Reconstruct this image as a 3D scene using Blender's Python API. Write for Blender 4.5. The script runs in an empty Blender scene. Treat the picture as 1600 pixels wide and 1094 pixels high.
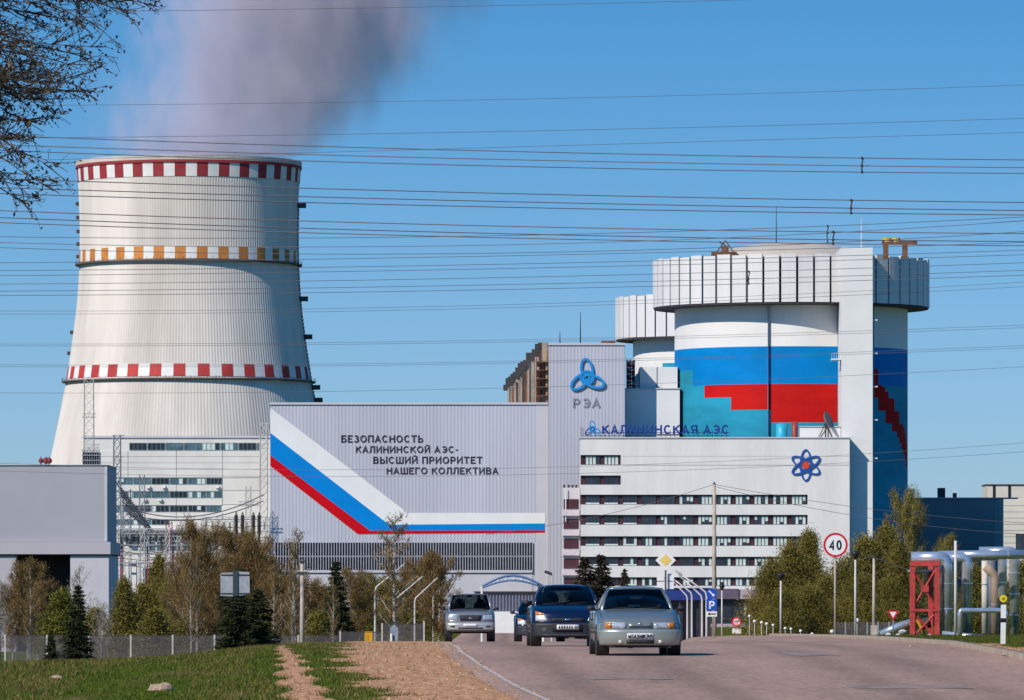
import bpy, bmesh, math, random
import numpy as np
from mathutils import Vector, Matrix

# ------------------------------------------------------------------ camera, sky, sun, exposure
SC = bpy.context.scene
COL = SC.collection
FPX, HZ, CX, EYE = 10000.0, 930.0, 800.0, 1.6      # focal length in photo pixels, horizon row, centre column, eye height
cam_d = bpy.data.cameras.new('camera'); cam = bpy.data.objects.new('camera', cam_d); COL.objects.link(cam)
cam.location = (0, 0, EYE); cam.rotation_euler = (math.radians(90), 0, 0)
cam_d.sensor_width = 36.0; cam_d.lens = FPX / 1600.0 * 36.0
cam_d.shift_y = (HZ - 547.0) / 1600.0
cam_d.clip_start = 0.5; cam_d.clip_end = 30000.0
SC.camera = cam

SUN_AZ, SUN_EL = 43.0, 38.0                        # degrees left of "behind the camera", height
sdir = Vector((-math.sin(math.radians(SUN_AZ)) * math.cos(math.radians(SUN_EL)),
               -math.cos(math.radians(SUN_AZ)) * math.cos(math.radians(SUN_EL)),
               math.sin(math.radians(SUN_EL))))
HAZE_H, HAZE_A, HAZE_C = 0.045, 1.0, (2.25, 2.95, 3.65)
world = bpy.data.worlds.new('World'); SC.world = world; world.use_nodes = True
wn = world.node_tree.nodes; wl = world.node_tree.links; wn.clear()
w_out = wn.new('ShaderNodeOutputWorld'); w_bg = wn.new('ShaderNodeBackground')
sky = wn.new('ShaderNodeTexSky'); sky.sky_type = 'NISHITA'; sky.sun_disc = False
sky.sun_elevation = math.radians(SUN_EL)
sky.sun_rotation = math.atan2(sdir.x, sdir.y)
sky.altitude = 100.0; sky.air_density = 1.4; sky.dust_density = 0.15; sky.ozone_density = 3.0
tc = wn.new('ShaderNodeTexCoord'); sep = wn.new('ShaderNodeSeparateXYZ'); comb = wn.new('ShaderNodeCombineXYZ')
mz = wn.new('ShaderNodeMath'); mz.operation = 'MULTIPLY_ADD'; mz.inputs[1].default_value = 3.2; mz.inputs[2].default_value = 0.12
nrm = wn.new('ShaderNodeVectorMath'); nrm.operation = 'NORMALIZE'
wl.new(tc.outputs['Generated'], sep.inputs[0])
wl.new(sep.outputs['X'], comb.inputs['X']); wl.new(sep.outputs['Y'], comb.inputs['Y'])
wl.new(sep.outputs['Z'], mz.inputs[0]); wl.new(mz.outputs[0], comb.inputs['Z'])
wl.new(comb.outputs[0], nrm.inputs[0]); wl.new(nrm.outputs[0], sky.inputs['Vector'])
hs = wn.new('ShaderNodeHueSaturation'); hs.inputs['Saturation'].default_value = 1.5; hs.inputs['Value'].default_value = 1.0
wl.new(sky.outputs[0], hs.inputs['Color'])
# pale summer haze low over the horizon, the same all the way round
hz1 = wn.new('ShaderNodeMath'); hz1.operation = 'MULTIPLY'; hz1.inputs[1].default_value = -1.0 / HAZE_H
hz2 = wn.new('ShaderNodeMath'); hz2.operation = 'EXPONENT'; hz3 = wn.new('ShaderNodeMath'); hz3.operation = 'MULTIPLY'; hz3.inputs[1].default_value = HAZE_A; hz3.use_clamp = True
wl.new(sep.outputs['Z'], hz1.inputs[0]); wl.new(hz1.outputs[0], hz2.inputs[0]); wl.new(hz2.outputs[0], hz3.inputs[0])
hmix = wn.new('ShaderNodeMix'); hmix.data_type = 'RGBA'; hmix.inputs['B'].default_value = (*HAZE_C, 1.0)
wl.new(hz3.outputs[0], hmix.inputs['Factor']); wl.new(hs.outputs[0], hmix.inputs['A']); wl.new(hmix.outputs['Result'], w_bg.inputs['Color'])
w_bg.inputs['Strength'].default_value = 0.15
wl.new(w_bg.outputs[0], w_out.inputs['Surface'])

sun_d = bpy.data.lights.new('sun', 'SUN'); sun_d.energy = 4.3; sun_d.angle = math.radians(0.5); sun_d.color = (1.0, 0.915, 0.80)
sun = bpy.data.objects.new('sun', sun_d); COL.objects.link(sun)
sun.rotation_euler = sdir.to_track_quat('Z', 'Y').to_euler(); sun.location = (-60, -60, 80)
SC.view_settings.view_transform = 'Standard'; SC.view_settings.look = 'None'
SC.view_settings.exposure = 0.0; SC.view_settings.gamma = 1.0; SC.view_settings.use_curve_mapping = False
SC.cycles.max_bounces = 6; SC.cycles.diffuse_bounces = 1; SC.cycles.transparent_max_bounces = 12; SC.cycles.volume_bounces = 1
SC.cycles.volume_step_rate = 0.4; SC.cycles.volume_max_steps = 128

# ------------------------------------------------------------------ helpers
rng = np.random.default_rng(7); random.seed(7)
def P(px, py, d): return Vector(((px - CX) * d / FPX, d, EYE + (HZ - py) * d / FPX))
def X_(px, d): return (px - CX) * d / FPX
def Z_(py, d): return EYE + (HZ - py) * d / FPX
def lerp(a, b, t): return a + (b - a) * t
def interp(x, pts): return float(np.interp(x, [p[0] for p in pts], [p[1] for p in pts]))
def sstep(a, b, x):
    t = np.clip((np.asarray(x, float) - a) / (b - a), 0, 1); return t * t * (3 - 2 * t)

MATS = {}
def M(name, col, rough=0.6, metal=0.0, var=0.12, scale=1.0, stretch=(1, 1, 1), spec=0.4, bump=0.0, col2=None, emit=None, island=0.0, coat=0.0, fine=0.0):
    """principled material: base colour with noise wear, optional second colour, relief and per-piece variation"""
    if name in MATS: return MATS[name]
    m = bpy.data.materials.new(name); m.use_nodes = True
    n = m.node_tree.nodes; l = m.node_tree.links
    b = n['Principled BSDF']
    b.inputs['Roughness'].default_value = rough; b.inputs['Metallic'].default_value = metal
    b.inputs['Specular IOR Level'].default_value = spec
    if coat: b.inputs['Coat Weight'].default_value = coat; b.inputs['Coat Roughness'].default_value = 0.06
    c = (*col, 1.0)
    b.inputs['Base Color'].default_value = c
    out = None
    if var > 0 or col2:
        t = n.new('ShaderNodeTexCoord'); mp = n.new('ShaderNodeMapping'); mp.inputs['Scale'].default_value = stretch
        nz = n.new('ShaderNodeTexNoise'); nz.inputs['Scale'].default_value = scale; nz.inputs['Detail'].default_value = 6.0; nz.inputs['Roughness'].default_value = 0.62
        l.new(t.outputs['Object'], mp.inputs['Vector']); l.new(mp.outputs[0], nz.inputs['Vector'])
        r = n.new('ShaderNodeValToRGB')
        a2 = col2 if col2 else tuple(max(0.0, x * (1 - var * 1.6)) for x in col)
        b2 = col if col2 else tuple(min(1.0, x * (1 + var * 0.8)) for x in col)
        r.color_ramp.elements[0].position = 0.34; r.color_ramp.elements[0].color = (*a2, 1)
        r.color_ramp.elements[1].position = 0.66; r.color_ramp.elements[1].color = (*b2, 1)
        l.new(nz.outputs['Fac'], r.inputs['Fac']); out = r.outputs['Color']
        if fine:
            n2 = n.new('ShaderNodeTexNoise'); n2.inputs['Scale'].default_value = scale * 14; n2.inputs['Detail'].default_value = 4
            l.new(mp.outputs[0], n2.inputs['Vector'])
            mr = n.new('ShaderNodeMapRange'); mr.inputs['From Min'].default_value = 0.3; mr.inputs['From Max'].default_value = 0.7
            mr.inputs['To Min'].default_value = 1 - fine; mr.inputs['To Max'].default_value = 1 + fine
            l.new(n2.outputs['Fac'], mr.inputs['Value'])
            vm = n.new('ShaderNodeVectorMath'); vm.operation = 'SCALE'
            l.new(out, vm.inputs[0]); l.new(mr.outputs[0], vm.inputs['Scale']); out = vm.outputs[0]
        if bump:
            bp = n.new('ShaderNodeBump'); bp.inputs['Strength'].default_value = bump; bp.inputs['Distance'].default_value = 0.05
            l.new(nz.outputs['Fac'], bp.inputs['Height']); l.new(bp.outputs[0], b.inputs['Normal'])
    if island > 0:
        g = n.new('ShaderNodeNewGeometry'); mr = n.new('ShaderNodeMapRange')
        mr.inputs['To Min'].default_value = 1 - island; mr.inputs['To Max'].default_value = 1 + island
        l.new(g.outputs['Random Per Island'], mr.inputs['Value'])
        vm = n.new('ShaderNodeVectorMath'); vm.operation = 'SCALE'
        if out is not None: l.new(out, vm.inputs[0])
        else: vm.inputs[0].default_value = col
        l.new(mr.outputs[0], vm.inputs['Scale']); out = vm.outputs[0]
    if out is not None: l.new(out, b.inputs['Base Color'])
    if emit: b.inputs['Emission Color'].default_value = (*col, 1); b.inputs['Emission Strength'].default_value = emit
    MATS[name] = m
    return m

def root_origin(o):
    while o.parent is not None: o = o.parent
    return o.location
def link(o, parent=None):
    COL.objects.link(o)
    if parent is not None: o.parent = parent
    return o
def tag(o, label=None, cat=None, group=None, kind=None):
    if label: o['label'] = label
    if cat: o['category'] = cat
    if group: o['group'] = group
    if kind: o['kind'] = kind
    return o
def thing(name, label, cat, loc=(0, 0, 0), group=None, rz=0.0):
    o = bpy.data.objects.new(name, None); o.empty_display_size = 0.5
    o.location = loc; o.rotation_euler = (0, 0, rz); COL.objects.link(o)
    return tag(o, label, cat, group)

class MB:
    """collects simple shapes, then links them as one mesh object"""
    def __init__(s): s.v = []; s.f = []; s.mi = []; s.cur = 0
    def add(s, vs, fs):
        k = len(s.v); s.v.extend([tuple(x) for x in vs])
        for f in fs: s.f.append(tuple(i + k for i in f)); s.mi.append(s.cur)
        return s
    def box(s, x0, x1, y0, y1, z0, z1):
        if x0 > x1: x0, x1 = x1, x0
        if y0 > y1: y0, y1 = y1, y0
        if z0 > z1: z0, z1 = z1, z0
        return s.add([(x0,y0,z0),(x1,y0,z0),(x1,y1,z0),(x0,y1,z0),(x0,y0,z1),(x1,y0,z1),(x1,y1,z1),(x0,y1,z1)],
                     [(0,3,2,1),(4,5,6,7),(0,1,5,4),(1,2,6,5),(2,3,7,6),(3,0,4,7)])
    def prism(s, pts, y0, y1):
        """polygon given in x,z (counter-clockwise seen from -y), pushed along y"""
        n = len(pts); vs = [(p[0], y0, p[1]) for p in pts] + [(p[0], y1, p[1]) for p in pts]
        fs = [tuple(range(n)), tuple(reversed(range(n, 2 * n)))]
        fs += [(i, i + n, (i + 1) % n + n, (i + 1) % n) for i in range(n)]
        return s.add(vs, fs)
    def slab(s, pts, z0, z1):
        n = len(pts); vs = [(p[0], p[1], z0) for p in pts] + [(p[0], p[1], z1) for p in pts]
        fs = [tuple(reversed(range(n))), tuple(range(n, 2 * n))]
        fs += [(i, (i + 1) % n, (i + 1) % n + n, i + n) for i in range(n)]
        return s.add(vs, fs)
    def tube(s, pts, r, n=6, caps=True):
        pts = [Vector(p) for p in pts]; m = len(pts); rs = r if isinstance(r, (list, tuple)) else [r] * m
        vs = []; fs = []; a = None; pd = None
        for i, p in enumerate(pts):
            d = (pts[min(i + 1, m - 1)] - pts[max(i - 1, 0)])
            d = d.normalized() if d.length > 1e-9 else (pd or Vector((0, 0, 1)))
            if a is None: a = d.cross(Vector((0, 0, 1)) if abs(d.z) < 0.9 else Vector((0, 1, 0))).normalized()
            else: a = pd.rotation_difference(d) @ a; a = (a - d * a.dot(d)).normalized()
            pd = d; b = d.cross(a)
            for k in range(n):
                t = 2 * math.pi * k / n; vs.append(p + (a * math.cos(t) + b * math.sin(t)) * rs[i])
        for i in range(m - 1):
            for k in range(n):
                k2 = (k + 1) % n
                fs.append((i * n + k, i * n + k2, (i + 1) * n + k2, (i + 1) * n + k))
        if caps: fs.append(tuple(reversed(range(n)))); fs.append(tuple(range((m - 1) * n, m * n)))
        return s.add(vs, fs)
    def lathe(s, prof, n, cx, cy, a0=0.0, a1=2 * math.pi, rib=0.0):
        full = abs(a1 - a0 - 2 * math.pi) < 1e-6; cols = n if full else n + 1; vs = []; fs = []
        for (r, z) in prof:
            for k in range(cols):
                a = a0 + (a1 - a0) * k / n; rr = r + (rib if k % 2 else 0.0)
                vs.append((cx + rr * math.sin(a), cy - rr * math.cos(a), z))
        for i in range(len(prof) - 1):
            for k in range(n):
                k2 = (k + 1) % cols
                fs.append((i * cols + k, i * cols + k2, (i + 1) * cols + k2, (i + 1) * cols + k))
        return s.add(vs, fs)
    def sphere(s, c, r, nu=10, nv=7, sc=(1, 1, 1)):
        vs = []; fs = []
        for j in range(nv + 1):
            t = math.pi * j / nv
            for i in range(nu):
                p = 2 * math.pi * i / nu
                vs.append((c[0] + r * sc[0] * math.sin(t) * math.cos(p), c[1] + r * sc[1] * math.sin(t) * math.sin(p), c[2] + r * sc[2] * math.cos(t)))
        for j in range(nv):
            for i in range(nu):
                fs.append((j * nu + i, (j + 1) * nu + i, (j + 1) * nu + (i + 1) % nu, j * nu + (i + 1) % nu))
        return s.add(vs, fs)
    def mesh(s, name, mats, smooth=False, off=(0, 0, 0)):
        me = bpy.data.meshes.new(name)
        o = off; me.from_pydata([(x - o[0], y - o[1], z - o[2]) for x, y, z in s.v], [], s.f)
        if not isinstance(mats, (list, tuple)): mats = [mats]
        for m in mats: me.materials.append(m)
        if len(mats) > 1: me.polygons.foreach_set('material_index', s.mi)
        if smooth: me.polygons.foreach_set('use_smooth', [True] * len(me.polygons))
        me.validate(); me.update(); return me
    def build(s, name, mats, parent=None, smooth=False):
        off = root_origin(parent) if parent is not None else (0, 0, 0)
        return link(bpy.data.objects.new(name, s.mesh(name, mats, smooth, off)), parent)

def copy_tree(o, parent=None):
    c = o.copy(); COL.objects.link(c); c.parent = parent
    for ch in list(o.children): copy_tree(ch, c)
    return c

def _arc(cx, cy, rx, ry, a0, a1, n=9): return [(cx + rx * math.cos(math.radians(lerp(a0, a1, k / n))), cy + ry * math.sin(math.radians(lerp(a0, a1, k / n)))) for k in range(n + 1)]
GLYPHS = {  # width, then pen strokes inside a unit box
 'А': (.76, [(0,0),(.5,1),(1,0)], [(.2,.3),(.8,.3)]), 'Б': (.68, [(.93,1),(0,1),(0,0),(.55,0)] + _arc(.6,.29,.4,.29,-90,90) + [(0,.58)]),
 'В': (.7, [(0,0),(0,1),(.5,1)] + _arc(.56,.77,.34,.23,90,-90) + [(0,.54)], [(.56,.54)] + _arc(.6,.27,.4,.27,90,-90) + [(0,0)]), 'Г': (.6, [(0,0),(0,1),(1,1)]),
 'Е': (.63, [(1,1),(0,1),(0,0),(1,0)], [(0,.52),(.9,.52)]), 'З': (.66, _arc(.47,.765,.43,.235,150,-85), _arc(.47,.27,.53,.27,88,-150)),
 'И': (.73, [(0,1),(0,0),(1,1),(1,0)]), 'Й': (.73, [(0,1),(0,0),(1,1),(1,0)], _arc(.5,1.33,.24,.15,185,355)), 'К': (.72, [(0,0),(0,1)], [(.96,1),(.06,.46)], [(.34,.62),(1,0)]),
 'Л': (.74, [(-.04,0),(.1,.06),(.2,.3),(.24,1),(1,1),(1,0)]), 'М': (.86, [(0,0),(0,1),(.5,.22),(1,1),(1,0)]), 'Н': (.73, [(0,0),(0,1)], [(1,0),(1,1)], [(0,.52),(1,.52)]),
 'О': (.84, _arc(.5,.5,.5,.5,90,450,22)), 'П': (.72, [(0,0),(0,1),(1,1),(1,0)]), 'Р': (.66, [(0,0),(0,1),(.55,1)] + _arc(.6,.71,.4,.29,90,-90) + [(0,.42)]), 'С': (.78, _arc(.5,.5,.5,.5,42,318,18)),
 'Т': (.7, [(0,1),(1,1)], [(.5,1),(.5,0)]), 'Ш': (.98, [(0,1),(0,0),(1,0),(1,1)], [(.5,1),(.5,0)]), 'Ы': (.94, [(0,1),(0,0),(.33,0)] + _arc(.36,.28,.27,.28,-90,90) + [(0,.56)], [(1,0),(1,1)]),
 'Ь': (.66, [(0,1),(0,0),(.55,0)] + _arc(.6,.28,.4,.28,-90,90) + [(0,.56)]), 'Э': (.78, _arc(.5,.5,.5,.5,138,-138,18), [(.32,.5),(.97,.5)]), 'Я': (.72, [(1,0),(1,1),(.45,1)] + _arc(.4,.72,.4,.28,90,270) + [(1,.44)], [(.5,.44),(0,0)]),
 '-': (.36, [(0,.4),(1,.4)]), '1': (.42, [(.1,.78),(.8,1),(.8,0)]), '4': (.68, [(.76,0),(.76,1),(0,.27),(1,.27)]), '2': (.64, _arc(.5,.72,.47,.28,165,-35) + [(0,0),(1,0)]),
 '6': (.66, _arc(.5,.31,.5,.31,90,450,18), [(.86,.97),(.45,.85),(.1,.6),(0,.31)]), '9': (.66, _arc(.5,.69,.5,.31,90,450,18), [(.14,.03),(.55,.15),(.9,.4),(1,.69)]), '0': (.64, _arc(.5,.5,.5,.5,90,450,22)), 'P': (.66, [(0,0),(0,1),(.55,1)] + _arc(.6,.71,.4,.29,90,-90) + [(0,.42)])}
def _ribbon(b, pts, h, y0, y1, closed):
    """flat pen stroke of half width h with mitred corners, given depth"""
    n = len(pts); L = []; R = []
    for i in range(n):
        p = Vector(pts[i]); q0 = Vector(pts[i - 1]) if (i > 0 or closed) else None; q1 = Vector(pts[(i + 1) % n]) if (i < n - 1 or closed) else None
        d0 = (p - q0).normalized() if q0 is not None else None; d1 = (q1 - p).normalized() if q1 is not None else None
        if d0 is None: nn = Vector((-d1.y, d1.x)); k = 1
        elif d1 is None: nn = Vector((-d0.y, d0.x)); k = 1
        else:
            nn = (Vector((-d0.y, d0.x)) + Vector((-d1.y, d1.x))); nn = nn.normalized() if nn.length > 1e-4 else Vector((-d0.y, d0.x)); k = min(2.2, 1 / max(0.3, nn.dot(Vector((-d0.y, d0.x)))))
        L.append(p + nn * h * k); R.append(p - nn * h * k)
    vs = [(v.x, y0, v.y) for v in L] + [(v.x, y0, v.y) for v in R] + [(v.x, y1, v.y) for v in L] + [(v.x, y1, v.y) for v in R]; fs = []
    for i in range(n if closed else n - 1):
        j = (i + 1) % n; fs += [(i, n + i, n + j, j), (2 * n + i, i, j, 2 * n + j), (n + i, 3 * n + i, 3 * n + j, n + j)]
    if not closed: fs += [(0, 2 * n, 3 * n, n), (n - 1, 2 * n - 1, 4 * n - 1, 3 * n - 1)]
    b.add(vs, fs)
def letters_at(txt, X0, X1, Z0, Z1, y, thick, mat, parent, weight=0.16, name='letter', gap=0.17):
    """row of pen-drawn block letters between X0..X1, caps from Z0 to Z1, front face at y; each letter a part"""
    H = Z1 - Z0; hw = weight / 2; adv = [(GLYPHS[c][0] + gap if c != ' ' else 0.42) for c in txt]; tot = sum(adv) - gap + weight * 0; sx = (X1 - X0) / tot; x = X0
    off = root_origin(parent)
    for c, a in zip(txt, adv):
        if c != ' ':
            g = GLYPHS[c]; w = g[0] * sx; h = hw * H; b = MB()
            for k, st in enumerate(g[1:]):
                closed = len(st) > 4 and abs(st[0][0] - st[-1][0]) < 1e-6 and abs(st[0][1] - st[-1][1]) < 1e-6; pts = st[:-1] if closed else st
                pp = [(x + h + px * (w - 2 * h), Z0 + h + pz * (H - 2 * h)) for px, pz in pts]
                pp = [p for i, p in enumerate(pp) if i == 0 or (abs(p[0] - pp[i - 1][0]) + abs(p[1] - pp[i - 1][1])) > 1e-6 * H]
                if not closed:
                    e0 = (Vector(pp[0]) - Vector(pp[1])).normalized() * h; e1 = (Vector(pp[-1]) - Vector(pp[-2])).normalized() * h
                    if st[0][1] in (0, 1) or st[0][0] in (0, 1): pp[0] = tuple(Vector(pp[0]) + e0)
                    if st[-1][1] in (0, 1) and st[-1][0] not in (0,): pp[-1] = tuple(Vector(pp[-1]) + e1)
                _ribbon(b, pp, h, y - 0.004 * k * min(1.0, thick * 20), y + thick, closed)
            b.build(name, mat, parent)
        x += a * sx
def lettering(txt, x0, x1, ybase, ycap, d, thick, mat, parent, weight=0.16, name='letter'):
    letters_at(txt, X_(x0, d), X_(x1, d), Z_(ybase, d), Z_(ycap, d), d, thick, mat, parent, weight, name)

def mesh_np(name, V, F, mats, smooth=False):
    me = bpy.data.meshes.new(name); nv, nf = len(V), len(F); k = F.shape[1]
    me.vertices.add(nv); me.vertices.foreach_set('co', np.asarray(V, np.float32).ravel())
    me.loops.add(nf * k); me.loops.foreach_set('vertex_index', np.asarray(F, np.int32).ravel())
    me.polygons.add(nf); me.polygons.foreach_set('loop_start', np.arange(nf, dtype=np.int32) * k)
    try: me.polygons.foreach_set('loop_total', np.full(nf, k, np.int32))
    except Exception: pass
    for m in (mats if isinstance(mats, (list, tuple)) else [mats]): me.materials.append(m)
    if smooth: me.polygons.foreach_set('use_smooth', np.ones(nf, bool))
    me.update(calc_edges=True); me.validate(); return me

# ------------------------------------------------------------------ ground
G_ROAD = [(-200,-1.62),(0,-1.62),(60,-1.6),(90,-1.476),(115,-1.27),(128,-1.215),(140,-1.20),(152,-1.215),(180,-1.34),(215,-1.56),(238,-1.74),(270,-1.98),(300,-2.35),(350,-3.0),(420,-4.2),(520,-5.6),(700,-6.2),(20000,-6.2)]
G_LEFT = [(-200,-1.62),(0,-1.62),(60,-1.6),(90,-1.46),(105,-1.29),(115,-1.27),(130,-1.42),(160,-1.9),(250,-3.2),(380,-4.35),(520,-5.6),(700,-6.2),(20000,-6.2)]
G_RIGHT = [(-200,-1.62),(0,-1.62),(60,-1.6),(90,-1.45),(118,-1.19),(150,-1.15),(190,-1.32),(240,-1.58),(330,-2.08),(400,-2.6),(520,-5.0),(700,-6.2),(20000,-6.2)]
ROAD_L = [(-200,2.8),(0,2.8),(60,1.2),(90,-0.05),(102,-0.62),(115,-1.08),(130,-1.5),(150,-1.85),(190,-2.5),(238,-3.3),(300,-4.3),(420,-6.5),(520,-8.5),(1240,-8.5)]
ROAD_R = [(-200,9.0),(0,9.0),(90,9.2),(118,9.6),(150,10.25),(180,10.8),(240,12.0),(300,13.2),(420,13.0),(520,12.0),(1240,12.0)]
def gz(X, d):
    """ground height, world z"""
    X = np.asarray(X, float); d = np.asarray(d, float)
    f = lambda T: np.interp(d, [p[0] for p in T], [p[1] for p in T])
    a, b, c = f(G_ROAD), f(G_LEFT), f(G_RIGHT)
    wl_ = 1 - sstep(-11.0, -5.0, X); wr = sstep(8.5, 11.5, X)
    return EYE + a * (1 - wl_ - wr) + b * wl_ + c * wr
def gz1(X, d): return float(gz(X, d))
def road_l(d): return np.interp(d, [p[0] for p in ROAD_L], [p[1] for p in ROAD_L])
def road_r(d): return np.interp(d, [p[0] for p in ROAD_R], [p[1] for p in ROAD_R])

def dirt_mask(X, d):
    L = road_l(d)
    left = np.interp(d, [60,90,115,165,240,300], [-0.4,-1.8,-3.1,-4.5,-6.0,-6.0])
    wob = 0.25 * np.sin(d * 0.55) + 0.18 * np.sin(d * 1.7 + 1.0) + 0.12 * np.sin(X * 5 + d * 0.9)
    m = sstep(left - 0.35 + wob, left + 0.35 + wob, X) * (1 - sstep(L + 0.8, L + 1.1, X)) * (1 - sstep(260, 330, d))
    pc = np.interp(d, [60,90,105,125,140,170], [-2.2,-2.84,-3.55,-4.35,-5.0,-6.2]) + 0.12 * np.sin(d * 0.8)
    pw = np.interp(d, [60,90,120,150], [0.42,0.34,0.26,0.2])
    p = (1 - sstep(pw * 0.55, pw * 1.25, np.abs(X - pc))) * (1 - sstep(160, 190, d))
    R = road_r(d)
    k = sstep(R + 0.1, R + 0.3, X) * (1 - sstep(R + 0.7, R + 1.6 + wob, X)) * 0.75 * (1 - sstep(300, 360, d))
    park = sstep(395, 430, d) * (1 - sstep(600, 680, d)) * sstep(6.0, 10.0, X) * (1 - sstep(24.0, 30.0, X)) * 0.8
    return np.clip(np.maximum(np.maximum(m, p), np.maximum(k, park)), 0, 1)

def build_ground():
    xs = np.concatenate([-np.geomspace(14.4, 9000, 34)[::-1], np.arange(-14, -8, 0.6), np.arange(-8, 0.6, 0.15), np.arange(0.8, 22.01, 0.6), np.geomspace(22.5, 9000, 34)])
    ds = np.concatenate([np.arange(-200, 60, 20.0), np.arange(60, 330, 0.8), np.geomspace(331, 14000, 60)])
    XX, DD = np.meshgrid(xs, ds)
    ZZ = gz(XX, DD)
    near = ((DD > 55) & (DD < 340) & (np.abs(XX) < 25))
    bump = (0.008 * np.sin(XX * 1.9 + DD * 0.7) + 0.006 * np.sin(XX * 3.3 - DD * 0.8 + 1.2) + rng.normal(0, 0.005, XX.shape)) * near
    L, R = road_l(DD), road_r(DD)
    inside = sstep(L + 0.05, L + 0.6, XX) * (1 - sstep(R - 0.5, R + 0.1, XX)) * (DD < 1240)
    ZZ = ZZ + bump * (1 - inside) - 0.09 * inside
    V = np.stack([XX, DD, ZZ], -1).reshape(-1, 3)
    nx, nd = len(xs), len(ds)
    idx = np.arange(nx * nd).reshape(nd, nx)
    F = np.stack([idx[:-1, :-1], idx[:-1, 1:], idx[1:, 1:], idx[1:, :-1]], -1).reshape(-1, 4)
    m = bpy.data.materials.new('turf_and_sand'); m.use_nodes = True
    n = m.node_tree.nodes; l = m.node_tree.links; b = n['Principled BSDF']; b.inputs['Roughness'].default_value = 0.95; b.inputs['Specular IOR Level'].default_value = 0.0
    g = n.new('ShaderNodeNewGeometry'); gm = n.new('ShaderNodeMapping'); gm.inputs['Scale'].default_value = (1.0, 0.16, 1.0); l.new(g.outputs['Position'], gm.inputs['Vector'])
    def noise(scale, detail=5, vec=None):
        q = n.new('ShaderNodeTexNoise'); q.inputs['Scale'].default_value = scale; q.inputs['Detail'].default_value = detail; q.inputs['Roughness'].default_value = 0.65
        l.new(vec or gm.outputs[0], q.inputs['Vector']); return q
    def ramp(src, stops):
        r = n.new('ShaderNodeValToRGB'); e = r.color_ramp.elements
        e[0].position, e[0].color = stops[0][0], (*stops[0][1], 1); e[1].position, e[1].color = stops[-1][0], (*stops[-1][1], 1)
        for p, c in stops[1:-1]: q = e.new(p); q.color = (*c, 1)
        l.new(src, r.inputs['Fac']); return r
    n1, n2, n3 = noise(0.9), noise(7.0), noise(0.25, 3)
    grass = ramp(n1.outputs['Fac'], [(0.3, (0.050, 0.085, 0.010)), (0.5, (0.075, 0.098, 0.014)), (0.58, (0.11, 0.10, 0.030)), (0.70, (0.20, 0.14, 0.06))])
    dirt = ramp(n2.outputs['Fac'], [(0.3, (0.30, 0.145, 0.080)), (0.55, (0.56, 0.30, 0.165)), (0.75, (0.70, 0.42, 0.255))])
    at = n.new('ShaderNodeAttribute'); at.attribute_name = 'dirt'
    ad = n.new('ShaderNodeMath'); ad.operation = 'MULTIPLY_ADD'; ad.inputs[1].default_value = 0.9; ad.inputs[2].default_value = -0.45
    l.new(noise(3.5, 6).outputs['Fac'], ad.inputs[0])
    sm = n.new('ShaderNodeMath'); sm.operation = 'ADD'; l.new(at.outputs['Fac'], sm.inputs[0]); l.new(ad.outputs[0], sm.inputs[1])
    st = n.new('ShaderNodeMapRange'); st.inputs['From Min'].default_value = 0.35; st.inputs['From Max'].default_value = 0.6; l.new(sm.outputs[0], st.inputs['Value'])
    mx = n.new('ShaderNodeMix'); mx.data_type = 'RGBA'; l.new(st.outputs[0], mx.inputs['Factor']); l.new(grass.outputs[0], mx.inputs['A']); l.new(dirt.outputs[0], mx.inputs['B'])
    l.new(mx.outputs['Result'], b.inputs['Base Color'])
    bp = n.new('ShaderNodeBump'); bp.inputs['Strength'].default_value = 0.5; bp.inputs['Distance'].default_value = 0.06; l.new(n2.outputs['Fac'], bp.inputs['Height']); l.new(bp.outputs[0], b.inputs['Normal'])
    me = mesh_np('ground', V, F, m, smooth=True)
    a = me.attributes.new('dirt', 'FLOAT', 'POINT'); a.data.foreach_set('value', dirt_mask(V[:, 0], V[:, 1]).astype(np.float32))
    tag(link(bpy.data.objects.new('ground', me)), kind='structure')
build_ground()

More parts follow.
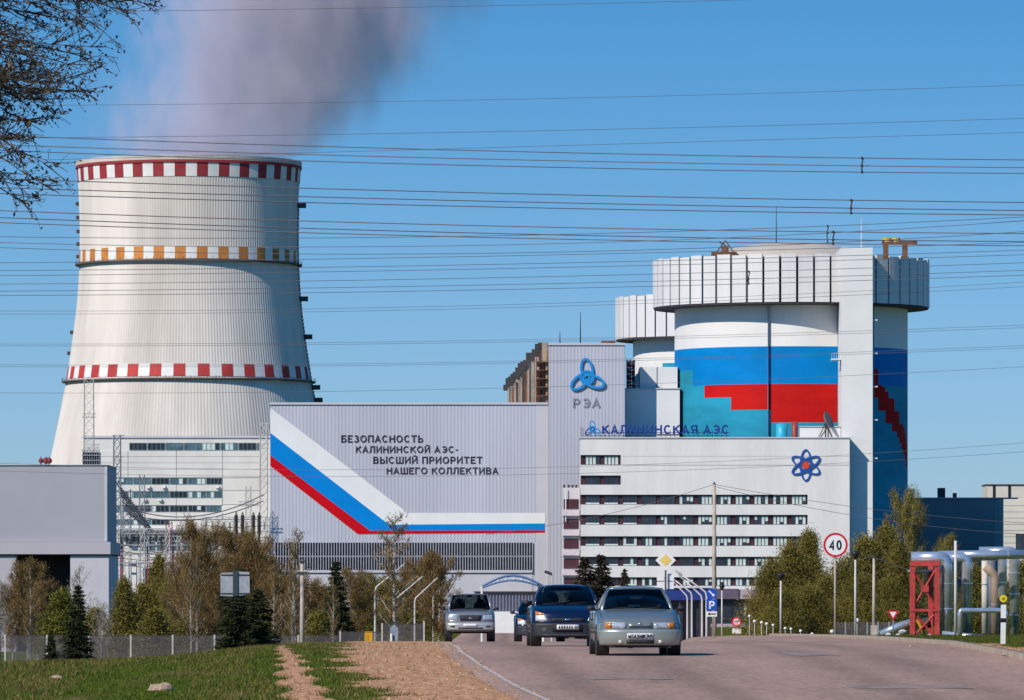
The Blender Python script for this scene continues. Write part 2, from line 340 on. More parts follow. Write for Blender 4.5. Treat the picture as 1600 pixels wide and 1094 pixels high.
def strip(name, dl, fl, fr, dz, mat, nx=12, kind='structure', skirt=0.0):
    ds = np.array(dl); V = []; F = []
    for i, d in enumerate(ds):
        a, b = fl(d), fr(d)
        for k in range(nx + 1):
            x = lerp(a, b, k / nx); V.append((x - (skirt * 2 if k == 0 else 0), d, gz1(x, d) + dz - (skirt if k == 0 else 0)))
    w = nx + 1
    for i in range(len(ds) - 1):
        for k in range(nx): F.append((i * w + k, i * w + k + 1, (i + 1) * w + k + 1, (i + 1) * w + k))
    return tag(link(bpy.data.objects.new(name, mesh_np(name, np.array(V), np.array(F), mat, True))), kind=kind)
dl_road = list(np.arange(-200, 60, 20.0)) + list(np.arange(60, 330, 1.5)) + list(np.geomspace(332, 1240, 40))
def asphalt_material():
    """worn warm grey asphalt: wheel tracks along the lanes, blotches, grit"""
    m = bpy.data.materials.new('asphalt'); m.use_nodes = True; n = m.node_tree.nodes; l = m.node_tree.links; b = n['Principled BSDF']
    b.inputs['Roughness'].default_value = 0.88; b.inputs['Specular IOR Level'].default_value = 0.15
    g = n.new('ShaderNodeNewGeometry'); at = n.new('ShaderNodeAttribute'); at.attribute_name = 'lat'
    def noise(scale, st, det=6):
        mp = n.new('ShaderNodeMapping'); mp.inputs['Scale'].default_value = st; q = n.new('ShaderNodeTexNoise'); q.inputs['Scale'].default_value = scale; q.inputs['Detail'].default_value = det; q.inputs['Roughness'].default_value = 0.68
        l.new(g.outputs['Position'], mp.inputs['Vector']); l.new(mp.outputs[0], q.inputs['Vector']); return q.outputs['Fac']
    def mrange(src, a, b_, c, d_):
        q = n.new('ShaderNodeMapRange'); q.inputs['From Min'].default_value = a; q.inputs['From Max'].default_value = b_; q.inputs['To Min'].default_value = c; q.inputs['To Max'].default_value = d_; l.new(src, q.inputs['Value']); return q.outputs[0]
    def mul(a, b_):
        q = n.new('ShaderNodeMath'); q.operation = 'MULTIPLY'; l.new(a, q.inputs[0]); l.new(b_, q.inputs[1]); return q.outputs[0]
    r = n.new('ShaderNodeValToRGB'); e = r.color_ramp.elements; e[0].position = 0.3; e[0].color = (0.29, 0.190, 0.152, 1); e[1].position = 0.7; e[1].color = (0.45, 0.288, 0.216, 1)
    l.new(noise(0.45, (1, 0.10, 1)), r.inputs['Fac'])
    tr = n.new('ShaderNodeValToRGB'); tr.color_ramp.interpolation = 'EASE'; e = tr.color_ramp.elements; e[0].position = 0.0; e[0].color = (1.12, 1.05, 1.0, 1); e[1].position = 1.0; e[1].color = (1.1, 1.04, 1.0, 1)
    for p, v in ((0.05, 1.08), (0.10, 1.0), (0.17, 0.78), (0.23, 1.02), (0.30, 0.98), (0.36, 0.77), (0.42, 1.02), (0.50, 1.05), (0.58, 1.0), (0.64, 0.80), (0.70, 1.0), (0.78, 0.80), (0.85, 1.0)): q = e.new(p); q.color = (v, v, v, 1)
    wob = n.new('ShaderNodeMath'); wob.operation = 'MULTIPLY_ADD'; wob.inputs[1].default_value = 0.07; l.new(noise(0.3, (0.3, 0.05, 1), 3), wob.inputs[0]); l.new(mrange(at.outputs['Fac'], 0, 1, -0.035, 0.965), wob.inputs[2]); l.new(wob.outputs[0], tr.inputs['Fac'])
    f = mul(mrange(noise(9.0, (1, 0.14, 1)), 0.3, 0.7, 0.80, 1.18), mrange(noise(45.0, (1, 0.14, 1), 3), 0.3, 0.7, 0.82, 1.16))
    f = mul(f, mrange(noise(1.6, (1, 0.08, 1)), 0.62, 0.70, 1.0, 0.80))
    v1 = n.new('ShaderNodeVectorMath'); v1.operation = 'MULTIPLY'; l.new(r.outputs[0], v1.inputs[0]); l.new(tr.outputs[0], v1.inputs[1])
    v2 = n.new('ShaderNodeVectorMath'); v2.operation = 'SCALE'; l.new(v1.outputs[0], v2.inputs[0]); l.new(f, v2.inputs['Scale']); l.new(v2.outputs[0], b.inputs['Base Color'])
    return m
asphalt = asphalt_material()
strip('road', dl_road, lambda d: float(road_l(d)), lambda d: float(road_r(d)), 0.0, asphalt, 40, skirt=0.14)
rd = bpy.data.objects['road'].data; lat_ = rd.attributes.new('lat', 'FLOAT', 'POINT'); lat_.data.foreach_set('value', np.tile(np.arange(41) / 40.0, len(rd.vertices) // 41).astype(np.float32))
linepaint = M('worn_white_line_paint', (0.66, 0.58, 0.52), rough=0.8, scale=3.0, var=0.22, col2=(0.44, 0.34, 0.29))
strip('road_edge_line', list(np.arange(60, 300, 1.5)), lambda d: float(road_l(d)) + 0.50 + 0.012 * math.sin(d * 0.31), lambda d: float(road_l(d)) + 0.575 + 0.012 * math.sin(d * 0.31), 0.008, linepaint, 2)
# kerb on the right: a real step
def kerb():
    V = []; F = []
    ds = list(np.arange(60, 330, 2.0))
    for d in ds:
        x = float(road_r(d)); z = gz1(x, d)
        V += [(x, d, z - 0.1), (x + 0.02, d, z + 0.10), (x + 0.20, d, z + 0.105), (x + 0.22, d, z - 0.1)]
    for i in range(len(ds) - 1):
        for k in range(3): F.append((i * 4 + k, (i + 1) * 4 + k, (i + 1) * 4 + k + 1, i * 4 + k + 1))
    tag(link(bpy.data.objects.new('kerb', mesh_np('kerb', np.array(V), np.array(F), M('kerb_concrete', (0.36, 0.27, 0.2), rough=0.9, scale=2.0, var=0.2)))), kind='structure')
kerb()
# cracks and repaired seams in the asphalt
def crack(name, pts, w):
    V = []; F = []
    for i, (x, d) in enumerate(pts):
        z = gz1(x, d) + 0.006; ww = w * random.uniform(0.6, 1.3)
        V += [(x - ww, d - ww * 2, z), (x + ww, d + ww * 2, z)]
    for i in range(len(pts) - 1): F.append((2 * i, 2 * i + 1, 2 * i + 3, 2 * i + 2))
    tag(link(bpy.data.objects.new(name, mesh_np(name, np.array(V), np.array(F), M('crack_tar', (0.10, 0.078, 0.07), rough=0.9, var=0.1)))), kind='structure')
for (xa, xb, d0) in [(0.4, 9.0, 104.0), (0.2, 5.5, 97.5), (1.5, 9.4, 112.0), (4.2, 9.3, 121.5), (-0.5, 3.8, 118.0)]:
    n_ = int((xb - xa) / 0.35); dd = d0; pts = []
    for i in range(n_ + 1): dd += random.gauss(0, 0.25); pts.append((lerp(xa, xb, i / n_), dd))
    crack('road_crack', pts, 0.007)

def repair(label, x0, x1, d0, d1):
    V = []; F = []; nx, nd = 8, 10
    for j in range(nd + 1):
        d = lerp(d0, d1, j / nd)
        for i in range(nx + 1):
            u = i / nx; x = lerp(x0, x1, u) + 0.04 * math.sin(d * 1.9 + u * 7); V.append((x, d + 0.3 * math.sin(u * 9 + d0), gz1(x, d) + 0.005))
    for j in range(nd):
        for i in range(nx): q = j * (nx + 1) + i; F.append((q, q + 1, q + nx + 2, q + nx + 1))
    tag(link(bpy.data.objects.new('asphalt_repair', mesh_np('asphalt_repair', np.array(V), np.array(F), M('repair_asphalt', (0.31, 0.232, 0.198), rough=0.9, spec=0.1, scale=2.0, var=0.15, stretch=(1, 0.15, 1), fine=0.14), True))), kind='structure')
repair('a', 5.2, 7.0, 97, 99.5); repair('b', 1.2, 2.6, 103.5, 105.5); repair('d', 5.6, 6.6, 128, 139)
# grass blades in the near turf (nobody could count them)
def grass(name, n, xr, dr, hmin, hmax, col, keep, isl=0.45, col2=(0.11, 0.115, 0.03)):
    X = rng.uniform(*xr, n); D = rng.uniform(*dr, n)
    dm = dirt_mask(X, D); ok = rng.uniform(0, 1, n) > dm * 0.985
    ok &= keep(X, D); X, D = X[ok], D[ok]; n = len(X)
    Z = gz(X, D) - 0.012; h = rng.uniform(hmin, hmax, n) * (0.75 + 0.5 * (np.sin(X * 1.3 + D * 0.06) * 0.5 + 0.5)); a = rng.uniform(0, 6.28, n); w = rng.uniform(0.005, 0.012, n)
    lean = rng.normal(0, 0.45, (n, 2)) * h[:, None]
    dx, dy = np.cos(a) * w, np.sin(a) * w
    V = np.empty((n, 3, 3)); V[:, 0] = np.stack([X - dx, D - dy, Z], 1); V[:, 1] = np.stack([X + dx, D + dy, Z], 1)
    V[:, 2] = np.stack([X + lean[:, 0], D + lean[:, 1], Z + h], 1)
    me = mesh_np(name, V.reshape(-1, 3), np.arange(3 * n).reshape(-1, 3), M(name + '_blades', col, rough=0.8, var=0.3, scale=0.8, island=isl, spec=0.0, col2=col2))
    return link(bpy.data.objects.new(name, me))
tag(grass('grass', 120000, (-12, 0.5), (84, 175), 0.035, 0.085, (0.060, 0.105, 0.012), lambda X, D: (X < road_l(D) - 0.2) & (np.abs(X) < D * 0.083 + 0.5)), 'short green and straw coloured grass on the left bank', 'grass', kind='stuff')
tag(grass('dry_grass', 45000, (-12, 0.5), (84, 175), 0.03, 0.10, (0.26, 0.18, 0.07), lambda X, D: (X < road_l(D) - 0.1) & (np.abs(X) < D * 0.083 + 0.5) & (np.sin(X * 2.1 + D * 0.11) + np.sin(X * 0.7 - D * 0.05 + 1) > -0.5), 0.4, (0.14, 0.10, 0.04)), 'straw coloured dead grass among the turf on the left bank', 'grass', kind='stuff')
tag(grass('verge_grass', 45000, (9, 27), (110, 345), 0.04, 0.11, (0.05, 0.06, 0.014), lambda X, D: (X > road_r(D) + 0.35) & (X < D * 0.083 + 0.5)), 'rough olive grass on the verge behind the kerb', 'grass', kind='stuff')

# pebbles and clods on the sandy shoulder (nobody could count them)
def pebbles(n):
    X = rng.uniform(-6, 0.6, n); D = rng.uniform(84, 190, n); ok = (dirt_mask(X, D) > 0.6) & (X < road_l(D) + 0.7); X, D = X[ok], D[ok]; n = len(X); Z = gz(X, D); r = np.abs(rng.normal(0.010, 0.012, n)) + 0.005
    O = np.array([[-1, -1, -0.3], [1, -1, -0.3], [0, 1.2, -0.3], [0.1, 0, 0.9]]); V = np.stack([X, D, Z], 1)[:, None, :] + O[None] * r[:, None, None] * rng.uniform(0.6, 1.4, (n, 4, 3))
    F = (np.arange(n)[:, None, None] * 4 + np.array([[0, 1, 3], [1, 2, 3], [2, 0, 3]])[None]).reshape(-1, 3)
    tag(link(bpy.data.objects.new('gravel', mesh_np('gravel', V.reshape(-1, 3), F, M('gravel_tan', (0.46, 0.285, 0.175), rough=0.9, spec=0.0, var=0.25, scale=8, island=0.4)))), 'loose pebbles and clods on the sandy road shoulder', 'gravel', kind='stuff')
pebbles(8000)
# ------------------------------------------------------------------ cooling tower
concrete_tower = M('tower_concrete', (0.71, 0.65, 0.59), rough=0.85, scale=0.05, var=0.15, stretch=(1, 1, 0.12), spec=0.2)
dark_steel = M('dark_steel', (0.06, 0.055, 0.055), rough=0.6, metal=0.3, var=0.1)
white_paint = M('white_paint', (0.80, 0.79, 0.76), rough=0.6, var=0.05, scale=0.3)
red_band = M('faded_red_paint', (0.50, 0.045, 0.04), rough=0.7, var=0.14, scale=0.15)
dkred_band = M('dark_red_paint', (0.33, 0.03, 0.04), rough=0.7, var=0.14, scale=0.15)
orange_band = M('rusty_orange_paint', (0.62, 0.235, 0.05), rough=0.7, var=0.2, scale=0.12)
def cooling_tower():
    D = 2170.0; cx = X_(295, D); m = D / FPX
    t = thing('cooling_tower', 'huge pale ribbed concrete cooling tower with red and orange checkered bands', 'cooling tower', (cx, D, EYE - 6.2))
    pts = [(243,174.5),(262,173.2),(300,171),(350,169.6),(400,170),(440,172),(480,175.5),(535,182.5),(590,191),(632,199),(680,208.5),(725,218),(800,236),(880,257),(962,279)]
    ys = [p[0] for p in pts]; rs = [p[1] for p in pts]
    # front rim stands nearer than the axis: rows were read on the front, radii on the outline
    def R(y): return float(np.interp(y, ys, rs)) * m
    def Zt(y): return EYE + (HZ - y) * (D - R(y)) / FPX
    n = 2 * 250
    prof = [(R(y), Zt(y)) for y in np.linspace(246, 962, 60)]
    MB().lathe(list(reversed(prof)), n, cx, D, rib=0.085).build('shell', concrete_tower, t)
    inner = [(R(y) - 1.2, Zt(y)) for y in (246, 300, 400)]
    MB().lathe(inner, 96, cx, D).build('inner_shell', concrete_tower, t)
    zt = Zt(246); rt = R(246)
    MB().lathe([(rt + 0.1, zt - 1.3), (rt + 0.45, zt - 1.0), (rt + 0.5, zt + 0.9), (rt - 1.4, zt + 0.9), (rt - 1.4, zt - 0.6)], 128, cx, D).build('rim', M('rim_concrete', (0.62, 0.57, 0.50), rough=0.85, var=0.12, scale=0.1), t)
    def patch(y0, y1, a0, a1, off):
        b = MB(); k = 5
        zz = [Zt(y0), Zt(y1)]; vs = []
        for o in (off, 0.05):
            for j in (0, 1):
                r = R((y0, y1)[j]) + 0.09 + o
                for i in range(k + 1):
                    a = lerp(a0, a1, i / k); vs.append((cx + r * math.sin(a), D - r * math.cos(a), zz[j]))
        w = k + 1; fs = []
        for i in range(k): fs.append((i, w + i, w + i + 1, i + 1)); fs.append((i, i + 1, 2 * w + i + 1, 2 * w + i)); fs.append((w + i, 3 * w + i, 3 * w + i + 1, w + i + 1))
        fs += [(0, 2 * w, 3 * w, w), (k, w + k, 3 * w + k, 2 * w + k)]
        b.add(vs, [tuple(reversed(f)) for f in fs]); return b
    for (y0, y1, mat) in ((253.5, 275, dkred_band), (384.5, 403.5, orange_band), (568, 587.5, red_band)):
        for k in range(32):
            a = -0.025 + k * 2 * math.pi / 32; h = math.pi / 64
            patch(y0, y1, a - h, a + h, 0.16).build('painted_square', mat, t)
            patch(y0, y1, a + h, a + 3 * h, 0.14).build('white_square', white_paint, t)
    MB().lathe([(R(249) + 0.3, Zt(253.4)), (R(249) + 0.55, Zt(253.4)), (R(249) + 0.55, Zt(249)), (R(249) + 0.3, Zt(249))], 128, cx, D).build('red_ring', dkred_band, t)
    for y in (405.5, 590.5):
        r, z = R(y), Zt(y)
        MB().lathe([(r + 0.2, z - 0.45), (r + 1.5, z - 0.35), (r + 1.6, z + 0.1), (r + 0.2, z + 0.1)], 128, cx, D).build('walkway', M('walkway_rust', (0.16, 0.11, 0.09), rough=0.8, var=0.2), t)
        b = MB()
        for k in range(96):
            a = k * 2 * math.pi / 96; b.box(cx + (r + 1.45) * math.sin(a) - 0.05, cx + (r + 1.45) * math.sin(a) + 0.05, D - (r + 1.45) * math.cos(a) - 0.05, D - (r + 1.45) * math.cos(a) + 0.05, z, z + 1.1)
        for zz in (0.6, 1.1): b.lathe([(r + 1.42, z + zz), (r + 1.48, z + zz)], 96, cx, D)
        o = b.build('walkway_railing', dark_steel, t); o['kind'] = 'stuff'
    # ladder and lift shaft on the right flank
    b = MB(); a = math.radians(86)
    for y in np.arange(312, 640, 6.0):
        r = R(y) + 0.5; b.box(cx + r * math.sin(a) - 0.25, cx + r * math.sin(a) + 0.15, D - r * math.cos(a) - 0.3, D - r * math.cos(a) + 0.3, Zt(y) - 0.9, Zt(y) + 0.25)
    b.build('ladder_cage', M('rusty_red_steel', (0.20, 0.05, 0.04), rough=0.7, var=0.2), t)
    for y in (312, 460, 520, 600, 620):
        r = R(y) + 1.3; MB().box(cx + r * math.sin(a) - 1.2, cx + r * math.sin(a) + 1.6, D - r * math.cos(a) - 1.2, D - r * math.cos(a) + 1.2, Zt(y) - 0.7, Zt(y) + 0.9).build('ladder_platform', dark_steel, t)
    for y in (308, 330, 352, 372, 392, 512, 545):     # signal lamp brackets on the left outline
        r = R(y) + 0.4; a2 = math.radians(-88); MB().box(cx + r * math.sin(a2) - 0.9, cx + r * math.sin(a2) + 0.3, D - 0.4, D + 0.4, Zt(y) - 0.6, Zt(y) + 0.6).build('signal_lamp', dark_steel, t)
cooling_tower()

# steam: one soft volume leaning to the right
def steam():
    D = 2170.0; m = D / FPX
    path = [(248,296,158),(240,302,178),(226,325,245),(195,355,300),(150,390,335),(100,425,355),(40,455,370),(-30,490,370),(-110,540,380),(-200,590,390),(-300,650,390)]
    b = MB(); ring = 28; vs = []; fs = []
    for (y, x, r) in path:
        c = P(x, y, D)
        for k in range(ring):
            a = 2 * math.pi * k / ring; vs.append((c.x + r * m * math.cos(a), D + r * m * math.sin(a), c.z))
    n = len(path)
    for i in range(n - 1):
        for k in range(ring): fs.append((i * ring + k, i * ring + (k + 1) % ring, (i + 1) * ring + (k + 1) % ring, (i + 1) * ring + k))
    fs.append(tuple(reversed(range(ring)))); fs.append(tuple(range((n - 1) * ring, n * ring)))
    b.add(vs, fs)
    mt = bpy.data.materials.new('steam'); mt.use_nodes = True; nn = mt.node_tree.nodes; l = mt.node_tree.links; nn.clear()
    out = nn.new('ShaderNodeOutputMaterial'); pv = nn.new('ShaderNodeVolumePrincipled'); l.new(pv.outputs[0], out.inputs['Volume'])
    pv.inputs['Color'].default_value = (0.93, 0.84, 0.97, 1); pv.inputs['Anisotropy'].default_value = -0.25
    g = nn.new('ShaderNodeNewGeometry'); sp = nn.new('ShaderNodeSeparateXYZ'); l.new(g.outputs['Position'], sp.inputs[0])
    def math_(op, a, b_=None, c=None):
        q = nn.new('ShaderNodeMath'); q.operation = op
        for i, v in enumerate((a, b_, c)):
            if v is None: continue
            if isinstance(v, (int, float)): q.inputs[i].default_value = v
            else: l.new(v, q.inputs[i])
        return q.outputs[0]
    z0, z1 = Z_(248, D), Z_(-300, D)
    t = math_('DIVIDE', math_('SUBTRACT', sp.outputs['Z'], z0), z1 - z0)          # 0 at the rim, 1 high up
    # axis of the plume and its spread
    ax = nn.new('ShaderNodeFloatCurve'); cu = ax.mapping.curves[0]
    def t_of(y): return (248 - y) / 548.0
    def setc(node, pts):
        c = node.mapping.curves[0]
        c.points[0].location = pts[0]; c.points[1].location = pts[-1]
        for p in pts[1:-1]: c.points.new(*p)
        node.mapping.update()
    setc(ax, [(t_of(y), x / 1000.0) for (y, x) in [(248,300),(226,325),(195,358),(150,398),(100,430),(40,465),(-30,500),(-110,540),(-200,590),(-300,650)]])
    l.new(t, ax.inputs['Value'])
    axx = math_('MULTIPLY', math_('SUBTRACT', math_('MULTIPLY', ax.outputs[0], 1000.0), CX), m)
    n1 = nn.new('ShaderNodeTexNoise'); n1.inputs['Scale'].default_value = 0.024; n1.inputs['Detail'].default_value = 4; n1.inputs['Roughness'].default_value = 0.55
    mp = nn.new('ShaderNodeMapping'); mp.inputs['Scale'].default_value = (1, 1, 0.55); mp.inputs['Rotation'].default_value = (0, math.radians(25), 0); mp.inputs['Location'].default_value = (37, 11, 5)
    l.new(g.outputs['Position'], mp.inputs['Vector']); l.new(mp.outputs[0], n1.inputs['Vector'])
    wob = math_('MULTIPLY', math_('SUBTRACT', n1.outputs['Fac'], 0.5), 70.0)
    dx = math_('ADD', math_('SUBTRACT', sp.outputs['X'], axx), wob)
    dy = math_('SUBTRACT', sp.outputs['Y'], D)
    rad = math_('DIVIDE', math_('SQRT', math_('ADD', math_('MULTIPLY', dx, dx), math_('MULTIPLY', dy, dy))), math_('MULTIPLY_ADD', t, 0.75, 1.0))
    fall = nn.new('ShaderNodeMapRange'); fall.interpolation_type = 'SMOOTHSTEP'
    fall.inputs['From Min'].default_value = 4.0; fall.inputs['From Max'].default_value = 66.0; fall.inputs['To Min'].default_value = 1.0; fall.inputs['To Max'].default_value = 0.0
    l.new(rad, fall.inputs['Value'])
    nr = nn.new('ShaderNodeMapRange'); nr.inputs['From Min'].default_value = 0.40; nr.inputs['From Max'].default_value = 0.64
    l.new(n1.outputs['Fac'], nr.inputs['Value'])
    n2 = nn.new('ShaderNodeTexNoise'); n2.inputs['Scale'].default_value = 0.065; n2.inputs['Detail'].default_value = 5; n2.inputs['Roughness'].default_value = 0.6; n2.inputs['Distortion'].default_value = 0.6
    l.new(mp.outputs[0], n2.inputs['Vector'])
    # billows: the soft core is eaten into by two sizes of noise, which leaves ragged lobes
    body = math_('ADD', math_('MULTIPLY', fall.outputs[0], 1.25), math_('ADD', math_('MULTIPLY', math_('SUBTRACT', n1.outputs['Fac'], 0.5), 2.5), math_('MULTIPLY', math_('SUBTRACT', n2.outputs['Fac'], 0.5), 2.7)))
    edge = nn.new('ShaderNodeMapRange'); edge.interpolation_type = 'SMOOTHSTEP'; edge.inputs['From Min'].default_value = 0.22; edge.inputs['From Max'].default_value = 1.15; l.new(body, edge.inputs['Value'])
    thin = nn.new('ShaderNodeMapRange'); thin.inputs['From Min'].default_value = 0.05; thin.inputs['From Max'].default_value = 0.30; thin.clamp = True; l.new(fall.outputs[0], thin.inputs['Value'])
    dens = math_('MULTIPLY', math_('MULTIPLY', edge.outputs[0], thin.outputs[0]), 0.036)
    l.new(dens, pv.inputs['Density'])
    o = b.build('steam_plume', mt); tag(o, 'thin mauve steam drifting up from the cooling tower', 'steam', kind='stuff')
steam()

# ------------------------------------------------------------------ turbine hall and the tall block beside it
grey_clad = M('grey_cladding', (0.50, 0.51, 0.585), rough=0.55, metal=0.0, var=0.06, scale=0.12, stretch=(1, 1, 0.08), spec=0.35)
pale_clad = M('pale_cladding', (0.56, 0.55, 0.60), rough=0.55, var=0.05, scale=0.1, spec=0.35)
dark_glass = M('dark_glass', (0.022, 0.026, 0.034), rough=0.12, var=0.25, scale=0.25, spec=0.5)
flag_white = M('flag_white', (0.82, 0.82, 0.82), rough=0.5, var=0.03, scale=0.2)
flag_blue = M('flag_blue', (0.0, 0.235, 0.68), rough=0.7, spec=0.1, var=0.05, scale=0.2)
flag_red = M('flag_red', (0.60, 0.003, 0.012), rough=0.7, spec=0.1, var=0.05, scale=0.2)
letter_dark = M('dark_lettering', (0.035, 0.03, 0.045), rough=0.5, var=0.05)
def corrugated(x0, x1, z0, z1, d, pitch=0.7, depth=0.03):
    b = MB(); n = max(1, round((x1 - x0) / pitch)); p = (x1 - x0) / n; xs = []
    for i in range(n):
        a = x0 + i * p; xs += [(a, 0), (a + p * 0.42, 0), (a + p * 0.5, depth), (a + p * 0.92, depth)]
    xs.append((x1, 0)); vs = []; fs = []
    for z in (z0, z1):
        for (x, y) in xs: vs.append((x, d + y, z))
    w = len(xs)
    for i in range(w - 1): fs.append((i, i + 1, w + i + 1, w + i))
    return b.add(vs, fs)
def turbine_hall():
    D = 1275.0; g = EYE - 6.2; k = D / FPX
    x0, x1 = X_(422, D), X_(856, D); zt = Z_(632, D); sk = -math.tan(math.radians(1.55))   # the block runs back slightly to the left
    t = thing('turbine_hall', 'long grey ribbed turbine hall with white blue red stripe and dark slogan', 'industrial hall', ((x0 + x1) / 2, D, g))
    L = 280
    b = MB(); b.slab([(x0, D + 0.2), (x1, D + 0.2), (x1 + sk * L, D + L), (x0 + sk * L, D + L)], g, zt - 0.25); b.build('wall', grey_clad, t)
    zb = Z_(848, D)
    corrugated(x0, x1, zb, zt, D).build('ribbed_cladding', grey_clad, t)
    MB().box(x0 - 0.1, x1 + 0.05, D - 0.25, D + 0.8, zt - 0.05, zt + 0.4).build('coping', pale_clad, t)
    MB().box(X_(838, D), X_(857, D), D - 0.03, D + 0.02, g, zt - 0.1).build('corner_panel', pale_clad, t)
    # stripe of three colours, folded from diagonal to level
    def poly(name, pts, mat, off): MB().prism([(X_(x, D), Z_(y, D)) for x, y in reversed(pts)], D - off, D - 0.02).build(name, mat, t)
    poly('white_stripe', [(422.5,637.5),(637,801.5),(851.5,801.5),(851.5,818),(608,820),(422.5,676.5)], flag_white, 0.055)
    poly('blue_stripe', [(422.5,676.5),(608,820),(851.5,818),(851.5,828.8),(578,829.4),(422.5,711.5)], flag_blue, 0.06)
    poly('red_stripe', [(422.5,711.5),(578,829.4),(851.5,828.8),(851.5,832.4),(559,834.5),(422.5,728)], flag_red, 0.065)
    for (s, a, c, yb, yc) in (('БЕЗОПАСНОСТЬ', 533, 661, 691.5, 680), ('КАЛИНИНСКОЙ АЭС-', 556, 716, 707.7, 697), ('ВЫСШИЙ ПРИОРИТЕТ', 583, 753.5, 724.5, 713.5), ('НАШЕГО КОЛЛЕКТИВА', 604, 778.5, 741, 730.3)):
        lettering(s, a, c, yb, yc, D - 0.10, 0.09, letter_dark, t, 0.175)
    # long glazed strip with upright fins under the cladding, plain base below
    xa, xb = X_(430, D), X_(832, D); zl = Z_(891, D)
    MB().box(xa, xb, D - 0.04, D + 0.18, zl, zb).build('glazing_strip', dark_glass, t)
    b = MB(); n = 96
    for i in range(n + 1):
        x = lerp(xa, xb, i / n); b.box(x - 0.09, x + 0.09, D - 0.34, D - 0.05, zl, zb)
    b.box(xa, xb, D - 0.30, D - 0.06, lerp(zl, zb, 0.48), lerp(zl, zb, 0.52))
    o = b.build('window_fins', M('fin_grey', (0.36, 0.36, 0.42), rough=0.5, var=0.1), t); o['kind'] = 'stuff'
    corrugated(xb, x1, g, zb, D - 0.02).build('ribbed_cladding', grey_clad, t)
    corrugated(x0, xa, g, zb, D - 0.02).build('ribbed_cladding', grey_clad, t)
    MB().box(xa, xb, D - 0.12, D + 0.15, g, zl).build('base_wall', pale_clad, t)
    MB().box(xa, xb, D - 0.45, D - 0.13, zl - 0.5, zl).build('sill', pale_clad, t)
turbine_hall()

def ring_poly(cx, cz, rx, rz, rot, w, n=40):
    """flat elliptical band: outer and inner outline"""
    o = []; i = []
    for k in range(n):
        a = 2 * math.pi * k / n
        for (lst, f) in ((o, w / 2), (i, -w / 2)):
            x, z = (rx + f) * math.cos(a), (rz + f) * math.sin(a)
            lst.append((cx + x * math.cos(rot) - z * math.sin(rot), cz + x * math.sin(rot) + z * math.cos(rot)))
    return o, i
def add_ring(b, cx, cz, rx, rz, rot, w, y0, y1, n=40):
    o, i = ring_poly(cx, cz, rx, rz, rot, w, n); vs = [(p[0], y0, p[1]) for p in o] + [(p[0], y0, p[1]) for p in i] + [(p[0], y1, p[1]) for p in o] + [(p[0], y1, p[1]) for p in i]
    fs = []
    for k in range(n):
        q = (k + 1) % n
        fs += [(k, q, n + q, n + k), (2 * n + k, 2 * n + q, q, k), (n + k, n + q, 3 * n + q, 3 * n + k)]
    b.add(vs, fs)
def knot_emblem(px, py, half, D, mats, parent, thick=0.3):
    """three leaning loops woven round a small drop"""
    k = D / FPX; cx, cz = X_(px, D), Z_(py, D); r = half * k
    for j in range(3):
        a = math.radians(90 + 120 * j); ox, oz = 0.40 * r * math.cos(a), 0.40 * r * math.sin(a)
        b = MB(); add_ring(b, cx + ox, cz + oz, 0.58 * r, 0.29 * r, a + 0.16, 0.135 * r, D - 0.06 * j - 0.1, D + thick); b.build('emblem_loop', mats[j % len(mats)], parent)
    b = MB(); add_ring(b, cx, cz, 0.34 * r, 0.34 * r, 0, 0.11 * r, D - 0.24, D + thick); b.build('emblem_ring', mats[0], parent)

